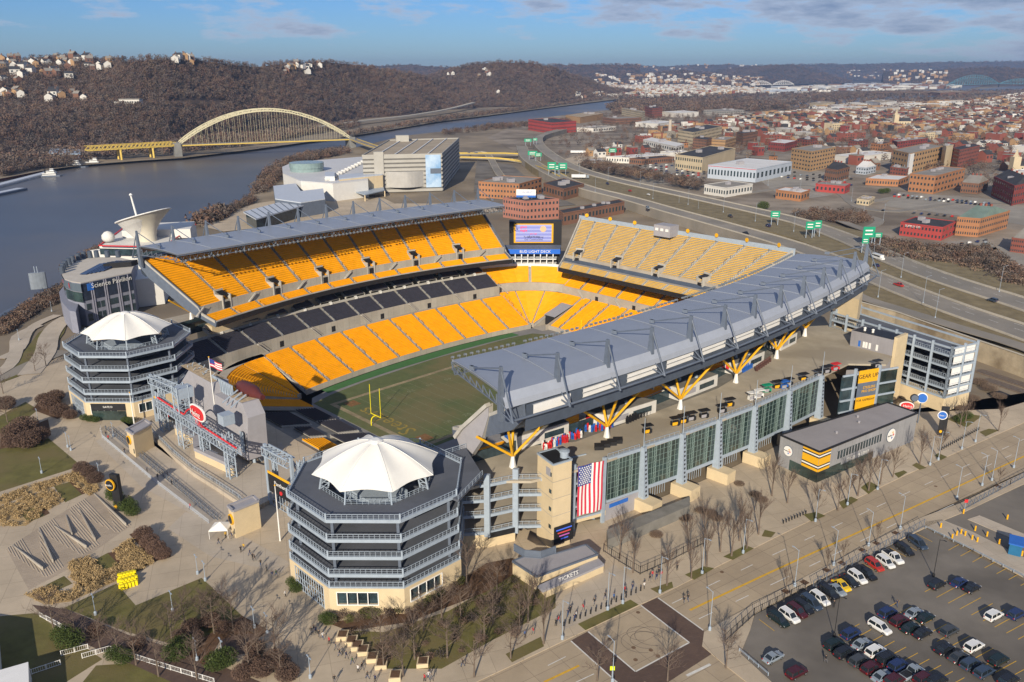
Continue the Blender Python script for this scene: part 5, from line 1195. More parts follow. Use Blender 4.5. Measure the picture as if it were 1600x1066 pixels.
# grey clad stair head and beige wall
GH=box3([(1331,513.5),(1397,529),(1413.3,522)],23.2)
sb=E('clad_stair_building',(GH[1][0],GH[1][1],0),'grey-clad stair building with a black roof and a tall beige end wall','stair building')
L_=g(1331,513.5,23.2);M_=g(1397,529,23.2);BL=g(1366,504,23.2)
mb=MB(); mb.prism([L_[:2],M_[:2],GH[2],GH[3]],5,22.6); mb.build('clad_wall',brick('grey_cladding_lines',(.30,.29,.31),(.29,.28,.30),(.24,.23,.25),sx=30,sy=.9,rot=0),sb)
mb=MB(); mb.prism([lerp(L_,M_,.03)[:2],lerp(L_,M_,.97)[:2],lerp((*GH[2],0),(*GH[3],0),.05)[:2],lerp((*GH[3],0),(*GH[2],0),.05)[:2]],22.6,22.7); rf=mb.build('black_roof',M['blk'],sb)
wl=g(1413.3,522,23.6); mb=MB(); o_=sub((*GH[2],0),(*GH[1],0)); e_=nrm(sub((*GH[1],0),(*GH[0],0)))
mb.prism([add((*GH[1],0),mul(e_,.1))[:2],add((*GH[1],0),mul(e_,1.2))[:2],add(add((*GH[1],0),o_),mul(e_,1.2))[:2],add(add((*GH[1],0),o_),mul(e_,.1))[:2]],0,23.7); mb.build('beige_end_wall',M['beige'],sb)
for u in (.2,.31,.37,.45,.62): p,q=seg2(L_[:2],M_[:2],u,u+.05); panel('poster',p,q,17.2+.3,19.6,M['white'] if u>.2 else M['blue'],sb,out=.08)
for u in (.35,.65): p=lerp(lerp(L_,M_,u),(*GH[3],22.7),.35); mb=MB(); mb.lathe((p[0],p[1],22.7),[(.4,0),(.4,.9),(.6,1),(.2,1.3)],8); mb.build('roof_vent',M['white'],rf)
# corner block near the back with its dark rooms
CB=[g(1305,487,17)[:2],g(1340,500,17)[:2],g(1347,480,17)[:2],g(1318,470,17)[:2]]
cbk=E('corner_stair_block',(*CB[0],0),'beige stair block with a small dark sign under the far end of the grey roof','stair block')
CBp=[g(1302,508,17)[:2],g(1336,520,17)[:2],g(1342,505,17)[:2],g(1312,495,17)[:2]]
mb=MB(); mb.prism(CBp,0,29.5); mb.build('block_wall',M['beige'],cbk)
p,q=seg2(CBp[0],CBp[1],.12,.4); panel('dark_doorway',p,q,17.2,20.2,M['blk'],cbk,out=.1); p,q=seg2(CBp[0],CBp[1],.55,.9); panel('sign_board',p,q,18,20.2,M['blk'],cbk,out=.1)
# tower of round logo discs by the shop (right gate) and black totems
def totem(px,h,disc,label,w=2.2,bx=.9):
    P=g(*px,PZ); T=E('sign_totem',P,label,'sign totem'); a=(P[0]-w/2,P[1]); b=(P[0]+w/2,P[1]-.6)
    mb=MB(); mb.prism([a,b,(b[0]+.4,b[1]+bx),(a[0]+.4,a[1]+bx)],P[2],[P[2]+h]*4); mb.build('totem_body',M['blk'],T)
    c=((a[0]+b[0])/2-.8,(a[1]+b[1])/2-.15,P[2]+h*.74); mb=MB(); mb.tube(c,(c[0]-.15,c[1]-.35,c[2]),h*.15,20); d=mb.build('round_disc',disc[0],T)
    mb=MB(); mb.tube(c,(c[0]-.17,c[1]-.40,c[2]),h*.125,20); mb.build('disc_face',disc[1],d)
    text('disc_letters',disc[2],h*.07,(c[0]-.2,c[1]-.48,c[2]),(R(90),0,-.25),M['white'],d)
    mb=MB(); mb.tube((a[0]+.6,a[1]-.2,P[2]+1.4),(a[0]+.6,a[1]-.45,P[2]+1.4),.45,12); mb.build('small_disc',M['yel'],T)
totem((186,798),10.5,(M['yel'],M['blk'],'Stadium'),'black sign slab with a yellow ringed disc beside the terrace steps')
totem((1470,680),9.5,(M['white'],M['blue'],'Gate A'),'black sign slab with a white and blue disc on the pavement right of the shop')
gs2=E('gate_logo_cluster',g(1420,655,2),'cluster of oval sponsor signs over the gate behind the shop','gate sign')
for (x,y,z,w,h,m1,m2,tx) in ((1417,634,8.0,4.2,2.6,M['white'],M['red'],'Heinz'),(1441,622,9.0,3.2,3.6,M['white'],M['blue'],''),(1429,622,9.4,2.4,2.6,M['blk'],M['steel_d'],'')):
    P=g(x,y,z); 
    for q,(mm,kk) in enumerate(((m1,1),(m2,.82))):
        mb=MB(); pts=[(P[0]+w/2*kk*math.cos(t),P[1]-.3*q-w*.12*math.cos(t),P[2]+h/2*kk*math.sin(t)) for t in np.linspace(0,2*math.pi,24,endpoint=False)]; pk=[(a,b+.25,c) for a,b,c in pts]; mb.face(*pts); mb.grid([pts,pk],close=True); mb.build('oval_sign',mm,gs2)
    if tx: text('sign_letters',tx,1.2,(P[0],P[1]-.5,P[2]),(R(90),0,-.2),M['white'],gs2)
    mb=MB(); mb.beam((P[0],P[1]+.4,0),(P[0],P[1]+.4,z),.3); mb.build('sign_post',M['steel_d'],gs2)
# ================================================================ SCOREBOARD AND SOUTH GATE STEELWORK
def onA(x,y,a):
    """point on the upright plane a=const seen at this bearing -> (b,z)"""
    d=_F+np.array([1,0,0])*((x-800)/FPX)-_U*((y-533)/FPX); P0=S(a,0,0); t=((P0[0])*DA[0]+(P0[1])*DA[1])/(d[0]*DA[0]+d[1]*DA[1])
    X,Y,Z=d[0]*t,d[1]*t,CH+d[2]*t; return ((X-OX)*DB[0]+(Y-OY)*DB[1],Z)
def lattice(parent,p,q,w,name,n=8,m=None,dirn=None):
    """box lattice beam between p and q"""
    m=m or M['steel']; d=nrm(sub(q,p)); u=nrm(cross(d,(0,0,1) if abs(d[2])<.9 else (DA[0],DA[1],0))); v=cross(u,d); mb=MB()
    cs=[add(mul(u,a*w/2),mul(v,b*w/2)) for a,b in ((-1,-1),(1,-1),(1,1),(-1,1))]
    for c in cs: mb.beam(add(p,c),add(q,c),.28)
    for i in range(n):
        a=lerp(p,q,i/n);b=lerp(p,q,(i+1)/n)
        for k in range(4):
            mb.beam(add(a,cs[k]),add(b,cs[(k+1)%4]),.14); mb.beam(add(a,cs[k]),add(a,cs[(k+1)%4]),.14)
    return mb.build(name,m,parent)
sc=E('scoreboard',S(-52,-8,0),'back of the tall grey scoreboard wall with its steel towers at the open end','scoreboard')
mb=MB()
prof=[(-31,3),(13,3),(13.5,16),(10.5,19.5),(3,19.5),(1,17.5),(-7,17.5),(-8,20.5),(-24,20.5),(-31,14)]
fr_=[S(-53.5+.07*z,b,z) for b,z in prof]; bk_=[S(-47,b,z) for b,z in prof]; n=len(prof)
mb.mesh(fr_+bk_,[tuple(range(n)),tuple(range(2*n-1,n-1,-1))]+[(i,(i+1)%n,(i+1)%n+n,i+n) for i in range(n)])
mb.build('grey_shell',M['greyp'],sc)
mb=MB(); 
for b0,b1,z in ((-30,-9,20.55),(2,10,19.55)): mb.face(S(-52,b0,z),S(-52,b1,z),S(-47.2,b1,z),S(-47.2,b0,z))
mb.build('gravel_roof',mat('gravel_tan',(.42,.32,.2),.95,.4,1.2),sc)
for i in range(14):
    mb=MB(); P=S(-51.5+rnd.random()*4,-28+rnd.random()*17,20.6); mb.beam(P,add(P,(rnd.uniform(-1,1)*1.6,rnd.uniform(-1,1),rnd.uniform(.3,1.6))),.16); mb.build('roof_brace',M['steel'],sc)
for b in (3,5.5,8): mb=MB(); mb.beam(S(-54.5,b,18.2),S(-49.5,b,20.8),.3); mb.build('roof_brace',M['steel'],sc)
for b in (-28,-10,8,12):
    mb=MB(); mb.beam(S(-51,b,0),S(-51,b,3.2),.8); mb.beam(S(-48,b-1.5,0),S(-50,b,3.2),.5); mb.build('support_leg',M['steel'],sc)
mb=MB(); mb.prism([S(-53.6,10.2)[:2],S(-53.75,10.2)[:2],S(-53.75,12.2)[:2],S(-53.6,12.2)[:2]],5,11.5); mb.build('service_door',M['steel'],sc)
# horizontal bottle shape on the far side of the roof
mb=MB(); rows=[]
for i in range(13):
    t=i/12; b=-3+15*t; r=(.5,1.4,1.9,2.1,2.2,2.2,2.2,2.2,2.1,1.7,1.2,.9,.8)[i]; rows.append([S(-46.5+r*math.cos(a),b,20.2+r*math.sin(a)) for a in np.linspace(0,2*math.pi,14,endpoint=False)])
mb.grid(rows,close=True); mb.face(*rows[0]); mb.face(*rows[-1]); mb.build('bottle_ornament',mat('oxblood',(.10,.025,.022),.35,.1,1),sc,smooth=True)
p1=onA(333,601,-50);p2=onA(366,630,-50)
mb=MB(); A=S(-50,p1[0]-0,17.0);B=S(-50,p2[0]+0,17.0); 
for k in range(9): x=lerp(A,B,k/8); mb.beam(x,add(x,(0,0,4.5)),.16)
for z in (0,4.5): mb.beam(add(A,(0,0,z)),add(B,(0,0,z)),.3)
for k in range(8): mb.beam(lerp(A,B,k/8),add(lerp(A,B,(k+1)/8),(0,0,4.5)),.12)
mb.face(add(A,(0,.2,0)),add(B,(0,.2,0)),add(B,(0,.2,4.5)),add(A,(0,.2,4.5)))
mb.build('screen_truss',M['steel'],sc)
# planter-like beige wall in front
bw=E('beige_garden_wall',S(-60,0,0),'low beige wall with grey coping in front of the scoreboard, holding rooftop plant','wall')
WL=gs([(275,685),(304,702),(306,722),(365,750),(372,742)],0); mb=MB()
for i,(p,q) in enumerate(zip(WL[:-1],WL[1:])):
    L=math.dist(p,q); nx,ny=-(q[1]-p[1])/L,(q[0]-p[0])/L; mb=MB(); mb.prism([p,q,(q[0]+nx*.6,q[1]+ny*.6),(p[0]+nx*.6,p[1]+ny*.6)],0,3.6); mb.build('wall_run',M['beige'],bw)
    mb=MB(); mb.prism([(p[0]-nx*.15,p[1]-ny*.15),(q[0]-nx*.15,q[1]-ny*.15),(q[0]+nx*1.6,q[1]+ny*1.6),(p[0]+nx*1.6,p[1]+ny*1.6)],3.62,4.6); mb.build('coping',M['greyp'],bw)
for i,(x,y,mm,sx,sy) in enumerate(((312,706,M['blue'],2,2),(328,712,M['white'],5,2.4),(350,722,M['white'],3,2),(343,722,M['blue'],1.6,1.6))):
    P=g(x,y,1.5); mb=MB(); mb.box(P,(sx,sy,1.1),TH-1.4); mb.box(add(P,(0,0,1.1)),(sx*.7,sy*.6,.3),TH-1.4); tag(mb.build('rooftop_plant',mm),('small blue tank behind the beige wall, farther from the street','long white cooling box behind the beige wall','pale plant box behind the beige wall near its street end','tiny blue tank between two pale boxes behind the beige wall')[i],'machinery')
# sign bridge: towers, truss with red chord, oval sign
sg_=E('name_sign_bridge',S(-60,-5,0),'steel lattice bridge with a red top rail carrying the oval red stadium name sign','sign bridge')
pl=onA(246,613,-61); pr_=onA(366,686,-61)
zt_=13.0
A=S(-61,pl[0],zt_);B=S(-61,pr_[0]+1,zt_)
lattice(sg_,add(A,(0,0,-1.4)),add(B,(0,0,-1.4)),2.2,'truss',26)
mid=(pl[0]+pr_[0])/2-.5
mb=MB(); pts=[S(-61.2,b,zt_+ (3.2*math.sin(math.pi*(b-mid+5.5)/11) if abs(b-mid)<5.5 else 0)) for b in np.linspace(pl[0],pr_[0]+1,61)]
for p,q in zip(pts[:-1],pts[1:]): mb.tube(p,q,.26,6)
mb.build('red_rail',M['red'],sg_)
def oval(c,w,h,off,m,parent,n=28,sup=2.6):
    P=[]
    for k in range(n):
        t=2*math.pi*k/n; ct,s_=math.cos(t),math.sin(t); x=w/2*math.copysign(abs(ct)**(2/sup),ct); z=h/2*math.copysign(abs(s_)**(2/sup),s_); P.append((x,z))
    F=[S(-61-off,c[0]+x,c[1]+z) for x,z in P];Bk=[S(-60.6-off,c[0]+x,c[1]+z) for x,z in P]; mb=MB(); mb.face(*F); mb.grid([F,Bk],close=True); mb.face(*Bk); return mb.build('sign_oval',m,parent)
cs=onA(309,645,-62); cs=(cs[0],cs[1])
ov=oval(cs,9.2,4.6,1.2,M['white'],sg_); oval(cs,8.2,3.7,1.4,M['red'],ov)
ang=math.atan2(DB[1],DB[0])
P=S(-62.85,cs[0],cs[1]); text('sign_letters','Heinz',2.6,P,(R(90),0,ang),M['white'],ov)
P=S(-62.4,cs[0]+.6,cs[1]-3.2); text('sign_letters','Field',2.2,P,(R(90),0,ang),M['red'],ov)
for b in (-28.5,-12.5,0.5,16): 
    P=S(-60,b,0); lattice(sg_,P,add(P,(0,0,14.5 if b!=-12.5 else 21)),2.0 if b!=-12.5 else 3.4,'tower',8 if b!=-12.5 else 9)
P=S(-59,-12.5,17); mb=MB(); mb.box(P,(4.4,3.6,3.2),TH); mb.build('speaker_box',M['steel'],sg_)
P=S(-57.5,11,15.2); mb=MB(); mb.box(P,(3.4,3.4,3.0),TH); mb.build('speaker_box',M['steel'],sg_)
def flagpole(px,h,label,flag=None,z=0):
    P=g(px[0],px[1],z); T=E('flagpole',P,label,'flagpole'); mb=MB(); mb.tube(P,add(P,(0,0,h)),.22,8,.1); mb.build('pole',M['white'],T); mb=MB(); mb.lathe(add(P,(0,0,h)),[(.05,0),(.25,.2),(.05,.45)],8); mb.build('finial',M['yel'],T)
    if flag:
        mb=MB(); 
        for i in range(7):
            mb.k=i%2; rows=[[(P[0]+.1+u*3.6,P[1]+.25*math.sin(u*7)-u*.6,P[2]+h-.3-(i+v)*.34-u*1.4) for u in np.linspace(0,1,9)] for v in (0,1)]; mb.grid(rows)
        f_=mb.build('flag_stripes',[mr,mw],T); mb=MB(); mb.grid([[(P[0]+.1+u*3.6,P[1]+.25*math.sin(u*7)-u*.6-.06,P[2]+h-.3-v*1.36-u*1.4) for u in np.linspace(0,.42,5)] for v in (0,1)]); mb.build('flag_canton',mbl,f_)
flagpole((343,700),29,'tall flagpole with a small stars and stripes flag beside the scoreboard',True)
flagpole((438,846),15,'tall bare flagpole standing on the plaza beside the foreground ramp tower'); flagpole((210,664),11,'bare flagpole at the foot of the far left ramp tower')
def gateframe(pxl,pxr,h,label,z=0,txt='Panthers',top=''):
    a=g(*pxl,z);b=g(*pxr,z); T=E('portal_frame',a,label,'gate frame','steel portal frames over the plaza gates')
    for p in (a,b): mb=MB(); mb.box(p,(.9,.7,h),ang); o=mb.build('portal_column',M['steel'],T); lattice(T,add(p,(-DA[0]*-2.2,-DA[1]*-2.2,0)),add(p,(DA[0]*2.2,DA[1]*2.2,h*.9)),.9,'lattice_column',7)
    lattice(T,add(a,(0,0,h-1.6)),add(b,(0,0,h-1.6)),2.2,'top_truss',6)
    q0=lerp(a,b,.08);q1=lerp(a,b,.96); pnl=panel('gate_banner',q0[:2],q1[:2],z+h*.26,z+h*.56,M['blk'],T,out=.5); panel('banner_trim',q0[:2],q1[:2],z+h*.56,z+h*.6,M['yel'],T,out=.55)
    face_text('banner_letters',txt,1.6,q0[:2],q1[:2],.55,z+h*.45,M['white'],T,out=.6); 
    mb=MB(); c=lerp(q0,q1,.55); nx,ny=(b[1]-a[1]),-(b[0]-a[0]); l=math.hypot(nx,ny); mb.tube((c[0],c[1],z+h*.33),(c[0]+nx/l*.7,c[1]+ny/l*.7,z+h*.33),.55,12); mb.build('red_disc',M['red'],T)
    if top: face_text('top_letters',top,1.9,a[:2],b[:2],.5,z+h-1.5,M['steel_d'],T,out=1.2)
    mb=MB()
    for k in range(9): x=lerp(q0,q1,k/8); mb.beam(x,add(x,(0,0,h*.24)),.12)
    for zz_ in (.3,h*.12,h*.24): mb.beam(add(q0,(0,0,zz_)),add(q1,(0,0,zz_)),.12)
    mb.build('gate_grille',M['steel'],T)
gateframe((423,788),(463,812),17.5,'steel portal frame with a black banner between the plaza and the foreground ramp tower')
gateframe((246,664),(288,684),17.5,'steel portal frame with a black banner between the left ramp tower and the scoreboard',top='GATE')
def bblock(px,zr,label,disc):
    Pq=box3(px,zr); T=E('gate_block',(*Pq[1],0),label,'gate building','beige gate blocks of the plaza'); mb=MB(); mb.prism(Pq,0,zr-.5); mb.build('block_wall',M['beige'],T)
    mb=MB(); c=(sum(p[0] for p in Pq)/4,sum(p[1] for p in Pq)/4)
    for i in range(4): mb.beam((*Pq[i],zr-.3),(*Pq[(i+1)%4],zr-.3),.6,.5)
    mb.build('coping',M['greyp'],T); mb=MB(); mb.prism([lerp((*p,0),(*c,0),.1)[:2] for p in Pq],zr-1.2,zr-.49); mb.build('roof_deck',M['greyp'],T)
    A,B=Pq[0],Pq[1]; L=math.dist(A,B); nx,ny=(B[1]-A[1])/L,-(B[0]-A[0])/L
    P=lerp((*A,zr*.6),(*B,zr*.6),disc); mb=MB(); mb.tube(P,(P[0]+nx*.4,P[1]+ny*.4,P[2]),1.4,18); d=mb.build('disc_sign',M['yel'],T); mb=MB(); mb.tube(P,(P[0]+nx*.46,P[1]+ny*.46,P[2]),1.1,18); mb.build('disc_face',M['blk'],d)
    p,q=lerp((*A,0),(*B,0),.75),lerp((*A,0),(*B,0),.9); panel('small_window',p[:2],q[:2],1.2,2.6,M['glassd'],T,out=.06)
bblock([(197,670),(207,677),(236,661)],8.0,'beige gate block with a round dark sign, farther left on the plaza',.3)
bblock([(356,789),(364,797),(404,781)],8.0,'beige gate block with a round dark sign beside the white tent',.5)
mb=MB(); A=g(228,655);  # curved low wall with rail
rc=[g(x,y) for x,y in ((226,664),(245,688),(270,713),(300,738),(335,760),(370,783),(378,790))]
rw_=E('curved_terrace_wall',rc[3],'curved pale terrace wall with a blue-grey rail sweeping between the two beige gate blocks','terrace wall')
for p,q in zip(rc[:-1],rc[1:]): mb=MB(); mb.beam(add(p,(0,0,.8)),add(q,(0,0,.8)),.8,1.4); mb.build('wall_run',M['conc'],rw_); railing(add(p,(0,0,1.5)),add(q,(0,0,1.5)),1.1,rw_,m=M['steel'])
mb=MB(); p,q=rc[3],rc[4]; o=face_text('wall_letters','STADIUM PLAZA',1.0,p[:2],q[:2],.5,.9,M['white'],rw_,out=.5)
# ================================================================ TICKET BUILDING
TK=[(803,877),(816,871),(934,862),(948,868),(948,874),(840,912)]
tkb=E('ticket_building',g(846,925),'low beige ticket building with a flat grey roof and slanting wall below the stair tower','ticket building')
P5=[g(x,y,3.4)[:2] for x,y in ((801,878),(838,902),(934,867),(916,852),(868,866),(830,866))]
mb=MB(); mb.prism(P5,0,3.4); mb.build('ticket_wall',M['beige'],tkb); mb=MB(); mb.prism([lerp((*p,0),(*P5[4],0),.04)[:2] for p in P5],3.4,3.5); mb.build('flat_roof',M['greyp'],tkb)
mb=MB()
for i in range(6): mb.beam((*P5[i],3.5),(*P5[(i+1)%6],3.5),.4,.4)
mb.build('roof_coping',M['steel_d'],tkb)
lo=[g(x,y,2.3)[:2] for x,y in ((840,916),(848,924),(944,882),(934,872))]; mb=MB(); mb.prism(lo,1.9,2.4); mb.build('canopy_slab',M['greyp'],tkb); mb=MB(); mb.prism([lerp((*p,0),(*lo[3],0),.06)[:2] for p in lo],0,1.9); mb.build('booth_front',M['beige'],tkb)
face_text('ticket_letters','TICKETS',1.5,lo[1],lo[2],.42,3.0,M['white'],tkb,out=-.3)
cvs=[g(x,y,8) for x,y in ((803,860),(820,870),(845,872),(868,864))]; mb=MB(); 
up=[add(p,(0,0,1.6)) for p in cvs]; mb.grid([cvs,up]); mb.grid([[add(p,(.15,.2,0)) for p in cvs],[add(p,(.15,.2,0)) for p in up]]); 
for p,q in zip(cvs,up): mb.beam(p,q,.15)
for X in (cvs,up):
    for p,q in zip(X[:-1],X[1:]): mb.beam(p,q,.22)
mb.build('curved_screen',M['steel_d'],tkb)
# right of it: fenced court with grey ramp walls
rwp=[g(x,y,3)[:2] for x,y in ((948,828),(1000,806),(1078,776),(1078,790),(1003,822),(950,843))]
mb=MB(); mb.prism(rwp,0,3); tag(mb.build('ramp_wall_block',[M['conc_d']]),'dark low concrete ramp block under the first bays of the glass front','ramp')
# ================================================================ SMALL BUILDINGS ON THE UPPER CONCOURSE
def kiosk(px,zr,label,feat=None):
    Pq=box3(px,zr); T=E('concession_kiosk',(*Pq[1],17),label,'kiosk','white concession kiosks under the east roof')
    mb=MB(); mb.prism(Pq,17,zr-.25); mb.build('kiosk_wall',mat('kiosk_cream',(.60,.58,.54),.7,.08,.5) if 'kiosk_cream' not in bpy.data.materials else bpy.data.materials['kiosk_cream'],T); mb=MB(); c=(sum(p[0] for p in Pq)/4,sum(p[1] for p in Pq)/4); mb.prism([lerp((*p,0),(*c,0),.04)[:2] for p in Pq],zr-.25,zr-.1); r_=mb.build('kiosk_roof',M['conc_d'],T)
    A,B=Pq[1],Pq[2]
    for u in ((.08,.42),(.52,.9)):
        p,q=lerp((*A,0),(*B,0),u[0])[:2],lerp((*A,0),(*B,0),u[1])[:2]; panel('shutter',p,q,18,zr-1.4,M['greyp'] if u[0]<.2 else M['glassd'],T,out=.08)
    C=Pq[0]; p,q=lerp((*C,0),(*A,0),.25)[:2],lerp((*C,0),(*A,0),.5)[:2]; panel('poster',p,q,18.4,20.3,M['blue'] if feat!=1 else M['red'],T,out=.08)
    for u in (.3,.6): P=lerp((*Pq[0],zr-.1),(*Pq[2],zr-.1),u); mb=MB(); mb.lathe(P,[(.5,0),(.5,.7),(.3,.9)],8); mb.build('roof_fan',M['steel'],r_)
K=[([(782,664),(808,682),(889,658)],21,'white concession kiosk with dark shop windows, nearest to the open end'),
 ([(905,640),(949,648),(1026,624)],21.0,'white concession kiosk with grey shutters behind the row of stacked chairs'),
 ([(1035,598),(1062,607),(1122,584)],21.0,'white concession kiosk with red chairs at its far end'),
 ([(1130,563),(1150,568),(1195,548)],21.0,'fourth white concession kiosk from the open end'),
 ([(1205,527),(1222,531),(1246,519)],21.0,'small white concession kiosk, farthest from the open end'),
 ([(737,674),(742,681),(762,672)],21.2,'narrow white kiosk wall at the end of the deck beside the foreground canopy')]
for i,(px,zr,lb) in enumerate(K): kiosk(px,zr,lb,i%2)
def stack(x,y,m,label,n=3,sz=.55,z=17,grp='stacked outdoor chairs on the deck'):
    P=g(x,y,z); T=E('chair_stack',P,label,'chairs',grp)
    mb=MB()
    for k in range(n):
        mb.box((P[0],P[1],P[2]+.1+k*.32),(sz,sz,.12),k*.2); mb.box((P[0],P[1]+sz*.45,P[2]+.2+k*.32),(sz,.08,.7),k*.2)
    mb.build('stacked_seats',m,T); mb=MB()
    for dx in (-1,1):
        for dy in (-1,1): mb.beam((P[0]+dx*sz*.42,P[1]+dy*sz*.42,P[2]),(P[0]+dx*sz*.42,P[1]+dy*sz*.42,P[2]+.2),.06)
    mb.build('chair_legs',M['steel_d'],T)
for i in range(34):
    u=i/33; x=848+u*60; y=703-u*22+rnd.uniform(-3,3); c=('red','blue','white','red')[rnd.randrange(4)] if i<16 else ('blue','white','red')[rnd.randrange(3)]
    stack(x,y,M[c],'%s stacked outdoor chairs in front of the nearest white kiosk'%c,rnd.choice((3,4,5)),grp='%s chair stacks by the nearest kiosk'%c)
for i in range(14):
    x=915+i*3.2; stack(x,674-i*.6+rnd.uniform(-3,4),M[('blue','blue','red','white')[rnd.randrange(4)]],'bright stacked outdoor chairs around the second pedestal from the open end',4,grp='chair stacks around the second pedestal')
for i in range(10): stack(980+i*4.2,662-i*1.9,M['blk'],'black folded chairs stacked along the second white kiosk',5,.8,grp='black stacks along the second kiosk')
for i in range(6): stack(1097+i*3.6,611-i*1.8,M['red' if i%3 else 'blue'],'red and blue chairs stacked at the end of the third kiosk',5,.6,grp='chair stacks at the third kiosk')
for i in range(6): stack(1161+i*2.6,582-i*1.4,M['blue'],'blue chairs stacked beside the fourth pedestal',5,.7,grp='blue chair stacks by the fourth pedestal')
for i in range(7): stack(1182+i*3.4,580-i*2.4,mat('rust_brown',(.12,.06,.05),.8,.3,2) if i==0 else bpy.data.materials['rust_brown'],'dark brown stacked furniture on the deck beyond the blue chairs',4,.9,grp='brown furniture stacks')
for i,(x,y) in enumerate(((936,702),(946,698),(956,695),(965,692))): 
    P=g(x,y,17); mb=MB(); mb.prism([(P[0]-1.2,P[1]-.8),(P[0]+1.2,P[1]-.6),(P[0]+1.2,P[1]+.8),(P[0]-1.2,P[1]+.7)],17.0,[18.0,18.0,18.4,18.4]); mb.box((P[0],P[1],17.0),(1.6,.3,.2)); tag(mb.build('covered_cart',M['blk']),'black covered cart in the row of four by the flag, %s from the left'%('first','second','third','fourth')[i],'cart','black covered carts at the flag end')
CT=[(1011,676,'yel'),(1055,664,'yel'),(1068,660,'yel'),(1080,656,'blk'),(1100,652,'blk'),(1140,634,'yel'),(1128,644,'blk'),(1175,624,'white'),(1186,620,'white'),(1198,612,'green'),(1214,606,'yel'),(1225,606,'blue'),(1232,602,'blk'),(1255,594,'yel'),(1280,588,'blk'),(1292,582,'blk'),(1305,578,'red'),(1370,573,'blk')]
names={'yel':'black and yellow','blk':'black covered','white':'white panelled','green':'green and blue roofed','blue':'blue','red':'pink and white'}
for i,(x,y,c) in enumerate(CT):
    P=g(x,y,17); T=E('vendor_cart',P,'%s vendor cart on the deck edge, number %s counted from the flag'%(names[c],'one two three four five six seven eight nine ten eleven twelve thirteen fourteen fifteen sixteen seventeen eighteen'.split()[i]),'vendor cart','vendor carts along the deck edge')
    mb=MB(); mb.box(P,(2.4,1.3,1.1),.4); mb.build('cart_body',M[c] if c!='yel' else M['blk'],T); mb=MB(); mb.box(add(P,(0,0,2.1)),(2.9,1.8,.22),.4); mb.build('cart_roof',M['blk'] if c in('yel','blk') else M[c],T)
    mb=MB(); mb.box(add(P,(-.2,-.8,.2)),(1.6,.15,.9),.4); mb.build('cart_panel',M['yel'] if c=='yel' else M['greyp'],T)
    for dx,dy in ((-1,-.5),(1,-.2),(1,.6),(-1,.5)): mb=MB(); mb.beam(add(P,(dx,dy,1.1)),add(P,(dx,dy,2.1)),.08); mb.build('cart_post',M['steel_d'],T)
    for dx in (-.7,.7): mb=MB(); mb.tube(add(P,(dx,-.78,.3)),add(P,(dx,-.68,.3)),.3,10); mb.build('cart_wheel',M['blk'],T)
# video board at the NW corner
vb=E('video_board',S(150,-75,0),'large video screen in a dark frame filling the gap between the two upper decks','video screen')
A=g(800,348,31);B=g(868,350,31); Y=(A[1]+B[1])/2; k=(0,0)
A=(A[0],Y);B=(B[0],Y); zb=31-pxh(0,0,0) if False else None
h=31-(CH+((533-379)/FPX*math.cos(PITCH)-math.sin(PITCH))/(math.cos(PITCH)+(533-379)/FPX*math.sin(PITCH))*Y)
zb=31-h
mb=MB(); mb.prism([(A[0]-1.5,Y),(B[0]+3.5,Y),(B[0]+3.5,Y+5),(A[0]-1.5,Y+5)],zb-1.6,32); mb.build('screen_casing',M['blk'],vb)
panel('screen_border',(A[0]+1,Y),(B[0]-1,Y),zb-.2,30.8,M['yel'],vb,out=.2)
panel('lit_screen',(A[0]+2,Y),(B[0]-2,Y),zb+.4,30.2,emat('screen_blue',(.20,.22,.50),.3),vb,out=.35)
for i in range(5): panel('lit_screen_band',(A[0]+2,Y),(B[0]-2,Y),zb+1.2+i*1.9,zb+1.9+i*1.9,emat('screen_pale',(.32,.34,.58),.3) if i==0 else bpy.data.materials['screen_pale'],vb,out=.4,th=.04)
er=emat('screen_red',(.7,.02,.08),.6); ek=emat('screen_dark',(.02,.02,.09),.3); et=emat('screen_tan',(.55,.35,.2),.5)
W_=B[0]-A[0]
for tx,sz,u,z,mm in (('giant\neagle',1.9,.27,28.2,er),('giant eagle',.9,.5,25.4,er),('pharmacy',1.7,.5,23.8,ek),('Partners In Helping\nOur Communities',1.35,.5,zb+2.4,ek)):
    face_text('screen_letters',tx,sz,(A[0],Y),(B[0],Y),u,z if z>zb+3 else zb+2.4,mm,vb,out=.5)
mb=MB(); c=(A[0]+W_*.72,Y-.5,28); mb.tube(c,(c[0],c[1]-.06,c[2]),1.7,16); mb.build('screen_emblem',et,vb)
for u in (.2,.8): mb=MB(); mb.beam((A[0]+W_*u,Y+2,0),(A[0]+W_*u,Y+2,zb-1.5),1.3); mb.build('screen_post',M['steel_d'],vb)
# deck block beneath it
dk=E('corner_deck_bar',S(146,-66,0),'open corner bar deck with a blue name strip under the video screen','corner bar')
A2=g(794,396,20);B2=g(878,394,20); Y2=(A2[1]+B2[1])/2
mb=MB(); mb.prism([(A2[0],Y2),(B2[0]-1,Y2),(B2[0],Y2+10),(A2[0]-2,Y2+10)],19.2,22.0); mb.build('roof_slab',M['steel_d'],dk)
panel('blue_fascia',(A2[0],Y2),(B2[0]-1,Y2),19.4,21.8,mat('fascia_blue',(.02,.14,.62),.5,.05,1),dk,out=.3); face_text('fascia_letters','BUD LIGHT DECK',2.0,(A2[0],Y2),(B2[0],Y2),.5,20.6,M['white'],dk,out=.4)
for z in (13.9,16.5): mb=MB(); mb.prism([(A2[0]+1,Y2-1),(B2[0]-3,Y2-1),(B2[0]-2,Y2+9),(A2[0]-1,Y2+9)],z,z+.4); mb.build('bar_floor',M['white'],dk)
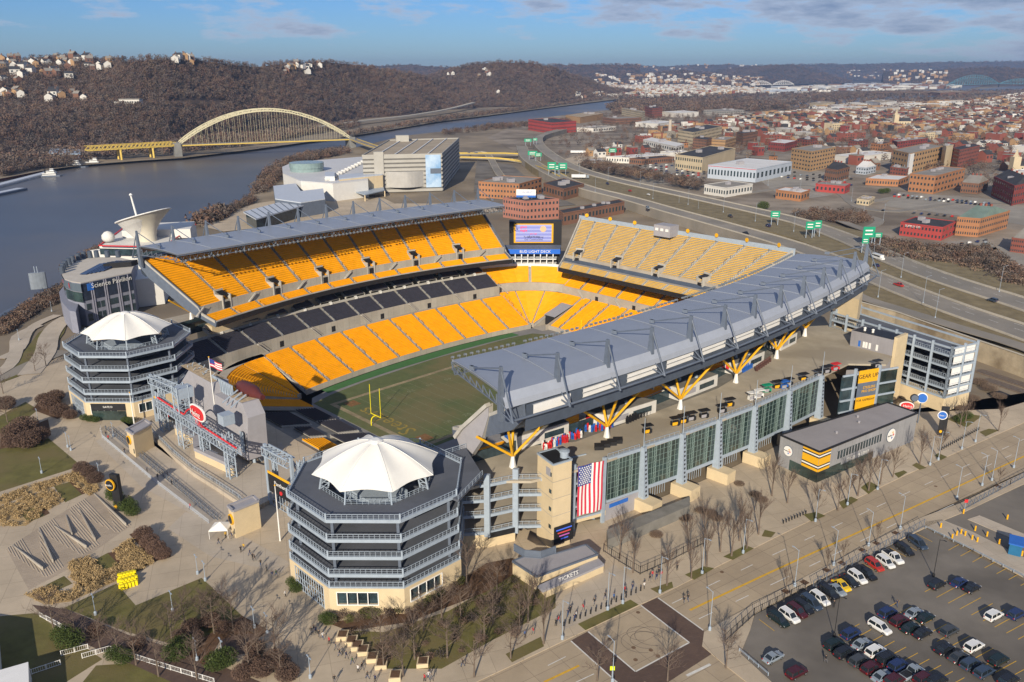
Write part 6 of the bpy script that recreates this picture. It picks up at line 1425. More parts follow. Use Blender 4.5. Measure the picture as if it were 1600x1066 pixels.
mb=MB(); mb.prism([(A2[0],Y2+5),(B2[0]-1,Y2+5),(B2[0]-1,Y2+9.5),(A2[0],Y2+9.5)],10,19.3); mb.build('dark_interior',M['blk'],dk)
for i in range(7): u=(i+.5)/7; mb=MB(); mb.beam((A2[0]+2+(B2[0]-A2[0]-5)*u,Y2,13.9),(A2[0]+2+(B2[0]-A2[0]-5)*u,Y2,19.3),.5); mb.build('bar_column',M['white'],dk)
railing((A2[0]+1,Y2-1,16.9),(B2[0]-3,Y2-1,16.9),1.1,dk)
# ================================================================ SCIENCE BUILDINGS, CONE, SUBMARINE
hs=pxh(135,510,442)
SPx=[(126,442),(205,425.5),(212,408),(185,402),(150,402),(130,404),(112,411),(101,420),(97,429),(101,436),(112,440)]
sb2=E('science_pavilion',(*g(135,510)[:2],0),'blue-grey museum block with a curved glassy corner and dark windows beside the river','museum')
FPp=[g(x,y,hs)[:2] for x,y in SPx]; mb=MB(); mb.prism(FPp,0,hs-.3); mb.build('pavilion_wall',mat('pavilion_grey',(.24,.25,.31),.6,.08,.4),sb2)
mb=MB(); mb.prism(FPp,hs-.29,hs); mb.build('pale_roof',mat('pale_roof',(.50,.46,.40),.85,.08,.2),sb2)
a,b=FPp[0],FPp[1]
panel('glass_storey',a,b,hs*.58,hs*.97,mat('navy_glass',(.03,.04,.065),.15,.3,.4),sb2,out=.15)
for u in (.16,.2,.42,.46,.68,.72,.9): p,q=lerp((*a,0),(*b,0),u)[:2],lerp((*a,0),(*b,0),u+.018)[:2]; panel('pilaster',p,q,0.2,hs*.97,mat('pilaster_grey',(.33,.33,.4),.6,.05,1) if u==.16 else bpy.data.materials['pilaster_grey'],sb2,out=.35)
for z0,z1 in ((hs*.36,hs*.50),(hs*.10,hs*.27)):
    for u0,u1 in ((.04,.13),(.23,.30),(.32,.39),(.49,.56),(.57,.66),(.75,.82),(.83,.88),(.93,.99)): p,q=lerp((*a,0),(*b,0),u0)[:2],lerp((*a,0),(*b,0),u1)[:2]; panel('window',p,q,z0,z1,M['glassd'],sb2,out=.12)
face_text('pavilion_letters','Science Pavilion',3.1,a,b,.58,hs*.88,M['white'],sb2,out=.4); p,q=lerp((*a,0),(*b,0),.1)[:2],lerp((*a,0),(*b,0),.22)[:2]; panel('blue_logo',p,q,hs*.79,hs*.95,M['blue'],sb2,out=.4)
cen=(sum(p[0] for p in FPp)/len(FPp),sum(p[1] for p in FPp)/len(FPp))
for i in range(5,11):
    p,q=FPp[i-1 if i<11 else 0],FPp[i]; p,q=FPp[i],FPp[(i+1)%11]
    panel('glass_drum_panel',p,q,hs*.55,hs*.75,M['glassg'],sb2,out=-.2) if False else None
    mb=MB(); c0=lerp((*p,0),(*cen,0),-.02)[:2];c1_=lerp((*q,0),(*cen,0),-.02)[:2]; mb.face((*c0,hs*.55),(*c1_,hs*.55),(*c1_,hs*.78),(*c0,hs*.78)); mb.build('drum_glazing',M['glassg'],sb2)
    mb=MB(); c0=lerp((*p,0),(*cen,0),-.03)[:2];c1_=lerp((*q,0),(*cen,0),-.03)[:2]; mb.face((*c0,hs*.80),(*c1_,hs*.80),(*c1_,hs*.98),(*c0,hs*.98)); mb.build('sign_band',mat('teal_band',(.10,.13,.16),.5,.1,1) if i==5 else bpy.data.materials['teal_band'],sb2)
A_,B_=FPp[8],FPp[10]; face_text('sign_letters','CENTER',3.4,(lerp((*A_,0),(*cen,0),-.05)[0],lerp((*A_,0),(*cen,0),-.05)[1]),(lerp((*B_,0),(*cen,0),-.05)[0],lerp((*B_,0),(*cen,0),-.05)[1]),.55,hs*.89,M['red'],sb2,out=.3)
for i in range(22):
    u=i/21; j=int(u*4.99); f_=u*5-j; p=lerp((*FPp[3+j],hs),(*FPp[4+j],hs),f_); mb=MB(); mb.tube(p,add(p,(0,-.3,3.4)),1.25,10,1.1); mb.build('ring_light',M['panel'],sb2) if i%2==0 else None
LWp=[g(x,y,hs*.52)[:2] for x,y in ((118,486),(108,484),(96,470),(92,455),(100,445),(128,452))]; mb=MB(); mb.prism(LWp,0,hs*.5); mb.build('curved_lower_wing',bpy.data.materials['pavilion_grey'],sb2)
for i in range(5):
    P=g(140+i*6.5,421-i*1.2,hs+1); mb=MB(); mb.prism([(P[0]-1.2,P[1]-7),(P[0]+1.8,P[1]-7),(P[0]+3.6,P[1]+9),(P[0]+.6,P[1]+9)],hs+.2,[hs+.5,hs+.5,hs+1.8,hs+1.8]); mb.build('solar_array',mat('solar_blue',(.03,.06,.14),.2,.2,1) if i==0 else bpy.data.materials['solar_blue'],sb2)
P=g(185,419,hs); mb=MB(); mb.prism([(P[0]-6,P[1]-2),(P[0]+5,P[1]+3),(P[0]+6,P[1]+8),(P[0]-5,P[1]+3)],hs,hs+2.4); mb.build('roof_cowl',M['blk'],sb2)
# white museum with red trim, cone on its roof
def bpx(name,label,cat,L,Mm,Rr,yt,wall,roof,z=0,group=None,wins=None,parapet=.8,wm=None,hh=None):
    """block surveyed from its visible base corners (left, near, right) and the row of its roof edge over the near corner"""
    a,b,c=g(*L,z)[:2],g(*Mm,z)[:2],g(*Rr,z)[:2]; h=hh or pxh(Mm[0],Mm[1],yt,z); d=(a[0]+c[0]-b[0],a[1]+c[1]-b[1]); P=[a,b,c,d]
    T=E(name,(*b,z),label,cat,group); mb=MB(); mb.prism(P,z-.3,z+h); mb.build('wall',wall,T)
    mb=MB(); cc=(sum(p[0] for p in P)/4,sum(p[1] for p in P)/4); mb.prism([lerp((*p,0),(*cc,0),.03)[:2] for p in P],z+h,z+h+.15); r_=mb.build('roof',roof,T)
    mb=MB()
    for i in range(4): mb.beam((*P[i],z+h+.1),(*P[(i+1)%4],z+h+.1),.6,parapet)
    mb.build('parapet',wall,T)
    rr=random.Random(int(L[0]*7+Mm[1])); 
    for k in range(rr.randint(1,4)): u,v=rr.uniform(.2,.8),rr.uniform(.2,.8); p=lerp(lerp((*a,0),(*b,0),u),lerp((*d,0),(*c,0),u),v); mb=MB(); s_=min(6,math.dist(a,b)*.12)+1; mb.box((p[0],p[1],z+h+.1),(s_,s_*.7,s_*.45+.5),.5); mb.build('roof_unit',M['greyp'],r_)
    if wins:
        rows,n1,n2=wins; wmm=wm or M['glassd']
        for (p,q,n) in ((a,b,n1),(b,c,n2)):
            if not n: continue
            for r0 in range(rows):
                z0=z+h*(r0+.32)/rows; z1=z+h*(r0+.72)/rows
                for k in range(n): u0,u1=(k+.27)/n,(k+.73)/n; panel('window',lerp((*p,0),(*q,0),u0)[:2],lerp((*p,0),(*q,0),u1)[:2],z0,z1,wmm,T,out=.12)
    return T,P,h
WHT=mat('white_cladding',(.66,.65,.62),.7,.05,.3)
T,P_,h_=bpx('white_museum','white stepped museum building with red trim lines below the concrete cone','museum',(146,420),(175,424),(235,415),396,WHT,WHT)
cone_base=[g(x,y,17)[:2] for x,y in ((157,385),(250,385),(262,372),(282,358),(305,345),(190,372))]
mb=MB(); mb.prism([g(x,y,20)[:2] for x,y in ((155,383),(255,385),(306,350),(195,354))],0,20); mb.build('upper_hall',WHT,T); mb=MB(); Q=[g(x,y,20.6)[:2] for x,y in ((155,383),(255,385),(306,350),(195,354))]
for i in range(4): mb.beam((*Q[i],20.3),(*Q[(i+1)%4],20.3),.6,.5)
mb.build('red_trim',M['red'],T)
panel('ribbon_window',(Q[0][0],Q[0][1]),(Q[1][0],Q[1][1]),15.5,18.8,M['glassd'],T,out=.2)
mb=MB(); mb.prism([g(x,y,24)[:2] for x,y in ((190,361),(297,358),(304,346),(198,350))],19,24); mb.build('roof_storey',WHT,T)
wq=[g(213,481),g(258,475),g(266,458),g(222,462)]; mb=MB(); mb.prism([p[:2] for p in wq],0,pxh(213,481,438)); mb.build('lower_hall',WHT,T)
P=g(170,377,20.6); mb=MB(); mb.lathe(P,[(2.5,0),(3.4,1.5),(3.2,3.5),(1.8,5.0),(.2,5.6)],16); mb.build('white_dome',WHT,T,smooth=True)
cb_=g(232,376,20); cn_=E('concrete_cone',cb_,'tall flared concrete cone with a slanted white rim and mast on the white museum','cone tower')
mb=MB(); rows=[]; n=28; hc=pxh(232,376,337,20)
for j,(u,r) in enumerate(((0,4.6),(.2,4.5),(.45,5.6),(.65,7.6),(.82,10.4),(1,14.6))):
    rows.append([(cb_[0]+r*math.cos(t)-u*u*1.0,cb_[1]+r*math.sin(t)*.95,20+hc*u+u*u*(r*.30*math.cos(t+.35))) for t in np.linspace(0,2*math.pi,n,endpoint=False)])
inn_=[[(cb_[0]-1+(p[0]-cb_[0]+1)*k,cb_[1]+(p[1]-cb_[1])*k,p[2]-dz) for p in rows[-1]] for k,dz in ((.96,0.0),(.75,3.5),(.45,8),(.2,12))]
mb.grid(rows,close=True); mb.build('cone_shell',mat('cream_concrete',(.58,.54,.44),.8,.06,.3),cn_,smooth=True)
mb=MB(); mb.grid([rows[-1]]+inn_,close=True); mb.build('cone_interior',WHT,cn_)
mb=MB()
for p,q in zip(rows[-1],rows[-1][1:]+rows[-1][:1]): mb.tube(p,q,.35,5)
mb.build('rim',M['white'],cn_)
mb=MB(); b0_=(cb_[0]-1,cb_[1]-6,20+hc*.55); mb.tube(b0_,(cb_[0]-3.5,cb_[1]-6,20+hc*.55+pxh(228,376,301,20)-hc*.62),.65,8,.45); mb.lathe((cb_[0]-3.5,cb_[1]-6,20+hc*.55+pxh(228,376,301,20)-hc*.62),[(.5,0),(1.0,.5),(.4,1.3)],8); mb.build('mast',M['white'],cn_)
sub_=E('submarine',g(40,470,-8),'grey museum submarine moored along the scrubby near bank','submarine')
mb=MB(); a=g(-25,512,-8);b=g(105,452,-8); rows=[]
for i in range(17):
    t=i/16; c=lerp(a,b,t); r=3.0*math.sin(math.pi*min(1,.06+t*.9))**.5; d=nrm(sub(b,a)); nx,ny=-d[1],d[0]; rows.append([(c[0]+nx*r*math.cos(q),c[1]+ny*r*math.cos(q),-7.4+max(-.6,r*.9*math.sin(q))) for q in np.linspace(0,2*math.pi,12,endpoint=False)])
SUBM=mat('navy_grey_hull',(.10,.125,.17),.5,.15,.3)
mb.grid(rows,close=True); mb.face(*rows[0]); mb.face(*rows[-1]); mb.build('hull',SUBM,sub_,smooth=True)
c=g(62,457,-8); mb=MB(); mb.prism([(c[0]+4.2*math.cos(t)*.88-1.25*math.sin(t)*.47,c[1]+4.2*math.cos(t)*.47+1.25*math.sin(t)*.88+.5) for t in np.linspace(0,2*math.pi,14,endpoint=False)],-6,3.2); mb.build('conning_tower',mat('tower_grey',(.20,.23,.27),.5,.1,.5),sub_)
for dx in (-1,0.5): mb=MB(); mb.tube((c[0]+dx,c[1]+.5,3.1),(c[0]+dx,c[1]+.5,6.6),.2,6); mb.build('periscope',M['steel'],sub_)
# ================================================================ CASINO AND GARAGE
Lg,Mg,Rg=g(572,262,0),g(690,298,0),g(717,268,0)
hg=pxh(690,298,240)
GP=box3([(566,243),(690,240.5),(717,216)],hg); GP[3]=g(608,219,hg)[:2]
gr=E('casino_garage',(*GP[1],0),'large grey multi-storey garage with banded walls and a blue and white mural panel','parking garage')
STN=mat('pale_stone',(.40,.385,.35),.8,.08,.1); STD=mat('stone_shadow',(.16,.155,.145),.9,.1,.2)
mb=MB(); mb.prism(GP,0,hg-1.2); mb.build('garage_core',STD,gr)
for k in range(9):
    z=hg*(k+.45)/9.0
    for i in (0,1):
        mb=MB(); p,q=GP[i],GP[i+1]; mb.beam((*p,z),(*q,z),1.2,hg/9*.62 if i==0 else hg/9*.42); mb.build('floor_band',STN,gr)
mb=MB(); mb.prism([lerp((*p,0),(sum(q[0] for q in GP)/4,sum(q[1] for q in GP)/4,0),.02)[:2] for p in GP],hg-1.3,hg-.6); rf=mb.build('roof_parking',mat('tan_deck',(.36,.30,.22),.9,.15,.05),gr)
mb=MB()
for i in range(4): mb.beam((*GP[i],hg-.2),(*GP[(i+1)%4],hg-.2),.8,1.4)
mb.build('parapet',STN,gr)
for u in (.18,.4,.62,.82): mb=MB(); mb.beam(lerp((*GP[0],hg),(*GP[1],hg),u),lerp((*GP[3],hg),(*GP[2],hg),u),.8,.9); mb.build('roof_divider',M['white'],rf)
p,q=lerp((*GP[0],0),(*GP[1],0),.79)[:2],lerp((*GP[0],0),(*GP[1],0),.985)[:2]
MU=mat('mural_blue',(.03,.30,.72),.6,.3,.03,col2=(.75,.85,.92)); panel('mural',p,q,4,hg-.6,MU,gr,out=.9); panel('dark_inset',lerp((*p,0),(*q,0),.3)[:2],q,hg*.48,hg*.62,M['steel_d'],gr,out=1.0)
p,q=lerp((*GP[0],0),(*GP[1],0),.14)[:2],lerp((*GP[0],0),(*GP[1],0),.26)[:2]; panel('stair_tower',p,q,4,hg+3,STN,gr,out=1.6,th=5)
p,q=lerp((*GP[0],0),(*GP[1],0),.28),lerp((*GP[0],0),(*GP[1],0),.77); nx,ny=(q[1]-p[1]),-(q[0]-p[0]); l=math.hypot(nx,ny); mb=MB()
arc=[(p[0]+(q[0]-p[0])*t+nx/l*7*math.sin(math.pi*t),p[1]+(q[1]-p[1])*t+ny/l*7*math.sin(math.pi*t)) for t in np.linspace(0,1,12)]
mb.grid([[(*x,5) for x in arc],[(*x,hg*.56) for x in arc]]); mb.face(*[(*x,hg*.56) for x in arc]); mb.build('curved_bay',mat('bay_metal',(.40,.39,.37),.4,.15,.08),gr)
p=GP[3]; mb=MB(); mb.box((p[0]+16,p[1]-10,hg-1),(14,10,7),.2); mb.build('lift_house',STN,gr)
cz=E('casino',g(500,300,0),'sprawling white-roofed casino with a glazed drum beside the garage','casino')
for zc,px,m_,nm in ((15,[(441,262),(455,256),(490,252),(566,246),(572,262),(575,282),(520,288),(470,284),(442,272)],WHT,'gaming_hall'),(11,[(427,292),(462,288),(470,300),(505,296),(508,312),(470,318),(430,312)],M['steel_d'],'dark_glass_wing'),(17,[(529,275),(597,268),(598,274),(530,281)],M['beige'],'portico_block'),(19,[(508,270),(523,270),(523,277),(508,277)],WHT,'plant_room')):
    mb=MB(); mb.prism([g(x,y,zc)[:2] for x,y in px],0,zc); o=mb.build(nm,m_,cz); mb=MB(); mb.prism([g(x,y,zc)[:2] for x,y in px],zc+.05,zc+.8); mb.build('roof_sheet',mat('casino_roof',(.58,.58,.58),.5,.05,.1) if nm=='gaming_hall' else M['roofl'],o)
cdr=g(480,270,14); mb=MB(); mb.lathe((cdr[0],cdr[1],8),[(16,0),(16,11),(16.6,11.2),(16.6,16),(14,16.3)],28); mb.build('glazed_drum',mat('drum_glass',(.22,.30,.30),.2,.2,.2),cz)
for i in range(12): P=g(512+i*5,290-i*2.5-8,16); mb=MB(); mb.lathe(P,[(2.5,0),(3,1.5),(2.0,2.6)],8); mb.build('roof_pod',WHT,cz)
cn2=[g(x,y,6)[:2] for x,y in ((545,297),(560,290),(598,290),(601,297),(570,304))]; mb=MB(); mb.prism(cn2,5.2,6); o=mb.build('entrance_canopy',M['steel'],cz)
for p in cn2: mb=MB(); mb.beam((*p,0),(*p,5.2),.8); mb.build('canopy_column',M['beige'],o)
for i in range(9): p=g(533+i*7.4,305-i*.6,0); mb=MB(); mb.box((p[0],p[1],2),(2.4,.8,12),.1); mb.build('tall_window',M['glassd'],cz)
rc_=E('river_pavilion',g(440,345,0),'long low pavilion with a pale ribbed metal roof beside the river walk','pavilion')
mb=MB(); mb.prism([g(x,y,9)[:2] for x,y in ((384,332),(400,341),(500,313),(492,303))],0,8.4); mb.build('dark_underside',M['glassd'],rc_); mb=MB(); mb.prism([g(x,y,9.4)[:2] for x,y in ((380,331),(400,342),(504,312),(493,301))],8.5,9.4); rr_=mb.build('metal_roof',M['roofl'],rc_)  # dark solid block stands in for the shade under the canopy roof
for i in range(14): a=lerp(g(382,331,9.6),g(493,301,9.6),i/13);b=lerp(g(400,341.5,9.6),g(503,312,9.6),i/13); mb=MB(); mb.beam(a,b,.5,.4); mb.build('roof_rib',M['steel_d'],rr_)
# ================================================================ ARCH BRIDGE
wb=E('arch_bridge',g(283,249,-8),'pale yellow steel tied-arch bridge spanning the river on stone piers','bridge')
YB=mat('bridge_cream_yellow',(.64,.59,.40),.5,.06,.02); YD=mat('bridge_yellow',(.62,.45,.10),.5,.06,.02)
pa=g(283,247,-8);pb=g(545,236,-8); dz_=pxh(283,247,227,-8)-8
ux,uy=nrm((pb[0]-pa[0],pb[1]-pa[1],0))[:2]; nx,ny=-uy,ux; L=math.dist(pa[:2],pb[:2])
zd=dz_; mid=lerp(pa,pb,.47); rise=pxh(*toPx((mid[0],mid[1],-8)),170,-8)-8
def bp(u,z,off): return (pa[0]+ux*L*u+nx*off,pa[1]+uy*L*u+ny*off,z)
for sd in (-9,9):
    N=32; lo_=[bp(i/N,zd+2+(rise-5-zd)*4*(i/N)*(1-i/N),sd) for i in range(N+1)]; hi_=[bp(i/N,zd+4.5+(rise-zd-4.5)*(4*(i/N)*(1-i/N))**.93,sd) for i in range(N+1)]
    mb=MB()
    for i in range(N): mb.beam(lo_[i],lo_[i+1],1.1,1.2); mb.beam(hi_[i],hi_[i+1],1.1,1.2)
    mb.build('arch_rib',YB,wb)
    mb=MB()
    for i in range(N): mb.beam(lo_[i],hi_[i],.6); mb.beam(lo_[i],hi_[i+1],.5) if i%2 else mb.beam(hi_[i],lo_[i+1],.5)
    mb.build('arch_lattice',YB,wb)
    for i in range(2,N-1): mb=MB(); mb.tube(lo_[i],bp(i/N,zd,sd),.16,4); mb.build('hanger',YB,wb)
mb=MB()
for i in range(3,30,2): u=i/32; z=zd+4.5+(rise-zd-4.5)*(4*u*(1-u))**.93; mb.beam(bp(u,z,-9),bp(u,z,9),.5); mb.beam(bp(u,z,-9),bp(min(1,u+1/16),zd+4.5+(rise-zd-4.5)*(4*min(1,u+1/16)*(1-min(1,u+1/16)))**.93,9),.35)
mb.build('top_bracing',YB,wb)
mb=MB(); mb.beam(bp(-.02,zd,0),bp(1.02,zd,0),18,1.6); dkk=mb.build('deck',YD,wb); mb=MB(); mb.beam(bp(-.02,zd+.9,0),bp(1.02,zd+.9,0),15,.2); mb.build('roadway',M['hwy'],dkk)
for u in (-.015,1.015):
    mb=MB(); mb.prism([bp(u-.02,0,-12)[:2],bp(u+.02,0,-12)[:2],bp(u+.02,0,12)[:2],bp(u-.02,0,12)[:2]],-9,zd-1); mb.prism([bp(u-.017,0,-12)[:2],bp(u+.017,0,-12)[:2],bp(u+.017,0,-8)[:2],bp(u-.017,0,-8)[:2]],zd-1,zd+4); mb.prism([bp(u-.017,0,12)[:2],bp(u+.017,0,12)[:2],bp(u+.017,0,8)[:2],bp(u-.017,0,8)[:2]],zd-1,zd+4); mb.build('stone_pier',mat('river_stone',(.20,.20,.19),.9,.2,.1),wb)
la=g(135,235,zd);
mb=MB(); A=bp(-.03,zd,0); Bq=(la[0],la[1],zd); mb.beam(A,Bq,16,1.4); mb.build('approach_deck',YD,wb)
mb=MB(); d_=nrm(sub(Bq,A)); nn=(-d_[1]*8,d_[0]*8,0)
for sd in (-1,1):
    A1=add(A,mul(nn,sd));B1=add(Bq,mul(nn,sd)); N=22
    for i in range(N):
        p,q=lerp(A1,B1,i/N),lerp(A1,B1,(i+1)/N); hh=5.5*math.sin(math.pi*((i%11)+.5)/11)**.35; mb.beam(add(p,(0,0,-.5)),add(q,(0,0,hh)) if i%2==0 else add(q,(0,0,-.5)),.6); mb.beam(add(p,(0,0,5)),add(q,(0,0,5)),.7); mb.beam(add(p,(0,0,5)),add(q,(0,0,-.5)),.6)
mb.build('approach_truss',YD,wb)
for px in ((183,247),(233,247)):
    p=g(*px,-7); q=lerp(A,Bq,(px[0]-270)/(135-270)); mb=MB(); 
    for sd in (-.8,.8): mb.beam(add((q[0],q[1],-8),mul(nn,sd)),add((q[0],q[1],zd-.7),mul(nn,sd)),2.2)
    mb.beam(add((q[0],q[1],zd-2),mul(nn,-1)),add((q[0],q[1],zd-2),mul(nn,1)),1.4); mb.build('approach_pier',YD,wb)
R1=bp(1.03,zd,0); R1p=toPx(R1)
o,_=ribbon('approach_viaduct',[(R1p[0],R1p[1]),(600,233),(660,238),(720,240),(790,240),(840,243)],12,[zd,zd,zd-1,zd-2,zd-4,zd-8],M['hwy'],th=1.6,wall=.9,wm=YD,kind=None); tag(o,'yellow-sided viaduct running from the arch bridge behind the garage to the interchange','viaduct')
for i,(x0,y0) in enumerate(((735,247),(762,249),(800,250),(820,251))):
    p=g(x0,y0,0); mb=MB(); mb.beam((p[0],p[1],-.3),(p[0],p[1],zd-5-i*1.5),2.2); tag(mb.build('viaduct_pier',M['conc']),'pale concrete pier under the yellow-sided viaduct','pier','piers under the viaduct')
o,_=ribbon('loop_ramp',[(735,240),(752,238),(764,244),(772,258),(780,272),(790,281)],8,[zd-2,zd-3,zd-5,zd-9,3,1],M['hwy'],th=1.2,wall=.9,wm=M['kerb'],kind=None); tag(o,'single curved ramp dropping from the viaduct towards the orange brick building','ramp')
o,_=ribbon('loop_ramp',[(718,246),(780,248),(820,254),(850,262),(880,276)],7,[zd-6,zd-6,zd-8,8,7],M['hwy'],th=1.2,wall=.9,wm=YD,kind=None); tag(o,'yellow-sided ramp curving below the viaduct to join the highway','ramp')
# boats
def barge(px1,px2,label,w,m1,h=2.0,grp=None):
    a=g(*px1,-8);b=g(*px2,-8); d=nrm(sub(b,a)); nx,ny=-d[1]*w/2,d[0]*w/2; T=E('barge',a,label,'barge',grp); mb=MB(); mb.prism([(a[0]+nx,a[1]+ny),(a[0]-nx,a[1]-ny),(b[0]-nx,b[1]-ny),(b[0]+nx,b[1]+ny)],-8.4,-8+h); mb.build('barge_hull',m1,T)
    mb=MB(); mb.prism([(a[0]+nx*.8+d[0]*3,a[1]+ny*.8+d[1]*3),(a[0]-nx*.8+d[0]*3,a[1]-ny*.8+d[1]*3),(b[0]-nx*.8-d[0]*3,b[1]-ny*.8-d[1]*3),(b[0]+nx*.8-d[0]*3,b[1]+ny*.8-d[1]*3)],-8+h,-8+h+.6); mb.build('hatch_cover',M['roofl'] if m1 is not M['brown'] else M['brown'],T)
barge((-40,302),(82,270),'long white-decked barge beside the far left bank, farthest out of the moored row',11,mat('barge_white',(.5,.5,.5),.6,.2,.1)); barge((-40,290),(72,266),'rust red barge moored inside the white one',10,mat('barge_red',(.22,.06,.05),.8,.2,.1)); barge((-40,313),(36,297),'dark empty barge at the left edge of the river',10,M['steel_d'])
def tug(px,rz,label,s_=1.0):
    P=g(*px,-8); T=E('towboat',P,label,'towboat','towboats by the far bank',rz); T.location=P
    mb=MB(); mb.prism([(-14*s_,-4*s_),(12*s_,-4*s_),(15*s_,0),(12*s_,4*s_),(-14*s_,4*s_)],-.4,1.6); mb.build('hull',M['steel_d'],T,local=True)
    for n_,(l,w,z,hh,xo) in enumerate(((18,6.4,1.6,2.6,-2),(11,5.4,4.2,2.4,0),(5,4.4,6.6,2.4,2))): mb=MB(); mb.box((xo*s_,0,z),(l*s_,w*s_,hh)); o=mb.build(('cabin_deck','upper_cabin','wheelhouse')[n_],M['white'],T,local=True); mb=MB(); mb.box((xo*s_,0,z+hh*.45),(l*s_+.1,w*s_*1.02,hh*.3)); mb.build('window_strip',M['glassd'],o,local=True)
    for y in (-1.5,1.5): mb=MB(); mb.tube((-7*s_,y,4),(-7*s_,y,8.2),.5,8); mb.build('funnel',M['blk'],T,local=True)
tug((118,262),.35,'white towboat moored near the end of the yellow approach span'); tug((147,258),.3,'dark low towboat moored to the right of the white one',.9); tug((80,276),.3,'small white towboat at the head of the barges',.8)
T=E('blue_shed',g(80,245,-5),'long blue-grey curved shed on the far bank left of the bridge','shed'); mb=MB(); mb.prism([g(x,y,3)[:2] for x,y in ((77,238),(125,240),(125,235),(80,233))],-5,2); mb.build('shed_wall',mat('shed_blue',(.12,.18,.30),.6,.15,.1),T); mb=MB(); mb.prism([g(x,y,3)[:2] for x,y in ((76,239),(126,241),(126,234),(79,232))],2,3); mb.build('shed_roof',M['steel'],T)
def hsign(px,w,h,m,z,label,zt=8,rz=None,cat='road sign',grp='green overhead road signs',post=True,txt=None):
    w,h=w*.8,h*.72
    P=g(px[0],px[1],z); T=E('road_sign',P,label,cat,grp); a=(P[0]-w/2,P[1]);b=(P[0]+w/2,P[1]); panel('sign_panel',a,b,z+zt,z+zt+h,m,T,th=.3)
    rows=MB(); 
    for k in range(2): rows.beam((P[0]-w*.32,P[1]-.12,z+zt+h*(.3+.35*k)),(P[0]+w*.30,P[1]-.12,z+zt+h*(.3+.35*k)),.12,h*.12)
    rows.build('sign_lettering',M['white'],T)
    for dx in (-w*.35,w*.35): mb=MB(); mb.tube((P[0]+dx,P[1]+.3,z),(P[0]+dx,P[1]+.3,z+zt+h),.25,6); mb.build('sign_post',M['steel'],T)
SG=[((72,229),13,7,-5,'green'),((82,228),10,7,-5,'green'),((107,227),22,7,-5,'blue'),((120,228),8,8,-5,'green'),((131,224),14,6,-5,'green'),((150,227),9,8,-5,'green'),((65,217),14,4,-5,'green'),
 ((825,228),13,6,7,'green'),((836,226),8,5,7,'green'),((832,250),14,7,7,'green'),((841,252),10,6,7,'green'),((862,273),11,10,7,'green'),((870,274),5,7,7,'green'),((879,273),11,9,7,'green'),((957,245),12,7,3,'green'),((985,302),0,0,0,None),
 ((1210,352),8,6,7,'green'),((1264,372),7,7,7,'green'),((1276,370),6,7,7,'green'),((1355,385),9,9,7,'green'),((1370,385),6,4,7,'green'),((1350,395),5,5,7,'green')]
i=0
wd='first second third fourth fifth sixth seventh eighth ninth tenth eleventh twelfth thirteenth fourteenth fifteenth sixteenth seventeenth eighteenth nineteenth twentieth twenty-first twenty-second'.split()
for (px,w,h,z,c) in SG:
    if not c: continue
    i+=1; hsign(px,w,h,M[c],z,('%s road sign beyond the far bank left of the bridge' if px[0]<200 else '%s overhead road sign on the highway')%('Green' if c=='green' else 'Blue')+', %s from the left'%wd[i-1],zt=pxh(px[0],px[1],px[1]-10,z) if px[0]<200 else 5.5)
# ================================================================ CITY
BR={'red':mat('brick_red',(.24,.08,.06),.9,.15,.05),'orange':mat('brick_orange',(.36,.17,.085),.9,.12,.05),'brown':mat('brick_brown',(.20,.105,.07),.9,.15,.05),'cream':mat('cream_stone',(.52,.43,.29),.9,.1,.05),'tan':mat('tan_brick',(.40,.25,.13),.9,.1,.05),'maroon':mat('maroon_brick',(.22,.05,.045),.9,.15,.05),
 'white':mat('white_render',(.62,.60,.56),.85,.1,.05),'grey':mat('grey_block',(.38,.36,.33),.9,.12,.05),'blue':mat('pale_blue_sheet',(.42,.47,.54),.8,.08,.05),'pink':mat('pink_brick',(.36,.16,.12),.9,.15,.05),'bright':mat('bright_red_brick',(.38,.06,.055),.9,.1,.05)}
RF={'dark':mat('tar_roof',(.045,.045,.05),.9,.3,.1),'grey':mat('gravel_roof',(.26,.24,.21),.9,.2,.1),'white':mat('white_roof',(.66,.65,.63),.8,.08,.1),'green':mat('green_roof',(.16,.22,.19),.8,.2,.1),'tan':mat('tan_roof',(.36,.29,.20),.9,.2,.1)}
def zq(k,p): 
    ox,oy={3:(800,60),4:(1200,60),8:(1200,300),0:(0,0)}[k]; return (ox+p[0]/3.9475,oy+p[1]/3.9475) if k else p
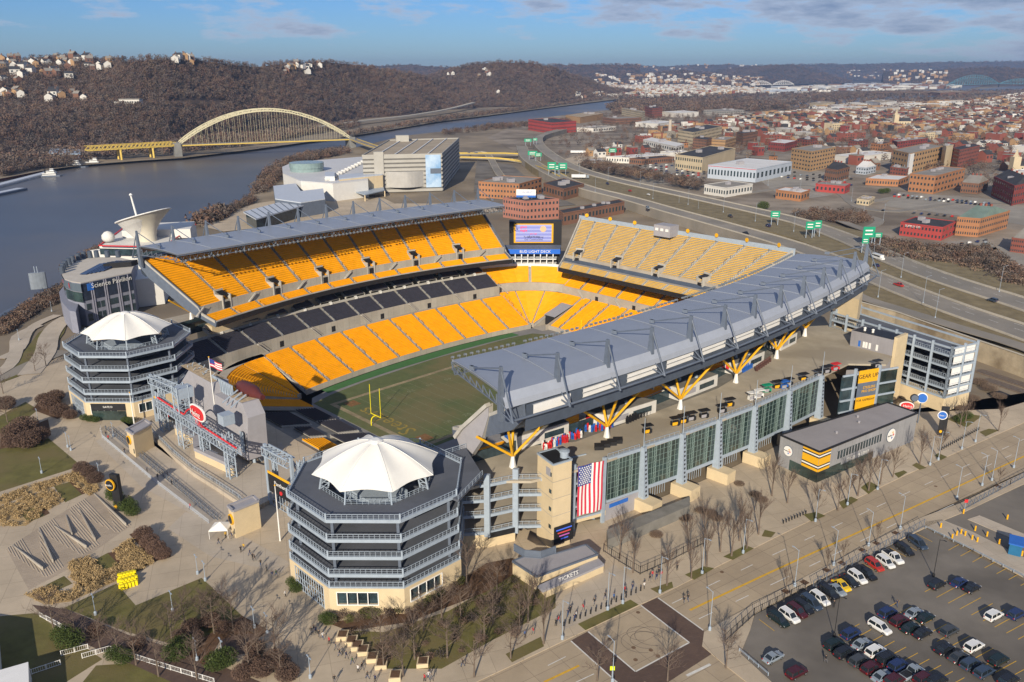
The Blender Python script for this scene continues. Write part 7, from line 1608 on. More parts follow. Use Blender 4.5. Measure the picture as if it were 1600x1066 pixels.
CITY=[
(3,(100,565),(245,590),(395,578),522,'bright','dark',(3,16,16),'long bright red brick warehouse near the river bend beyond the highway','warehouse'),
(3,(675,492),(800,520),(818,516),455,'cream','grey',(5,12,3),'cream five-storey factory with many windows beside the far brick tower','factory'),
(3,(815,480),(862,492),(925,486),432,'red','dark',(4,4,6),'red brick factory block joined to the right of the cream factory','factory'),
(3,(558,522),(640,532),(798,524),498,'brown','grey',(2,8,14),'low wide brown brick warehouse in front of the cream factory','warehouse'),
(3,(1020,650),(1112,668),(1290,622),582,'cream','dark',(4,8,14),'big pale stone mill with a dark roof beside the tall chimney','mill'),
(3,(1113,690),(1195,700),(1228,684),628,'brown','dark',(4,6,3),'small brown brick block just left of the tan window-walled factory','factory'),
(3,(1228,684),(1312,690),(1378,668),630,'tan','grey',(3,8,7),'tan factory with wide window bands in front of the pale stone mill','factory'),
(3,(1380,655),(1420,668),(1510,650),590,'brown','dark',(4,4,8),'brown brick block standing right of the pale stone mill','factory'),
(3,(1005,805),(1170,828),(1372,760),738,'cream','dark',(2,8,0),'large two-tone brick and cream depot with a black roof behind the car park','depot'),
(3,(1205,862),(1500,890),(1720,840),808,'blue','white',(1,10,6),'long pale blue warehouse with a white roof and red trim','warehouse'),
(3,(1183,960),(1315,982),(1480,955),925,'white','grey',(1,6,6),'low white and brown shop beside the highway','shop'),
(3,(405,797),(500,810),(612,800),768,'grey','grey',(1,5,5),'squat pale grey depot left of the parked cars','depot'),
(3,(580,765),(722,772),(1005,750),738,'white','white',(1,6,0),'long low white warehouse above the parked cars','warehouse'),
(3,(722,775),(800,782),(1000,765),748,'brown','dark',(1,4,10),'long low brown brick warehouse below the white one','warehouse'),
(3,(808,660),(1010,706),(1060,690),668,'white','white',(1,10,2),'narrow white shed with a curved green end','shed'),
(3,(760,545),(900,555),(1000,540),528,'white','white',(1,0,0),'low white-roofed shed right of the bright red warehouse','shed'),
(3,(400,575),(500,580),(640,568),556,'white','grey',(1,0,6),'low pale shed immediately right of the bright red warehouse','shed'),
(3,(925,480),(1020,490),(1150,482),462,'white','blue' if 0 else 'white',(1,0,0),'long white warehouse right of the red factory near the island wood','warehouse'),
(3,(1180,470),(1300,480),(1430,470),452,'grey','grey',(2,8,8),'pale grey shed row near the island wood','shed'),
(3,(330,510),(420,525),(560,500),488,'tan','tan',(1,0,0),'tan-roofed shed on the near bank by the river bend','shed'),
(0,(748,309),(811,313),(846,302),288,'orange','grey',(3,9,4),'orange brick building with arched corner just behind the west stand roof','office building'),
(0,(786,339),(822,345),(873,341),315,'pink','dark',(3,6,6),'pink brick building carrying a white rooftop billboard behind the video screen','office building'),
(0,(849,303),(880,313),(912,304),296,'brown','dark',(1,5,4),'low brown brick hall with a black roof behind the billboard building','hall'),
(0,(873,347),(880,352),(975,333),334,'brown','dark',(1,2,12),'long low brown brick hall with a black roof right of the billboard building','hall'),
(4,(135,800),(257,824),(405,790),700,'tan','grey',(5,5,6),'plain tan storage block with small windows right of the blue warehouse','storage building'),
(4,(757,705),(790,716),(975,690),640,'maroon','grey',(4,3,8),'maroon brick block behind the tan block with the white stripe','office building'),
(4,(757,815),(862,842),(1062,785),712,'tan','grey',(4,4,8),'tall tan block with a white vertical stripe','office building'),
(4,(1118,790),(1165,806),(1290,772),690,'red','dark',(5,4,9),'dark red brick block with rows of windows right of the tan stair tower','office building'),
(4,(1058,795),(1080,805),(1122,793),668,'cream','grey',(1,0,0),'narrow cream stair tower between the tan and dark red blocks','stair tower'),
(4,(862,945),(1015,962),(1200,905),852,'orange','grey',(3,5,6),'bright orange brick office with square windows and a low wing','office building'),
(4,(1185,952),(1290,962),(1352,935),900,'brown','grey',(2,5,3),'brick house with a blue-grey roof right of the orange office','house'),
(4,(1375,968),(1500,1035),(1640,1000),912,'maroon','dark',(3,7,7),'dark red Victorian terrace with a black gabled roof at the right edge','terrace'),
(4,(45,988),(200,1008),(252,990),955,'orange','white',(1,6,2),'small orange-beige restaurant with white arches','restaurant'),
(4,(345,875),(420,888),(496,865),815,'brown','dark',(2,4,4),'brown brick house with a steep dark roof below the tan storage block','house'),
(4,(540,835),(600,842),(662,828),800,'blue','blue' if 0 else 'white',(2,3,3),'small pale blue building right of the steep-roofed brown house','shop'),
(4,(290,945),(470,962),(502,945),915,'bright','grey',(1,5,2),'low red-fronted shop in the parking court','shop'),
(4,(600,905),(800,915),(862,890),875,'orange','white',(1,8,3),'long low orange and yellow restaurant','restaurant'),
(4,(750,838),(850,852),(872,835),808,'red','grey',(2,4,2),'red shopfront at the foot of the striped tan block','shop'),
(4,(545,1025),(620,1034),(655,1012),1002,'cream','tan',(1,3,2),'small cream petrol kiosk with a yellow awning','kiosk'),
(8,(808,268),(1065,302),(1150,262),222,'bright','dark',(2,8,3),'bright red painted brick building with white letters beside the highway scrub','warehouse'),
(8,(1150,268),(1292,280),(1472,225),168,'orange','green',(3,7,10),'ornate orange-brown stone building with a green-grey roof','office building'),
(8,(1490,370),(1600,385),(1720,345),300,'red','grey',(3,6,4),'red brick building cut by the right edge, below the ornate stone one','office building'),
(4,(410,760),(520,775),(755,745),735,'white','white',(1,0,0),'wide white-roofed sheds behind the pale blue building','shed'),
(4,(0,690),(100,700),(175,680),650,'maroon','white',(2,5,4),'arched brick market hall at the left of the tan storage block','hall'),
(4,(175,675),(240,685),(300,670),630,'red','dark',(3,3,3),'red brick terrace just behind the arched market hall','terrace'),
(4,(490,685),(545,692),(612,678),640,'red','dark',(3,3,3),'red brick terrace behind the white-roofed sheds','terrace'),
(4,(630,690),(690,697),(757,685),655,'orange','dark',(2,3,3),'orange brick terrace left of the maroon block','terrace'),
(4,(600,420),(690,432),(790,420),398,'white','tan',(1,0,0),'long cream shed near the far river channel','shed'),
(4,(255,425),(330,432),(410,420),405,'cream','tan',(1,0,0),'cream shed left of the far river channel sheds','shed'),
(4,(410,445),(480,450),(560,442),432,'white','white',(1,0,0),'small white shed between the far cream sheds','shed'),
(4,(945,350),(1060,358),(1240,348),336,'brown','tan',(1,0,0),'long brown shed row beyond the far channel','shed')]
for k,L,Mm,Rr,yt,wc,rc,wn,lb,ct in CITY:
    L,Mm,Rr=zq(k,L),zq(k,Mm),zq(k,Rr); yt=zq(k,(0,yt))[1] if k else yt
    nm={'office building':'office_building','storage building':'storage_building','stair tower':'cream_stair_tower'}.get(ct,ct.replace(' ','_'))
    T,P,h=bpx(nm,lb,ct,L,Mm,Rr,yt,BR[wc],RF[rc],wins=(wn[0],int(wn[1]*1.5),int(wn[2]*1.5)) if wn[1]+wn[2] else None,group=None)
    if 'Victorian' in lb or 'steep' in lb or 'blue-grey roof' in lb or 'ornate' in lb:
        mb=MB(); c0,c1=lerp((*P[0],0),(*P[3],0),.5),lerp((*P[1],0),(*P[2],0),.5); hr=h+min(6,math.dist(P[1],P[2])*.3)
        A,B,Cc,D=[(*p,h) for p in P]; r0=(c0[0],c0[1],hr);r1=(c1[0],c1[1],hr); r0=lerp(r0,r1,.12);r1=lerp(r1,r0,.12)
        mb.face(A,B,r1,r0); mb.face(B,Cc,r1); mb.face(Cc,D,r0,r1); mb.face(D,A,r0); mb.build('pitched_roof',RF[rc],T)
        for u in (.2,.5,.8): p=lerp(r0,r1,u); mb=MB(); mb.box((p[0],p[1],h),(1.4,1.4,hr-h+1.5)); mb.build('chimney',BR['red'],T)
    if 'white letters' in lb: face_text('wall_letters','SUPPLY CO',2.0,P[0],P[1],.3,h-1.5,M['white'],T,out=.2)
    if 'red trim' in lb: p,q=P[0],P[1]; panel('red_trim',p,q,h-.8,h-.1,M['red'],T,out=.15)
    if 'white vertical' in lb: p,q=lerp((*P[0],0),(*P[1],0),.9)[:2],lerp((*P[0],0),(*P[1],0),1.0)[:2]; panel('white_stripe',p,q,.3,h,M['white'],T,out=.3); p,q=lerp((*P[1],0),(*P[2],0),.0)[:2],lerp((*P[1],0),(*P[2],0),.1)[:2]; panel('white_stripe',p,q,.3,h,M['white'],T,out=.3)
    if 'billboard' in lb and 'pink' in lb:
        c=lerp((*P[0],h),(*P[2],h),.4); bbd=MB(); panel('billboard_panel',(c[0]-7,c[1]-3),(c[0]+8,c[1]-4),h+1.5,h+7.5,M['white'],T,th=.4); panel('billboard_strip',(c[0]-7,c[1]-3),(c[0]+8,c[1]-4),h+1.4,h+3,M['blue'],T,out=.1,th=.1)
        face_text('billboard_letters','UNIVERSITY',1.7,(c[0]-7,c[1]-3),(c[0]+8,c[1]-4),.58,h+5.4,M['blue'],T,out=.1)
        for dx in (-5,5): mb=MB(); mb.beam((c[0]+dx,c[1]-2.5,h),(c[0]+dx,c[1]-2.5,h+2),.4); mb.build('billboard_leg',M['steel_d'],T)
p=g(1046,215,0); T=E('brick_chimney',p,'tall pale factory chimney standing left of the pale stone mill','chimney'); mb=MB(); hC=pxh(1046,215,187); mb.lathe(p,[(3.4,0),(2.5,hC*.97),(3.1,hC*.98),(3.1,hC)],14); mb.build('chimney_stack',mat('pale_chimney',(.45,.40,.34),.9,.1,.1),T)
for (x,y,yt,w,lb,mm) in ((1398,199,174,9,'cream stone church with a square tower far among the brick houses','cream'),(1583,272,238,8,'stone church with a pointed spire near the right edge','cream')):
    p=g(x,y); hh=pxh(x,y,yt); T=E('church',p,lb,'church'); mb=MB(); mb.box(p,(w,w,hh*.8)); mb.lathe((p[0],p[1],hh*.8),[(w*.5,0),(w*.28,hh*.1),(.2,hh*.35)],4); mb.build('tower',BR[mm],T)
    mb=MB(); mb.box((p[0]+w*1.9,p[1]+2,0),(w*2.8,w*1.3,hh*.38)); mb.build('nave',BR[mm],T); mb=MB(); a,b,c_,d=(p[0]+w*.5,p[1]-w*.65+2),(p[0]+w*3.3,p[1]-w*.65+2),(p[0]+w*3.3,p[1]+w*.65+2),(p[0]+w*.5,p[1]+w*.65+2); z=hh*.38; r0=(a[0],p[1]+2,z+w*.7);r1=(b[0],p[1]+2,z+w*.7)
    mb.face((*a,z),(*b,z),r1,r0); mb.face((*c_,z),(*d,z),r0,r1); mb.face((*b,z),(*c_,z),r1); mb.face((*d,z),(*a,z),r0); mb.build('nave_roof',RF['dark'],T)
    for i in range(4): mb=MB(); mb.box((p[0]+w*(.9+.6*i),p[1]+2-w*.66,hh*.1),(w*.16,.3,hh*.2)); mb.build('window',M['glassd'],T)
# row houses: prototypes, then copies
HP=[]
def house_proto(wall,roof,w,d,h,flat_=False):
    T=E('row_house',(0,0,-50),'','house'); mb=MB(); mb.prism([(-w/2,-d/2),(w/2,-d/2),(w/2,d/2),(-w/2,d/2)],0,h)
    if not flat_: 
        for x in (-w/2,w/2): mb.face((x,-d/2,h),(x,d/2,h),(x,0,h+d*.35))
    mb.build('wall',wall,T,local=True); mb=MB()
    if flat_: mb.prism([(-w/2-.3,-d/2-.3),(w/2+.3,-d/2-.3),(w/2+.3,d/2+.3),(-w/2-.3,d/2+.3)],h,h+.5)
    else:
        for s_ in (-1,1): mb.face((-w/2-.3,s_*(d/2+.5),h-.3),(w/2+.3,s_*(d/2+.5),h-.3),(w/2+.3,0,h+d*.35+.1),(-w/2-.3,0,h+d*.35+.1))
    r_=mb.build('roof',roof,T,local=True)
    mb=MB(); mb.box((w*.3,.5,h),(1.1,1.1,d*.35+1.8)); mb.build('chimney',BR['brown'],r_,local=True)
    for k in (-1,1): mb=MB(); mb.box((k*w*.25,-d/2-.05,h*.5),(w*.2,.15,h*.28)); mb.build('window',M['glassd'],T,local=True)
    freeze(T); HP.append(T)
for wc,rc,fl in (('red','dark',0),('brown','grey',0),('orange','dark',1),('maroon','grey',1),('red','grey',1),('white','dark',0),('tan','grey',0)): house_proto(BR[wc],RF[rc],rnd.uniform(7,12),rnd.uniform(8,11),rnd.uniform(6.5,9.5),fl)
TOWN=[(900,250),(930,232),(1050,205),(1200,185),(1400,180),(1620,178),(1620,290),(1560,280),(1530,262),(1450,250),(1380,262),(1330,280),(1290,285),(1240,262),(1150,238),(1100,245),(1060,240),(1020,240),(960,250)]
placed=[]
def commercial(wall,roof,w,d,h):
    T=E('commercial_building',(0,0,0),'','building'); mb=MB(); mb.box((0,0,0),(w,d,h)); mb.build('wall',wall,T,local=True); mb=MB(); mb.box((0,0,h+.01),(w-.8,d-.8,.12)); r_=mb.build('roof',roof,T,local=True)
    for sx in ((-1,0),(1,0),(0,-1),(0,1)): mb=MB(); mb.box((sx[0]*(w/2-.2),sx[1]*(d/2-.2),h),(w if sx[1] else .4,d if sx[0] else .4,.8)); mb.build('parapet',wall,T,local=True)
    for k in range(4): mb=MB(); mb.box((w*(-.35+.22*k),d*.1*(-1)**k,h+.1),(2.6,2.0,1.5)); mb.build('roof_unit',M['greyp'],r_,local=True)
    for fl_ in range(max(1,int(h/3.6))):
        for k in range(int(w/5)): mb=MB(); mb.box((-w/2+2.5+k*5,-d/2-.04,1.2+fl_*3.5),(2.2,.14,1.5)); mb.build('window',M['glassd'],T,local=True)
    freeze(T); return T
CBs=[commercial(BR[a],RF[b],w,d,h) for a,b,w,d,h in (('white','white',34,20,6),('tan','grey',26,18,8),('red','dark',24,16,11),('grey','white',40,24,7),('brown','grey',30,14,8),('cream','dark',22,18,12))]
cdesc='long white shed-like commercial building with white roof|tan commercial building with grey roof|red brick commercial building with dark roof|wide grey warehouse with white roof|low brown brick commercial building|cream four-storey commercial building'.split('|')
def place_commercial():
    n=0
    for (x,y,z) in in_poly([(900,245),(1000,215),(1150,200),(1300,192),(1620,190),(1620,290),(1400,262),(1330,300),(1240,290),(1150,252),(1100,262),(1010,240),(960,256)],900,19,0):
        if n>=58: break
        i=rnd.choices(range(6),(5,3,3,4,3,1))[0]
        if any(a-20<x<b+20 and c-13<y<d+13 for a,b,c,d in BB): continue
        dup(CBs[i],(x,y,-.2),.455 if rnd.random()<.8 else .455+1.57,cdesc[i]+' in the town','commercial buildings of the town',scale=rnd.uniform(.75,1.15)); BB.append((x-16,x+16,y-12,y+12)); n+=1
ws_='reddish brick house with a dark pitched roof|brown brick house with a grey pitched roof|flat-roofed orange brick house|flat-roofed maroon brick house|flat-roofed red brick house|white house with a dark pitched roof|tan house with a grey pitched roof'.split('|')
BB=[]
for o in list(COL.objects):
    if o.type=='MESH' and o.name.startswith('wall') and o.parent and o.parent.get('category') in ('warehouse','factory','mill','depot','shop','shed','hall','office building','storage building','terrace','restaurant','house'):
        xs=[v.co.x+o.parent.location.x for v in o.data.vertices]; ys=[v.co.y+o.parent.location.y for v in o.data.vertices]; BB.append((min(xs)-6,max(xs)+6,min(ys)-6,max(ys)+6))
def free(x,y): return not any(a<x<b and c<y<d for a,b,c,d in BB)
place_commercial()
for (x,y,z) in in_poly(TOWN,1500,5,0):
    if len(placed)>=285: break
    ix=round((x*.9+y*.44)/13)*13; iy=round((-x*.44+y*.9)/24)*24
    X=(ix*.9-iy*.44)/(1.0036); Y=(ix*.44+iy*.9)/1.0036
    if (ix,iy) in placed or not free(X,Y): continue
    placed.append((ix,iy)); i=rnd.choices(range(7),(4,6,2.5,3,3,2.5,4))[0]
    dup(HP[i],(X+rnd.uniform(-1,1),Y+rnd.uniform(-1.5,1.5),-.2),.455+rnd.uniform(-.04,.04),ws_[i]+' in the brick district','houses of the brick district',scale=rnd.uniform(.85,1.25))
for T in HP: T.location=(0,0,0)
# street grid of the town, kept clear of buildings
sm=MB(); ca_,sa_=math.cos(.455),math.sin(.455); TP_=gs(TOWN,0)
def inside(x,y,P):
    c=False
    for i in range(len(P)):
        x1,y1=P[i];x2,y2=P[(i+1)%len(P)]
        if (y1>y)!=(y2>y) and x<(x2-x1)*(y-y1)/(y2-y1)+x1: c=not c
    return c
for u in range(0,3600,24):
    for v in range(-600,2400,24):
        for (du,dv,ok) in ((12,3.6,v%72==0),(3.6,12,u%144==0)):
            if not ok: continue
            U0,V0=u,v+12; X=U0*ca_-V0*sa_; Y=U0*sa_+V0*ca_
            if inside(X,Y,TP_): sm.face(*[((U0+a*du)*ca_-(V0+b*dv)*sa_,(U0+a*du)*sa_+(V0+b*dv)*ca_,.05 if ok and du>5 else .056) for a,b in ((-1,-1),(1,-1),(1,1),(-1,1))])
st(sm.build('town_streets',M['hwy']))
# pale houses dotted on the hillsides
def hillhouses(name,boxes,n,seed,src,grp):
    P=on_hill(name,6000,seed); c=0
    for p in P:
        x,y=toPx(p)
        for (x0,y0,x1,y1,q) in boxes:
            if x0<x<x1 and y0<y<y1 and rnd.random()<q and c<n:
                i=rnd.choice((5,5,5,6,1)); dup(HP[i],(p[0],p[1],p[2]+3),rnd.uniform(0,3.1),('white','white','white','tan','brown')[(5,5,5,6,1).index(i)]+' house with a pitched roof on the bare wooded hillside','houses on the wooded hills',scale=rnd.uniform(.9,1.5),parts=True).name='hillside_house'; c+=1; break
hillhouses('wooded_hill',[(0,95,150,112,.55),(20,108,110,128,.35),(150,98,180,112,.3),(0,150,40,162,.4),(70,150,140,168,.25),(270,90,300,104,.5),(440,104,485,120,.7),(495,103,520,112,.5),(0,128,30,140,.3)],100,91,HP,'')
hillhouses('second_wooded_hill',[(705,140,745,150,.9),(745,108,765,122,.9),(775,138,795,150,.9),(700,115,720,125,.6),(775,100,785,110,.8),(895,145,950,158,.8)],26,92,HP,'')
wv=g(205,163,-5); H=HILLS['wooded_hill']
cand=min(on_hill('wooded_hill',9000,17),key=lambda p:(toPx(p)[0]-206)**2+(toPx(p)[1]-166)**2)
T=E('hill_mansion',tuple(cand),'large white house with rows of windows alone halfway up the hill','mansion'); mb=MB(); mb.box((cand[0],cand[1],cand[2]-2),(34,14,13)); mb.box((cand[0]-20,cand[1],cand[2]-2),(12,12,9)); mb.build('wall',BR['white'],T); mb=MB(); mb.prism([(cand[0]-18,cand[1]-8),(cand[0]+18,cand[1]-8),(cand[0]+18,cand[1]+8),(cand[0]-18,cand[1]+8)],cand[2]+11,cand[2]+12); mb.build('roof',RF['grey'],T)
for i in range(8): 
    for z in (1,5.5): mb=MB(); mb.box((cand[0]-14.5+i*4.1,cand[1]-7.1,cand[2]+z),(2,.3,2.6)); mb.build('window',M['glassd'],T)
# far built-up areas: past counting
def townstuff(name,px,n,seed,sz,hs_,cols,z=0):
    P=in_poly(px,n,seed,z); rg=random.Random(seed); mb=MB()
    for (x,y,zz_) in P:
        mb.k=rg.choices(range(len(cols)),[c[1] for c in cols])[0]; mb.box((x,y,zz_-1),(rg.uniform(*sz),rg.uniform(*sz)*.7,rg.uniform(*hs_)+1),.455 if rg.random()<.8 else rg.uniform(0,3))
    return st(mb.build(name,[c[0] for c in cols]),'stuff')
CC=[(BR['red'],3),(BR['brown'],5),(BR['white'],3),(BR['tan'],4),(RF['dark'],3),(RF['grey'],4)]
townstuff('distant_brick_district',[(1000,222),(1040,200),(1200,178),(1640,166),(1640,205),(1400,205),(1200,200)],1300,11,(8,17),(6,11),CC)
townstuff('distant_sheds',[(1240,180),(1290,166),(1500,160),(1500,168),(1360,176)],110,12,(20,80),(6,11),[(BR['white'],4),(BR['tan'],2),(BR['grey'],2)])
townstuff('far_white_town',[(925,150),(950,133),(1010,131),(1190,138),(1200,146),(1000,153)],1500,13,(9,20),(7,13),[(BR['white'],5),(BR['grey'],3),(BR['tan'],2),(BR['red'],1)])
townstuff('far_works',[(1200,150),(1200,138),(1500,127),(1500,138),(1330,143)],420,14,(18,90),(7,16),[(BR['white'],4),(BR['blue'],3),(BR['grey'],2),(BR['brown'],2)])
townstuff('far_right_town',[(1500,160),(1620,145),(1700,150),(1700,168),(1560,170)],420,15,(10,22),(6,12),[(BR['white'],4),(BR['tan'],2),(BR['brown'],3)])
def ridgetown(name,n,seed,box):
    mb=MB(); rg=random.Random(seed)
    for p in on_hill(name,n*8,seed):
        x,y=toPx(p)
        if box[0]<x<box[2] and box[1]<y<box[3] and n>0 : mb.k=rg.randrange(2); mb.box((p[0],p[1],p[2]),(rg.uniform(14,34),20,rg.uniform(14,24)),rg.uniform(0,3)); n-=1
    if mb.v: st(mb.build('ridge_town',[BR['white'],BR['tan']]),'stuff')
ridgetown('far_ridge',60,3,(840,99,1200,112)); ridgetown('middle_ridge',220,4,(930,118,1190,136)); ridgetown('dark_spur',12,6,(1120,120,1200,131)); ridgetown('right_ridge',50,5,(1390,112,1480,132)); ridgetown('far_ridge',60,9,(1320,110,1460,124))
for nm,n_,r_,s_ in (('far_ridge',3600,22,31),('middle_ridge',2600,13,32),('dark_spur',1100,14,33),('right_ridge',1500,14,34),('distant_ridge',1800,18,35)):
    crowns('ridge_wood',on_hill(nm,n_,s_),r_,14,12,mats=[wm[0],wm[3]],wts=(.6,.4),seed=s_)
# far bridges
def truss(p,q,z,h,m,label,name='far_bridge',n=18,arch=False,piers=4):
    A=g(*p,0);B=g(*q,0); T=E(name,A,label,'bridge'); mb=MB(); mb.beam((A[0],A[1],z),(B[0],B[1],z),8,2.4); mb.build('deck',m,T); mb=MB()
    f=(lambda u:h*4*u*(1-u)) if arch else (lambda u:h*(.55+.45*abs(math.sin(u*math.pi*3))))
    for i in range(n):
        u0,u1=i/n,(i+1)/n; a=lerp(A,B,u0);b=lerp(A,B,u1); mb.beam((a[0],a[1],z+f(u0)),(b[0],b[1],z+f(u1)),2.0); mb.beam((a[0],a[1],z),(b[0],b[1],z+f(u1)),1.2); mb.beam((b[0],b[1],z+f(u1)),(b[0],b[1],z),1.2)
        if arch: mb.beam((a[0],a[1],z+f(u0)*.75),(b[0],b[1],z+f(u1)*.75),1.6)
    mb.build('truss',m,T)
    for i in range(piers+1): c=lerp(A,B,i/piers); mb=MB(); mb.beam((c[0],c[1],-12),(c[0],c[1],z),5); mb.build('pier',M['conc_d'],T)
BL=mat('bridge_blue',(.10,.30,.38),.5,.1,.1); RU=mat('bridge_rust',(.13,.09,.07),.8,.2,.1)
truss((1265,156),(1372,150),13,26,RU,'dark brown railway truss bridge over the far river channel'); truss((1372,150),(1560,149),13,5,RU,'low dark railway viaduct continuing right from the far truss bridge',piers=9)
truss((1478,139),(1560,136),22,60,BL,'large blue-green arch bridge at the far right',arch=True,n=22,piers=1); truss((1560,136),(1625,137),22,34,BL,'smaller blue-green arch at the right edge, beyond the large one',arch=True,n=14,piers=1)
truss((1172,137),(1205,136.5),18,26,M['white'],'small far white arch bridge, left of the pair',arch=True,n=10,piers=1); truss((1207,136.5),(1240,136),18,26,M['white'],'small far white arch bridge, right of the pair',arch=True,n=10,piers=1)
o,_=ribbon('river_road',[(480,200),(560,189),(640,180),(700,170),(740,160)],12,[4,4,4,8,14],M['kerb'],th=3)
# ================================================================ TREES AND SHRUBS
BK=mat('bark_grey',(.15,.115,.09),.95,.2,2); TW=mat('twig_brown',(.135,.098,.078),.95,.2,2)
def tree_proto(up,h,sp_,seed,name='bare_tree',dens=1.0):
    rg=random.Random(seed); T=E(name,(0,0,0),'','tree'); mb=MB(); mb.tube((0,0,0),(.05,0,h*.32),.17*h/8,6,.11*h/8); top=(.05,0,h*.32); mb.tube(top,(0,.05,h*.8),.10*h/8,5,.03); mb.build('trunk',BK,T,local=True)
    mb=MB(); mt=MB()
    def blade(p,q,w):
        d=nrm(sub(q,p)); u=nrm(cross(d,(rg.uniform(-1,1),rg.uniform(-1,1),rg.uniform(-1,1)))); mt.face(add(p,mul(u,w)),add(p,mul(u,-w)),q)
    for i in range(int(11*dens)):
        z0=h*(.24+.5*i/11); az=rg.uniform(0,6.28); L=h*rg.uniform(.32,.46)*(1-.45*i/11); el=R(up+rg.uniform(-9,9)); d=(math.cos(az)*math.cos(el),math.sin(az)*math.cos(el),math.sin(el)); p=(0,0,z0); q=add(p,mul(d,L)); mb.tube(p,q,.05*h/8,4,.02,cap=False)
        for j in range(6):
            a=lerp(p,q,.3+.14*j); e2=el+R(rg.uniform(-20,30)); a2=az+rg.uniform(-1.1,1.1)*sp_; d2=(math.cos(a2)*math.cos(e2),math.sin(a2)*math.cos(e2),math.sin(e2)); b=add(a,mul(d2,L*rg.uniform(.35,.6))); blade(a,b,.028)
            for k in range(7): c=lerp(a,b,rg.uniform(.15,.95)); d3=nrm(add(d2,(rg.uniform(-.9,.9)*sp_,rg.uniform(-.9,.9)*sp_,rg.uniform(-.2,.8)))); blade(c,add(c,mul(d3,rg.uniform(.6,1.5)*h/8)),.019)
    lm_=mb.build('limbs',BK,T,local=True); mt.build('twigs',TW,T,local=True); freeze(T); return T
PT=[tree_proto(66,9.0,.55,s_,'upright_street_tree') for s_ in (1,2,3)]; RT=[tree_proto(38,8.5,1.1,s_,'spreading_bare_tree',1.2) for s_ in (4,5,6)]
def nword(n):
    o_='zeroth first second third fourth fifth sixth seventh eighth ninth tenth eleventh twelfth thirteenth fourteenth fifteenth sixteenth seventeenth eighteenth nineteenth'.split(); c_='one two three four five six seven eight nine'.split(); t_='twenty thirty forty fifty sixty seventy eighty ninety'.split()
    if n<20: return o_[n]
    if n<100: return t_[n//10-2].replace('y','ieth') if n%10==0 else t_[n//10-2]+'-'+o_[n%10]
    return str(n)+'th'
def ordn(n): return nword(n+1)
ST=[(1274.7,811),(1324,787),(1357,766.6),(1395,746),(1437,725),(1467,717),(1309,798),(1206,775),(1230,786),(1508,661),(1560,674),(1500,668),(1080,903.6),(1104,886),(1143,869),(1167,857),(1042,915),(988.7,895),(849.4,1006),(968,872),(825,973),(1340,775),(1375,757),(1125,862),(1155,845),(1185,835),(1100,850),(1075,862)]
ST.sort()
for i,(x,y) in enumerate(ST): dup(PT[i%3],g(x,y,PZ),rnd.uniform(0,6),'upright bare street tree on the stadium side of the street, %s from the left'%ordn(i),'bare trees along the stadium side of the street',scale=rnd.uniform(.95,1.35))
for i,(x,y) in enumerate(((933,1064),(1043,1064),(1134,1044),(1228,922),(1292,889),(1317,878),(1370,848),(1560,758))): dup(PT[i%3] if i>2 else RT[i%3],g(x,y,PZ),rnd.uniform(0,6),'bare tree on the car park side of the street, %s from the left'%ordn(i),'bare trees on the car park side',scale=(1.0 if i<3 else .62))
GT=[(596,1012),(662,986),(699,1028),(630,1057),(720,968),(741,1058),(777,938),(798,1029),(729,915),(757,999),(690,965),(770,975),(648,1030),(812,990),(600,1045)]
GT.sort()
for i,(x,y) in enumerate(GT): dup(RT[i%3],g(x,y,PZ),rnd.uniform(0,6),'spreading bare tree on the lawn by the foreground ramp tower, %s from the left'%ordn(i),'bare trees on the lawn by the foreground ramp tower',scale=rnd.uniform(1.0,1.35))
LT=[(84,983),(158,1019),(213,1039),(248,1057),(308,1062),(351,971),(317,978),(290,985),(365,985),(335,990),(405,1035),(430,1020),(270,1010),(120,1000),(185,1025),(5,615),(55,580),(72,572),(12,660),(390,1050),(440,1060)]
LT.sort()
for i,(x,y) in enumerate(LT): dup(RT[(i+1)%3],g(x,y,PZ),rnd.uniform(0,6),'spreading bare tree in the gardens left of the plaza, %s from the left'%ordn(i),'bare trees in the left gardens',scale=rnd.uniform(.95,1.25))
GRN=[mat('shrub_green_%d'%i,c,.9,.3,1) for i,c in enumerate(((.06,.085,.02),(.095,.10,.03)))]
def shrub_proto(mats,wts,r,h,nf,seed):
    T=crowns('shrub',[(0,0,0)],r,h,nf,mats=mats,wts=wts,fs=.06,seed=seed,kind=None); T.data.name='shrub'; T['category']='shrub'; return T
SHp=shrub_proto([wm[0]],(1,),2.6,3.2,3600,3); SHg=shrub_proto([GRN[0]],(1,),1.6,2.0,2400,4); SHt=shrub_proto([wm[2]],(1,),1.6,1.8,2200,5)
SHB=[(25,690,1.6),(45,700,1.5),(62,690,1.3),(40,680,1.7),(80,640,1.3),(95,650,1.2),(88,628,1.2),(70,632,1.1),(110,655,.9),(150,755,.9),(140,745,.9),(128,738,.9),(235,855,.9),(245,865,.9),(225,842,.9),(255,873,.8),(300,988,.8),(330,978,.8),(350,988,.7),(380,988,.7),(305,1003,.7),(215,1012,.7),(150,992,.7),(400,1022,.8),(428,1037,.8),(410,1055,.9),(450,1062,.9),(380,1060,.8),(440,1045,.8),(395,1040,.7),(280,1000,.6),(10,640,1.3),(20,700,1.0),(1110,805,1.0),(1095,800,.9),(1120,812,.9),(1180,775,.9),(1190,783,.9),(1155,758,.8),(1025,838,.9),(1070,812,1.0),(1530,600,1.6),(1545,610,1.6),(1520,625,1.3),(1560,622,1.4),(1500,640,1.1)]
SHB.sort()
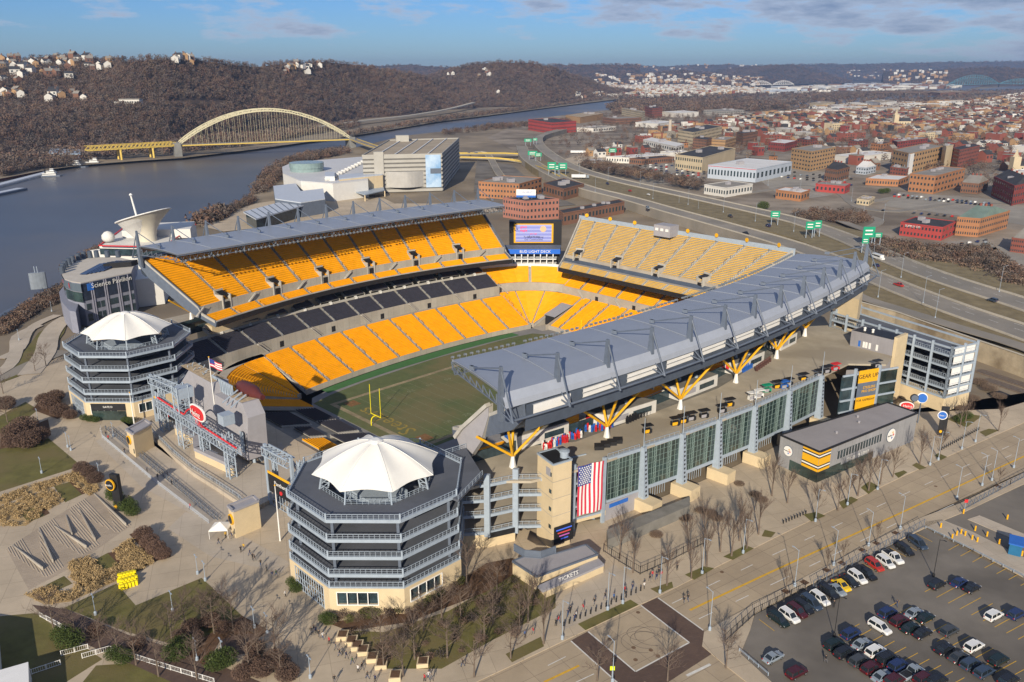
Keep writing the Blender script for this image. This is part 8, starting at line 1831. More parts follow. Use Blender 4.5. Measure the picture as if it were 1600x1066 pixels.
for i,(x,y,s_) in enumerate(SHB): dup(SHp if x<500 else SHt,g(x,y,PZ-.2),rnd.uniform(0,6),'leafless brown shrub mound %s'%('in the left gardens' if x<500 else 'beside the glass front').replace('leafless brown','low tan' if x>500 else 'leafless brown'),'leafless shrub mounds '+('of the left gardens' if x<500 else 'by the glass front'),scale=s_ if x<500 else (s_*1.5,s_*1.5,s_*.75))
SHG_=[(175,775,.9),(180,782,1.1),(195,795,1.3),(203,800,1.2),(208,806,1.0),(133,657,.8),(141,659,.8),(150,660,.7),(205,662,.8),(196,660,.7),(458,915,.8),(463,925,.8),(509,972,.8),(516,975,.8),(100,1000,1.2),(112,1012,1.4),(180,1030,1.0),(195,1036,1.0),(277,1030,1.4),(285,1020,1.3),(340,1045,1.3),(352,1040,1.3),(1510,655,1.0),(1498,660,.9),(1022,306,2),(1137,330,2.3),(1170,333,2.2),(1192,328,2.6),(1185,335,2),(1377,303,1.8),(1385,302,1.8)]
for i,(x,y,s_) in enumerate(SHG_): dup(SHg,g(x,y,PZ-.1),rnd.uniform(0,6),'green evergreen shrub clump '+('by the plaza paths' if x<600 else 'beside the streets right of the stadium'),'evergreen shrubs '+('of the plaza' if x<600 else 'right of the stadium'),scale=s_)
for T in (SHp,SHg,SHt): COL.objects.unlink(T)
for T in PT+RT+HP+CBs:
    def rm(o):
        for c in KIDS.get(o.name,[]): rm(c)
        COL.objects.unlink(o)
    rm(T)
hd=in_poly([(500,968),(560,962),(650,948),(720,905),(722,912),(655,956),(560,972),(505,978)],70,8,PZ); crowns('hedge',hd,1.0,1.5,300,fs=.12,mats=[wm[2],GRN[1]],wts=(.6,.4),seed=12)
rd=[]
for i,px in enumerate(([(-20,788),(0,776),(120,737),(155,765),(140,775),(108,752),(-10,793)],[(-20,822),(-10,797),(80,762),(101,782),(68,802),(40,822)],[(110,880),(140,872),(162,900),(130,917),(112,905)],[(178,862),(205,845),(240,878),(205,895),(190,880)],[(40,930),(75,915),(100,925),(190,880),(240,880),(200,900),(110,940),(70,945)])): rd+=in_poly(px,170,70+i,PZ)
crowns('dry_reed_grass',rd,.75,.7,60,mats=[M['reed']],wts=(1,),fs=.22,seed=14)
tw2=in_poly([(520,985),(690,955),(830,900),(868,930),(800,1000),(640,1050),(560,1020)],60,9,PZ); crowns('undergrowth',tw2,1.2,1.2,240,seed=15,fs=.11)
# ================================================================ VEHICLES
TY=mat('tyre_rubber',(.02,.02,.02),.8,.1,3); HL=mat('headlamp_glass',(.6,.62,.65),.15,.05,3); TLm=mat('tail_lamp_red',(.35,.01,.01),.25,.05,3); RIM=mat('wheel_alloy',(.35,.36,.38),.35,.05,3,metal=.6); CG=mat('car_glass',(.015,.02,.025),.06,.2,3,spec=.8)
PAINT={k:mat('paint_'+k,c,.28,.03,1,spec=.4,coat=.35) for k,c in dict(white=(.72,.72,.70),black=(.012,.013,.016),navy=(.015,.03,.10),slate=(.035,.055,.09),silver=(.24,.28,.32),maroon=(.06,.008,.012),red=(.42,.03,.02),yellow=(.80,.52,.01),green=(.007,.018,.017),grey=(.05,.055,.06)).items()}
def car_proto(kind):
    L,Wd_,H={'sedan':(4.7,1.82,1.45),'suv':(4.7,1.9,1.72),'pickup':(5.6,1.95,1.85),'van':(5.1,1.95,1.8)}[kind]; T=E({'sedan':'sedan_car','suv':'suv_car','pickup':'pickup_truck','van':'minivan'}[kind],(0,0,0),'','car')
    b=H*.56; hw=Wd_/2
    st_={'sedan':[(-.5,.42,.62),(-.46,.55,.80),(-.30,.60,.88),(.0,.60,.92),(.22,.60,.92),(.42,.55,.84),(.5,.40,.66)],'suv':[(-.5,.45,.8),(-.47,.6,.95),(-.2,.62,.97),(.1,.62,1.0),(.24,.62,.98),(.44,.58,.9),(.5,.45,.72)],'pickup':[(-.5,.6,1.0),(-.48,.62,1.02),(-.05,.62,1.02),(.05,.62,1.02),(.2,.62,1.02),(.45,.60,.98),(.5,.5,.8)],'van':[(-.5,.5,.85),(-.47,.6,.98),(-.2,.62,1.0),(.15,.62,1.0),(.3,.62,.97),(.45,.56,.86),(.5,.42,.68)]}[kind]
    rows=[]
    for (u,zb,zt) in st_:
        x=u*L; w=hw*(.86 if abs(u)>.49 else (.96 if abs(u)>.43 else 1.0)); z0=.28 if abs(u)<.48 else .36
        rows.append([(x,-w*.92,z0),(x,-w,.5),(x,-w,zt*.86),(x,-w*.9,zt),(x,w*.9,zt),(x,w,zt*.86),(x,w,.5),(x,w*.92,z0)])
    mb=MB(); mb.grid(rows,close=True); mb.face(*rows[0][::-1]); mb.face(*rows[-1])
    cab={'sedan':((-.34,-.20,.06,.26),.90),'suv':((-.48,-.42,.10,.27),.97),'pickup':((-.08,-.04,.16,.28),1.0),'van':((-.48,-.44,.12,.34),.98)}[kind]; (a,bq,c,d),zb=cab
    if kind=='pickup':
        mb.k=0
    # roof
    tw_=hw*.74; tp=[(bq*L,-tw_,H),(c*L,-tw_,H),(c*L,tw_,H),(bq*L,tw_,H)]; bt=[(a*L,-hw*.9,zb),(d*L,-hw*.88,zb),(d*L,hw*.88,zb),(a*L,hw*.9,zb)]
    mb.face(*[(x,y,z+.015) for x,y,z in tp]); mb.face(*[(x*.995,y*1.01,z-.07) for x,y,z in tp[::-1]])
    for i in range(4): mb.beam(bt[i],add(tp[i],(0,0,-.03)),.11)
    mid0=((a+bq)/2*L*.3+(c+d)/2*L*.1)
    for sy in (-1,1): mb.beam((L*(-.1 if kind!='pickup' else .06),sy*hw*.9,zb),(L*(-.1 if kind!='pickup' else .06),sy*tw_,H-.03),.10)
    for i in range(4): mb.beam(tp[i],tp[(i+1)%4],.09)
    body=mb.build('body',PAINT['white'],T,local=True); body.material_slots[0].link='OBJECT'; body.material_slots[0].material=PAINT['white']
    for nm,f in (('windscreen',(bt[1],bt[2],tp[2],tp[1])),('rear_window',(bt[3],bt[0],tp[0],tp[3])),('side_window',(bt[0],bt[1],tp[1],tp[0])),('side_window',(bt[2],bt[3],tp[3],tp[2]))): mb=MB(); mb.face(*f); mb.build(nm,CG,T,local=True)
    for x in (-.31,.31):
        for sy in (-1,1): mb=MB(); mb.tube((x*L,sy*(hw-.22),.33),(x*L,sy*(hw+.01),.33),.34,12); w_=mb.build('wheel',TY,T,local=True); mb=MB(); mb.tube((x*L,sy*(hw-.1),.33),(x*L,sy*(hw+.03),.33),.19,8); mb.build('rim',RIM,w_,local=True)
    for sy in (-1,1):
        mb=MB(); mb.box((L*.485,sy*hw*.68,.58),(.14,.34,.13)); mb.build('headlight',HL,T,local=True); mb=MB(); mb.box((-L*.492,sy*hw*.74,.68),(.1,.24,.2)); mb.build('tail_light',TLm,T,local=True)
    if kind=='pickup': mb=MB(); mb.box((-L*.29,0,.98),(L*.38,Wd_*.82,.06)); mb.build('cargo_bed',M['blk'],T,local=True)
    freeze(T); return T
CP={k:car_proto(k) for k in ('sedan','suv','pickup','van')}
def place_car(kind,paint,P,rz,label,grp):
    r=dup(CP[kind],P,rz,label,grp)
    for c in r.children if False else []: pass
    return r
def paint_last(r,paint):
    for o in COL.objects[-40:]:
        if o.parent is r and o.name.startswith('body'): o.material_slots[0].link='OBJECT'; o.material_slots[0].material=PAINT[paint]
def put(kind,paint,x,y,dir2,label,grp,z=.02):
    P=g(x,y,z); Q=g(x+dir2[0],y+dir2[1],z); r=dup(CP[kind],P,math.atan2(Q[1]-P[1],Q[0]-P[0]),label,grp); paint_last(r,paint); return r
def z8(x,y): return (1200+x/3.9475,796+y/3.9475)
RA=[(65,690,'suv','green'),(130,665,'suv','white'),(178,635,'suv','maroon'),(218,612,'suv','black'),(265,585,'van','slate'),(318,558,'suv','white'),(375,520,'suv','black'),(420,500,'sedan','silver'),(450,472,'sedan','yellow'),(500,448,'sedan','black'),(550,426,'suv','white'),(600,400,'pickup','black'),(655,350,'suv','red'),(723,332,'suv','white'),(768,300,'pickup','white'),(843,256,'suv','black'),(922,216,'van','slate')]
kn={'suv':'SUV','sedan':'sedan','pickup':'pickup truck','van':'minivan'}
dA=(18,13)
for i,(x,y,k,c) in enumerate(RA): X,Y=z8(x,y); put(k,c,X,Y+2,dA,'%s %s, %s from the left in the long row along the fence'%(c,kn[k],ordn(i)),'cars parked along the fence')
RB=[(1040,470,'suv','black','alone under the right-hand lamp pole'),(1175,457,'sedan','navy','left of a pair right of the lamp pole'),(1255,492,'sedan','black','right of a pair right of the lamp pole'),(735,645,'suv','navy','at the upper left end of the middle block'),(897,645,'sedan','silver','top of the middle block beside the walking person'),(968,676,'sedan','green','right of the silver car at the top of the middle block'),(808,695,'suv','maroon','between the blue and dark green cars of the middle block'),(873,738,'sedan','green','third down in the diagonal run of the middle block'),(950,772,'sedan','black','at the lower end of the middle block'),(1115,758,'suv','grey','alone right of the middle block'),(510,775,'suv','navy','at the top of the lower left block'),(575,838,'sedan','silver','just below the navy car of the lower left block'),(660,882,'suv','white','in the middle of the lower left block'),(405,842,'suv','green','at the foot of the left-hand lamp pole'),(467,892,'suv','black','second from the left-hand lamp pole'),(560,942,'suv','grey','third from the left-hand lamp pole'),(635,987,'suv','maroon','fourth from the left-hand lamp pole'),(730,928,'suv','black','right of the white SUV in the lower left block'),(800,972,'suv','navy','between the black SUV and the silver pickup'),(885,1015,'pickup','silver','at the lower right of the lower left block'),(700,1037,'sedan','silver','at the bottom edge, below the maroon SUV'),(1085,868,'sedan','black','at the left end of the four-car diagonal on the right'),(1170,918,'sedan','grey','second in the four-car diagonal on the right'),(1245,962,'suv','slate','third in the four-car diagonal on the right'),(1330,1012,'suv','slate','last in the four-car diagonal on the right'),(1420,938,'suv','green','alone at the right above the diagonal'),(1268,853,'suv','white','above the four-car diagonal on the right'),(1390,662,'suv','white','alone near the right edge'),(1530,655,'suv','navy','at the right edge beside the lone white one'),(30,920,'sedan','silver','at the left corner of the car park'),(175,1015,'suv','maroon','with its boot open near the left corner'),(780,1062,'suv','maroon','at the bottom edge, right of the silver sedan'),(960,1052,'suv','maroon','at the bottom edge, right of the silver pickup'),(1040,1066,'suv','black','at the bottom edge, right of the maroon cars'),(1480,1062,'suv','black','at the bottom right corner')]
for (x,y,k,c,w) in RB: X,Y=z8(x,y); put(k,c,X,Y+2,(18,-9.5),'%s %s %s'%(c,kn[k],w),'cars in the open car park')
X,Y=z8(687,735); put('suv','white',X,Y+2,(18,11),'white SUV parked askew left of the middle block','cars in the open car park')
HW=[(1404,447,'pickup','red','red pickup truck driving on the near highway carriageway',(16,5)),(1551,471,'suv','slate','dark blue SUV driving on the far highway carriageway near the right edge',(-18,-5)),(1369,416,'sedan','navy','blue sedan just below the white minibus',(-16,-6)),(949,288,'pickup','navy','blue truck on the highway behind the north stand',(-14,-5)),(984,299,'sedan','red','small red car on the highway right of the blue truck',(-14,-5)),(1013,305,'sedan','white','white car on the highway right of the red car',(-14,-5)),(1012,326,'suv','silver','silver car on the near carriageway behind the north stand',(14,5)),(1165,366,'pickup','black','black truck on the near carriageway behind the camera booth',(14,5)),(1141,339,'pickup','grey','grey truck on the far carriageway',(-14,-5)),(897,291,'sedan','black','black car left of the blue truck on the highway',(14,5)),(1200,354,'van','navy','dark van under the green signs',(-14,-5))]
for (x,y,k,c,lb,d) in HW: put(k,c,x,y,d,lb,'vehicles on the highway',z=HZ+.03)
P=g(1371,405,HZ+.02); Q=g(1389,411,HZ); rz=math.atan2(Q[1]-P[1],Q[0]-P[0]); T=E('minibus',P,'white minibus with dark windows on the highway right of the roof end','minibus',rz=rz)
mb=MB(); mb.box((0,0,.5),(7.6,2.3,2.5)); mb.box((4.3,0,.5),(1.2,2.1,1.2)); mb.build('body',PAINT['white'],T,local=True); mb=MB(); mb.box((-.2,0,1.7),(6.6,2.36,.8)); mb.build('window_band',CG,T,local=True)
for x in (-2.5,2.9):
    for y in (-1.1,1.1): mb=MB(); mb.tube((x,y-.1,.45),(x,y+.1,.45),.45,12); mb.build('wheel',TY,T,local=True)
for (x,y,L_,lb) in ((904,240,22,'long white lorry trailer parked in the bright yard'),(904,279,14,'white lorry on the highway behind the video screen'),(655,0,0,'')):
    if L_: 
        P=g(x,y,.2 if L_>20 else HZ); T=E('lorry',P,lb,'lorry',rz=-.1); mb=MB(); mb.box((0,0,1.1),(L_,2.6,2.9)); mb.build('trailer',PAINT['white'],T,local=True); mb=MB(); mb.box((L_/2+2,0,.8),(2.6,2.5,2.6)); mb.build('cab',PAINT['silver'],T,local=True)
        for xx in (-L_*.38,-L_*.3,L_*.3,L_/2+2): mb=MB(); mb.tube((xx,-1.2,.5),(xx,1.2,.5),.5,10); mb.build('wheel_pair',TY,T,local=True)
# small distant cars, too far to show parts
fm=MB(); fm.prism([(-2.3,-.9),(2.3,-.9),(2.3,.9),(-2.3,.9)],.25,.85); fm.prism([(-1.5,-.75),(.9,-.75),(.9,.75),(-1.5,.75)],.85,1.45); far_car=fm.build('distant_car',PAINT['white'],local=True); far_car['category']='car'; far_car.material_slots[0].link='OBJECT'
DC=[((1000,266),(1100,279),13,'behind the two-tone depot',5),((1398,308),(1545,322),22,'in the court left of the terrace',2),((1212,276),(1330,290),13,'around the small restaurants',4),((1505,405),(1590,420),9,'in the right-hand courts below the red building',2),((1215,296),(1300,300),8,'by the petrol kiosk',1),((1440,395),(1540,380),9,'around the red building',2),((1090,316),(1000,300),0,'',0),((1380,330),(1560,345),16,'along the court below the orange office',1)]
n_=0
for (a,b,n,w,rows) in DC:
    if not n: continue
    for r_ in range(rows):
        for i in range(n):
            if rnd.random()<.2: continue
            x=a[0]+(b[0]-a[0])*i/(n-1); y=a[1]+(b[1]-a[1])*i/(n-1)-r_*3.2+(0 if rows<4 else i*.0); P=g(x,y,.15); c=rnd.choice(('white','black','grey','silver','navy','red','black','slate')); o=far_car.copy(); COL.objects.link(o); o.location=P; o.rotation_euler=(0,0,.9+rnd.uniform(-.05,.05)); o.material_slots[0].link='OBJECT'; o.material_slots[0].material=PAINT[c]; o['label']='%s car parked %s'%(c,w); o['group']='distant cars '+w; o['category']='car'
COL.objects.unlink(far_car)
for T in CP.values(): rm(T)
# ================================================================ STREET FURNITURE
def lamp_proto(h,arm,m,name,heads=1):
    T=E(name,(0,0,0),'','street lamp'); mb=MB(); mb.tube((0,0,0),(0,0,h),.085,8,.055); mb.build('pole',m,T,local=True); mb=MB(); mb.lathe((0,0,0),[(.32,0),(.32,.7),(.14,.9)],8); mb.build('base',m,T,local=True)
    for k in range(heads):
        s_=1 if k==0 else -1; mb=MB(); mb.tube((0,0,h-.2),(s_*arm,0,h+.15),.05,6); am=mb.build('arm',m,T,local=True); mb=MB(); mb.box((s_*(arm+.25),0,h+.08),(.6,.24,.1)); mb.build('lamp_head',M['steel'] if m is not M['blk'] else m,am,local=True)
    freeze(T); return T
LP={'s':lamp_proto(9.2,1.2,M['steel'],'street_lamp'),'k':lamp_proto(9.6,.9,M['blk'],'car_park_lamp'),'p':lamp_proto(4.6,.35,M['steel'],'plaza_lamp',2),'h':lamp_proto(13,2.2,M['steel'],'highway_lamp')}
def lamps(key,pts,lab,grp,z=PZ,rz=-.9):
    pts=sorted(pts)
    for i,(x,y) in enumerate(pts): dup(LP[key],g(x,y,z),rz,lab%ordn(i),grp)
lamps('k',[(1303.3,994.8),(1458.4,901)],'tall black lamp pole in the car park, %s from the left','lamp poles of the car park',z=0)
lamps('s',[(878.5,998.7),(949.5,953),(973,943),(1031,926.5),(1097,896),(1161,864.4),(1274,815),(1324,789),(1371,765),(1453,727),(1466,719),(1502.7,702),(1524,690.6)],'grey street lamp on the stadium side of the street, %s from the left','street lamps on the stadium side')
lamps('s',[(1109,984.7),(1241.8,916),(1302.6,883.4),(1357,853),(1406.5,826.4),(1495,779),(1534.4,759),(1549.6,751),(1583.8,731),(957,1066)],'grey street lamp on the car park side of the street, %s from the left','street lamps on the car park side',rz=2.2)
lamps('p',[(270,955.6),(309,897),(321,907.5),(149.5,960.7),(397.7,981),(348,1031.6),(308,1031.6),(485,1059.5),(418,991),(65.4,739.5),(60,661),(177.3,683),(156,749),(111,704),(106,699),(30,532),(81,487)],'short plaza lamp in the left gardens and plaza, %s from the left','short lamps of the plaza')
lamps('h',[(1371.8,464.7),(1442,474.8),(1407.7,434),(1461,497.6),(1561,457),(1362,420),(1180,346),(1130,332),(1075,320),(1020,311),(930,300),(1240,362),(1000,290),(950,283),(905,272),(870,262)],'tall highway lamp, %s from the left','tall lamps of the highway',z=HZ-.3,rz=.4)
lamps('h',[(1060,330),(1090,340),(1050,262),(960,262),(1200,290),(1250,300),(1290,300),(1330,315),(1350,330),(1380,345)],'tall lamp in the streets beyond the highway, %s from the left','tall lamps beyond the highway',z=0,rz=1.4)
for T in LP.values(): rm(T)
def bollard_run(p,q,n,m,h,r,label,grp,z=PZ):
    b=MB(); b.lathe((0,0,0),[(r*1.2,0),(r,.1),(r,h*.93),(r*.5,h)],10); b0=b.build('bollard',m,local=True); b0['category']='bollard'
    for i in range(n):
        P=lerp(g(*p,z),g(*q,z),i/max(1,n-1)); o=b0.copy(); COL.objects.link(o); o.location=P; o['label']=label; o['group']=grp
    COL.objects.unlink(b0)
bollard_run((881,978),(1001,923),16,M['blk'],1.0,.16,'black bollard in the row in front of the ticket building','bollards in front of the ticket building')
bollard_run((1224,818),(1259,803),9,M['blk'],1.0,.14,'black bollard in the short row left of the shop','bollards left of the shop')
bollard_run((1468,705),(1529,672),20,M['blk'],1.0,.14,'black bollard in the row beyond the shop','bollards beyond the shop')
for i,(x,y) in enumerate(((1065,112),(1163,160),(1190,150),(1215,162),(1258,186),(1290,200),(1277,130),(1350,165),(1425,212),(1550,270),(1565,285),(1205,25),(1135,180),(1475,60))): X,Y=z8(x,y); bollard_run((X,Y),(X,Y),1,M['yel'],1.3,.2,'fat yellow bollard, one of those guarding the car park entrance lanes','yellow bollards of the car park entrance',z=.1)
P=g(1585,862,.1); T=E('entrance_booth',P,'blue ticket booth beside the yellow posts at the car park entrance','booth'); mb=MB(); mb.box(P,(2.6,4.2,2.8),-.55); mb.build('booth_body',mat('booth_blue',(.02,.13,.26),.5,.1,1),T); mb=MB(); mb.box(add(P,(0,0,2.8)),(3.1,4.8,.3),-.55); mb.build('booth_roof',M['blue'],T)
mb=MB(); mb.box(add(P,(0,0,1.3)),(2.66,2.6,.9),-.55); mb.build('booth_window',CG,T)
def fence(name,pts,h,m,label,cat='fence',z=PZ,step=2.4,rails=(.12,.95),pick=.6):
    P=[g(x,y,z) for x,y in pts]; T=E(name,P[0],label,cat)
    for p,q in zip(P[:-1],P[1:]):
        L=math.dist(p,q); n=max(1,round(L/step)); mb=MB()
        for r_ in rails: mb.beam(add(p,(0,0,h*r_)),add(q,(0,0,h*r_)),.07)
        k=int(L/pick)
        for i in range(k): a=lerp(p,q,i/k); mb.beam(add(a,(0,0,.05)),add(a,(0,0,h*.95)),.035)
        mb.build('railing_panel',m,T)
        for i in range(n+1): a=lerp(p,q,i/n); mb=MB(); mb.beam(a,add(a,(0,0,h)),.12); mb.build('post',m,T) if (n+1)*len(P)<90 else None
fence('iron_fence',[(1133,1003),(1178,962),(1258,922)],2.0,M['blk'],'black iron fence at the left end of the car park'); fence('mesh_fence',[(1270,920),(1350,872)],2.2,M['steel_d'],'dark mesh fence along the car park, middle length'); fence('mesh_fence',[(1356,872),(1443,824)],2.4,M['steel_d'],'dark mesh fence along the car park, right-hand length')
fence('iron_fence',[(943,862),(967,878),(1000,898),(1045,878),(1100,850)],2.2,M['blk'],'black iron fence around the court right of the ticket building')
fence('mesh_fence',[(1500,800),(1578,758),(1625,733)],1.8,M['steel_d'],'dark mesh fence between the street and the upper car park')
for i,(a,b) in enumerate((((63,964),(104,986)),((96,1025),(138,1014)),((95,1039),(50,1054)),((129,1029),(172,1017)),((172,1017),(250,1042)),((250,1042),(335,1068)))): fence('picket_fence',[a,b],1.2,M['white'],'white picket fence in the bottom left gardens, %s length'%ordn(i),pick=.35)
for i,(a,b) in enumerate((((1446,826),(1520,862)),((1520,862),(1600,903)),((1155,1018),(1200,1056)))): fence('guard_rail',[a,b],.8,M['steel'],'pale guard rail at the car park edge, %s from the right-hand entrance'%ordn(i),'guard rail',z=.1,rails=(.6,.9),pick=3)
# queue barriers on the plaza
bm_=MB(); bm_.beam((-1.1,0,.15),(1.1,0,.15),.05); bm_.beam((-1.1,0,1.1),(1.1,0,1.1),.06)
for k in range(12): bm_.beam((-1.1+k*.2,0,.15),(-1.1+k*.2,0,1.1),.035)
for x in (-.8,.8): bm_.beam((x,-.35,.03),(x,.35,.03),.06); bm_.beam((x,0,.03),(x,0,.2),.05)
b0=bm_.build('crowd_barrier',M['roofl'],local=True); b0['category']='barrier'
QL=[g(x,y,PZ) for x,y in ((157,669),(160,684),(238,750),(327,818.5))]
for p,q in zip(QL[:-1],QL[1:]):
    L=math.dist(p,q); n=int(L/2.3)
    for i in range(n): P=lerp(p,q,(i+.5)/n); o=b0.copy(); COL.objects.link(o); o.location=P; o.rotation_euler=(0,0,math.atan2(q[1]-p[1],q[0]-p[0])); o['label']='pale steel crowd barrier in the long line across the plaza'; o['group']='crowd barriers across the plaza'
COL.objects.unlink(b0)
for j,(a,b) in enumerate((((165,670),(335,812)),((178,672),(345,812)),((170,671),(340,813)))): fence('queue_rail',[a,lerp(a,b,.5),b],1.0,M['steel_d'],'thin dark queue rail on the plaza, %s of three from the barriers'%ordn((0,2,1)[j]),'queue rail',pick=2.2)
P=g(346,836,PZ); T=E('event_tent',P,'small white pop-up tent beside the right-hand beige gate block','tent'); mb=MB(); q=[add(P,(x,y,2.4)) for x,y in ((-2.2,-2),(2.2,-1.6),(2.4,2.2),(-2,1.9))]; ap=add(P,(0,0,3.7)); 
for i in range(4): mb.face(q[i],q[(i+1)%4],ap); mb.face(q[i],q[(i+1)%4],add(q[(i+1)%4],(0,0,-.35)),add(q[i],(0,0,-.35)))
mb.build('tent_top',M['fabric'],T)
for p in q: mb=MB(); mb.beam((p[0],p[1],PZ),p,.09); mb.build('tent_leg',M['white'],T)
T=E('yellow_bench_rows',g(201,912,PZ),'bright yellow rows of wavy bench blocks on the paving beside the lawn','bench')
for i in range(5):
    mb=MB(); a=g(187+i*5.2,903-i*1.2,PZ); b=g(192+i*5.2,921-i*1.8,PZ)
    for k in range(9): c=lerp(a,b,k/8); mb.box((c[0]+.35*math.sin(k*1.6),c[1],PZ),(.75,.62,1.1+.25*math.sin(k*1.6)),.2)
    mb.build('bench_row',mat('bench_yellow',(.85,.68,.01),.5,.05,1) if i==0 else bpy.data.materials['bench_yellow'],T)
for i,(x,y) in enumerate(((535,790),(590,822),(625,852),(660,882),(718,925),(775,965),(860,1040),(1030,955+0))):
    X,Y=400+x/3.9475,796+y/3.9475; P=g(X,Y,PZ); mb=MB(); mb.prism([(P[0]-1.1,P[1]-1.3),(P[0]+1.1,P[1]-1.0),(P[0]+1.1,P[1]+1.3),(P[0]-1.1,P[1]+1.0)],PZ,PZ+.9); T=mb.build('planter_box',M['beige']); tag(T,'square beige planter box beside the path below the foreground ramp tower, %s from the top'%ordn(i),'planter','planters by the foreground path'); mb=MB(); mb.box((P[0],P[1],PZ+.9),(1.7,1.9,.06)); mb.build('planter_soil',M['mulch'],T)
P=g(28,1062,PZ); T=E('corner_building',P,'white building corner cut off by the bottom left of the picture','building'); mb=MB(); mb.prism([g(x,y)[:2] for x,y in ((-60,1000),(0,1010),(6,1075),(50,1062),(52,1120),(-60,1130))],0,[4]*6) ; mb.build('wall',M['white'],T)
for (x,y,m_,lb) in ((956,1062,'yel','yellow-green pedestrian crossing sign at the bottom edge of the street'),(1507,797,'red','red round stop sign at the car park entrance')):
    P=g(x,y,PZ); T=E('traffic_sign',P,lb,'traffic sign'); mb=MB(); mb.tube(P,add(P,(0,0,2.8)),.06,6); mb.build('sign_post',M['steel'],T); mb=MB(); mb.box(add(P,(0,-.1,2.2)),(.9,.08,.9)); mb.build('sign_plate',M[m_] if m_=='red' else mat('sign_lime',(.62,.75,.02),.5,.05,1),T)
# ================================================================ PEOPLE
SK=mat('skin',(.45,.27,.18),.6,.06,4); HRm=mat('dark_hair',(.03,.02,.015),.7,.2,4)
CL={k:mat('cloth_'+k,c,.85,.1,3) for k,c in dict(black=(.02,.02,.022),navy=(.02,.03,.08),grey=(.14,.14,.15),white=(.62,.6,.58),red=(.42,.03,.04),blue=(.03,.12,.36),green=(.03,.09,.04),gold=(.6,.36,.03),denim=(.05,.08,.16)).items()}
def person_proto(step,arm):
    """one continuous skin-modifier body; clothes follow as slightly larger shells"""
    import bmesh as bb_
    J={'pel':(0,0,.95,.13),'wai':(0,0,1.12,.12),'che':(0,.01,1.35,.15),'nec':(0,0,1.52,.055),'hea':(0,.02,1.66,.10),'top':(0,.01,1.76,.07)}
    for s_,n in ((-1,'l'),(1,'r')):
        k=step*s_; J['hip'+n]=(s_*.10,0,.88,.10); J['kne'+n]=(s_*.105,.22*k,.50,.065); J['ank'+n]=(s_*.105,.34*k-.04,.09,.045); J['toe'+n]=(s_*.115,.34*k+.14,.04,.04)
        J['sho'+n]=(s_*.20,0,1.45,.065); J['elb'+n]=(s_*.27,-.16*k,1.18,.045); J['wri'+n]=(s_*(.25-.04*arm),-.22*k+.1+.12*arm,.96+.14*arm,.03)
    E_=[('pel','wai'),('wai','che'),('che','nec'),('nec','hea'),('hea','top')]
    for n in 'lr': E_+=[('pel','hip'+n),('hip'+n,'kne'+n),('kne'+n,'ank'+n),('ank'+n,'toe'+n),('che','sho'+n),('sho'+n,'elb'+n),('elb'+n,'wri'+n)]
    for n,s_ in (('l',-1),('r',1)):
        w=J['wri'+n]; J['pal'+n]=(w[0],w[1]+.03,w[2]-.08,.03); E_.append(('wri'+n,'pal'+n))
        for f in range(4): J['f%d%s'%(f,n)]=(w[0]+s_*.0,w[1]+.0+.022*f,w[2]-.165-.01*(f in(1,2)),.009); E_.append(('pal'+n,'f%d%s'%(f,n)))
        J['th'+n]=(w[0]-s_*.03,w[1]+.085,w[2]-.12,.011); E_.append(('pal'+n,'th'+n))
    names=list(J); me=bpy.data.meshes.new('figure'); me.from_pydata([J[k][:3] for k in names],[(names.index(a),names.index(b)) for a,b in E_],[])
    o=bpy.data.objects.new('person',me); COL.objects.link(o); m=o.modifiers.new('s','SKIN'); m.use_smooth_shade=True
    for i,k in enumerate(names): me.skin_vertices[0].data[i].radius=(J[k][3],J[k][3]*(.8 if k in('che','wai','pel') else 1))
    me.skin_vertices[0].data[0].use_root=True; s2=o.modifiers.new('u','SUBSURF'); s2.levels=s2.render_levels=1
    dg=bpy.context.evaluated_depsgraph_get(); ev=bpy.data.meshes.new_from_object(o.evaluated_get(dg)); bpy.data.objects.remove(o)
    ev.materials.clear(); 
    for mm in (SK,CL['black'],CL['denim'],HRm): ev.materials.append(mm)
    for p in ev.polygons:
        z=p.center.z; x=abs(p.center.x); k=0
        if z<.94 and x<.2: k=2
        if z<.12: k=3
        if .90<z<1.50 and not (x>.2 and z<1.02): k=1
        if z>1.66 and p.center.y<.06 or z>1.74: k=3
        p.material_index=k
    o=bpy.data.objects.new('person',ev); COL.objects.link(o); o['category']='person'
    for i in (1,2): o.material_slots[i].link='OBJECT'
    return o
PP=[person_proto(1,0),person_proto(.35,1),person_proto(-.8,0)]
def zz6(x,y): return (400+x/3.9475,796+y/3.9475)
def zz7(x,y): return (800+x/3.9475,796+y/3.9475)
def zz5(x,y): return (x/3.9475,796+y/3.9475)
def zz1(x,y): return (x/3.9475,550+y/3.9475)
G5=[(1350,215),(1393,175),(1432,180),(1445,165),(1487,265),(1505,250),(1542,285),(1560,312),(1572,318)]
G6=[(30,350),(67,378),(102,420),(125,412),(183,540),(342,770),(358,755),(372,765),(390,790),(413,800),(453,830),(492,868),(517,905),(533,895),(558,920),(595,955),(630,1005),(655,992),(688,1045),(735,1066),(485,1070),(1065,1045),(1040,1062),(1082,1060),(1275,970)]
G7=[(287,700),(270,720),(438,625),(345,660),(360,640),(507,590),(573,555),(628,558),(693,515),(742,500),(815,490),(850,445),(865,420),(905,405),(920,420),(890,435),(1018,378),(1060,580),(1085,565),(80,790),(130,770),(385,690),(395,670),(700,540)]
G1=[(655,520),(670,545),(690,515),(770,625),(908,738),(975,785),(1175,970),(1060,820)]
GL=[z8(793,600),z8(405,605),z8(355,945)]
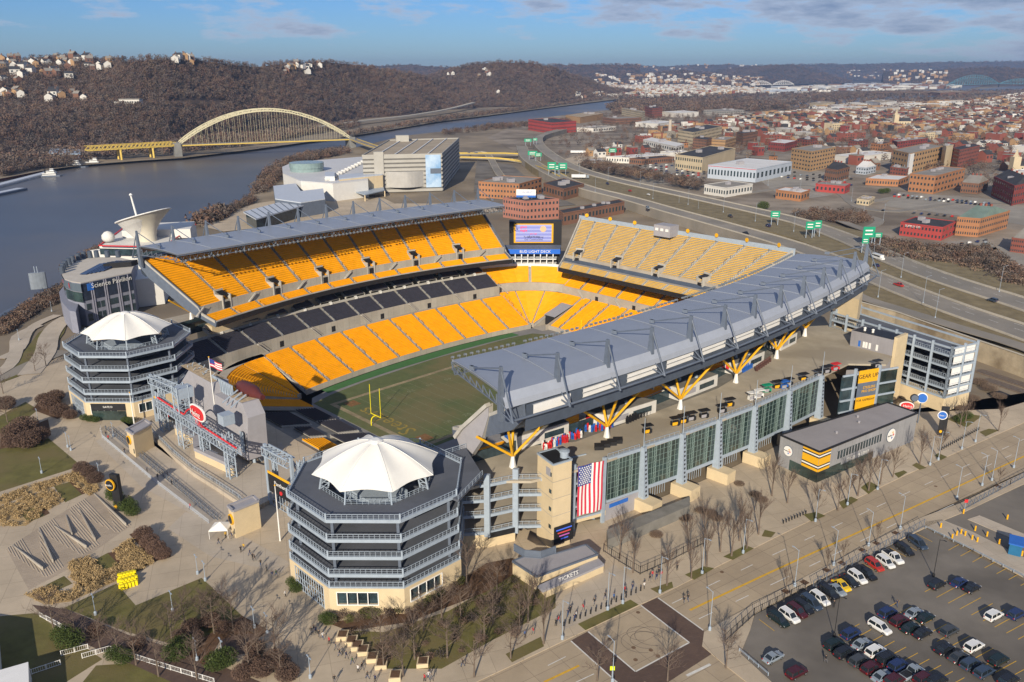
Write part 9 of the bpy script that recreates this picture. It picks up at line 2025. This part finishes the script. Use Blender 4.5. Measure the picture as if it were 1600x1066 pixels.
def crowd(pts,where,grp,cols,z=PZ):
    for i,(x,y) in enumerate(pts):
        o=PP[i%3].copy(); COL.objects.link(o); o.location=g(x,y,z); o.rotation_euler=(0,0,rnd.uniform(0,6.3)); o.scale=(1.05,)*3
        c=cols[i%len(cols)]; t=('denim','black','grey')[(i*7)%3]
        for k,mm in ((1,c),(2,t)): o.material_slots[k].link='OBJECT'; o.material_slots[k].material=CL[mm]
        o['label']='person, %s top, %s trousers, %s'%(c,t,where%ordn(i)); o['group']=grp
crowd([zz5(*p) for p in G5],'by the white tent, %s along','people near the white tent',('black','gold','navy','black'))
crowd([zz6(*p) for p in G6],'on the path below the foreground ramp tower, %s along','people on the foreground path',('black','grey','navy','green','white','black','black','navy','black','white','red','grey'))
crowd([zz7(*p) for p in G7],'on the pavement by the ticket building, %s along','people by the ticket building',('red','black','red','navy','black','black','black','blue','red','navy','white','black'))
crowd([zz1(*p) for p in G1],'inside the queue rails of the plaza, %s along','people inside the queue rails',('black','red','grey','black','grey','black','red'))
crowd(GL,'walking between the parked cars, %s along','people in the car park',('navy','black','black'),z=.02)
for o in PP: COL.objects.unlink(o)
# things alike in look: say which one by its place in the row
LB={}
for o in COL.objects:
    if o.parent is None and o.get('label'): LB.setdefault(o['label'],[]).append(o)
for l_,os_ in LB.items():
    if len(os_)<2: continue
    os_.sort(key=lambda o:toPx(o.location)[0])
    for i,o in enumerate(os_):
        w_=l_.split()
        for q in ('the','a','an','of','with'):
            while len(w_)>12 and q in w_: w_.remove(q)
        o['label']=' '.join(w_)+', '+nword(i+1)+' from the left'
for o in COL.objects:
    if o.parent is None and o.get('label') and len(o['label'].split())>16:
        w_=o['label'].split()
        for q in ('the','a','an'):
            while len(w_)>16 and q in w_: w_.remove(q)
        o['label']=' '.join(w_)
# the air between here and the far ridges
hz=MB(); hz.prism([(-16000,-700),(16000,-700),(16000,13500),(-16000,13500)],-16,260); hm=bpy.data.materials.new('haze_air'); hm.use_nodes=True; t=hm.node_tree; t.nodes.clear(); ou=t.nodes.new('ShaderNodeOutputMaterial'); pv=t.nodes.new('ShaderNodeVolumePrincipled'); pv.inputs['Color'].default_value=(.45,.64,1,1); pv.inputs['Density'].default_value=.00006; pv.inputs['Anisotropy'].default_value=.2; t.links.new(pv.outputs[0],ou.inputs['Volume']); st(hz.build('haze',hm),'stuff')
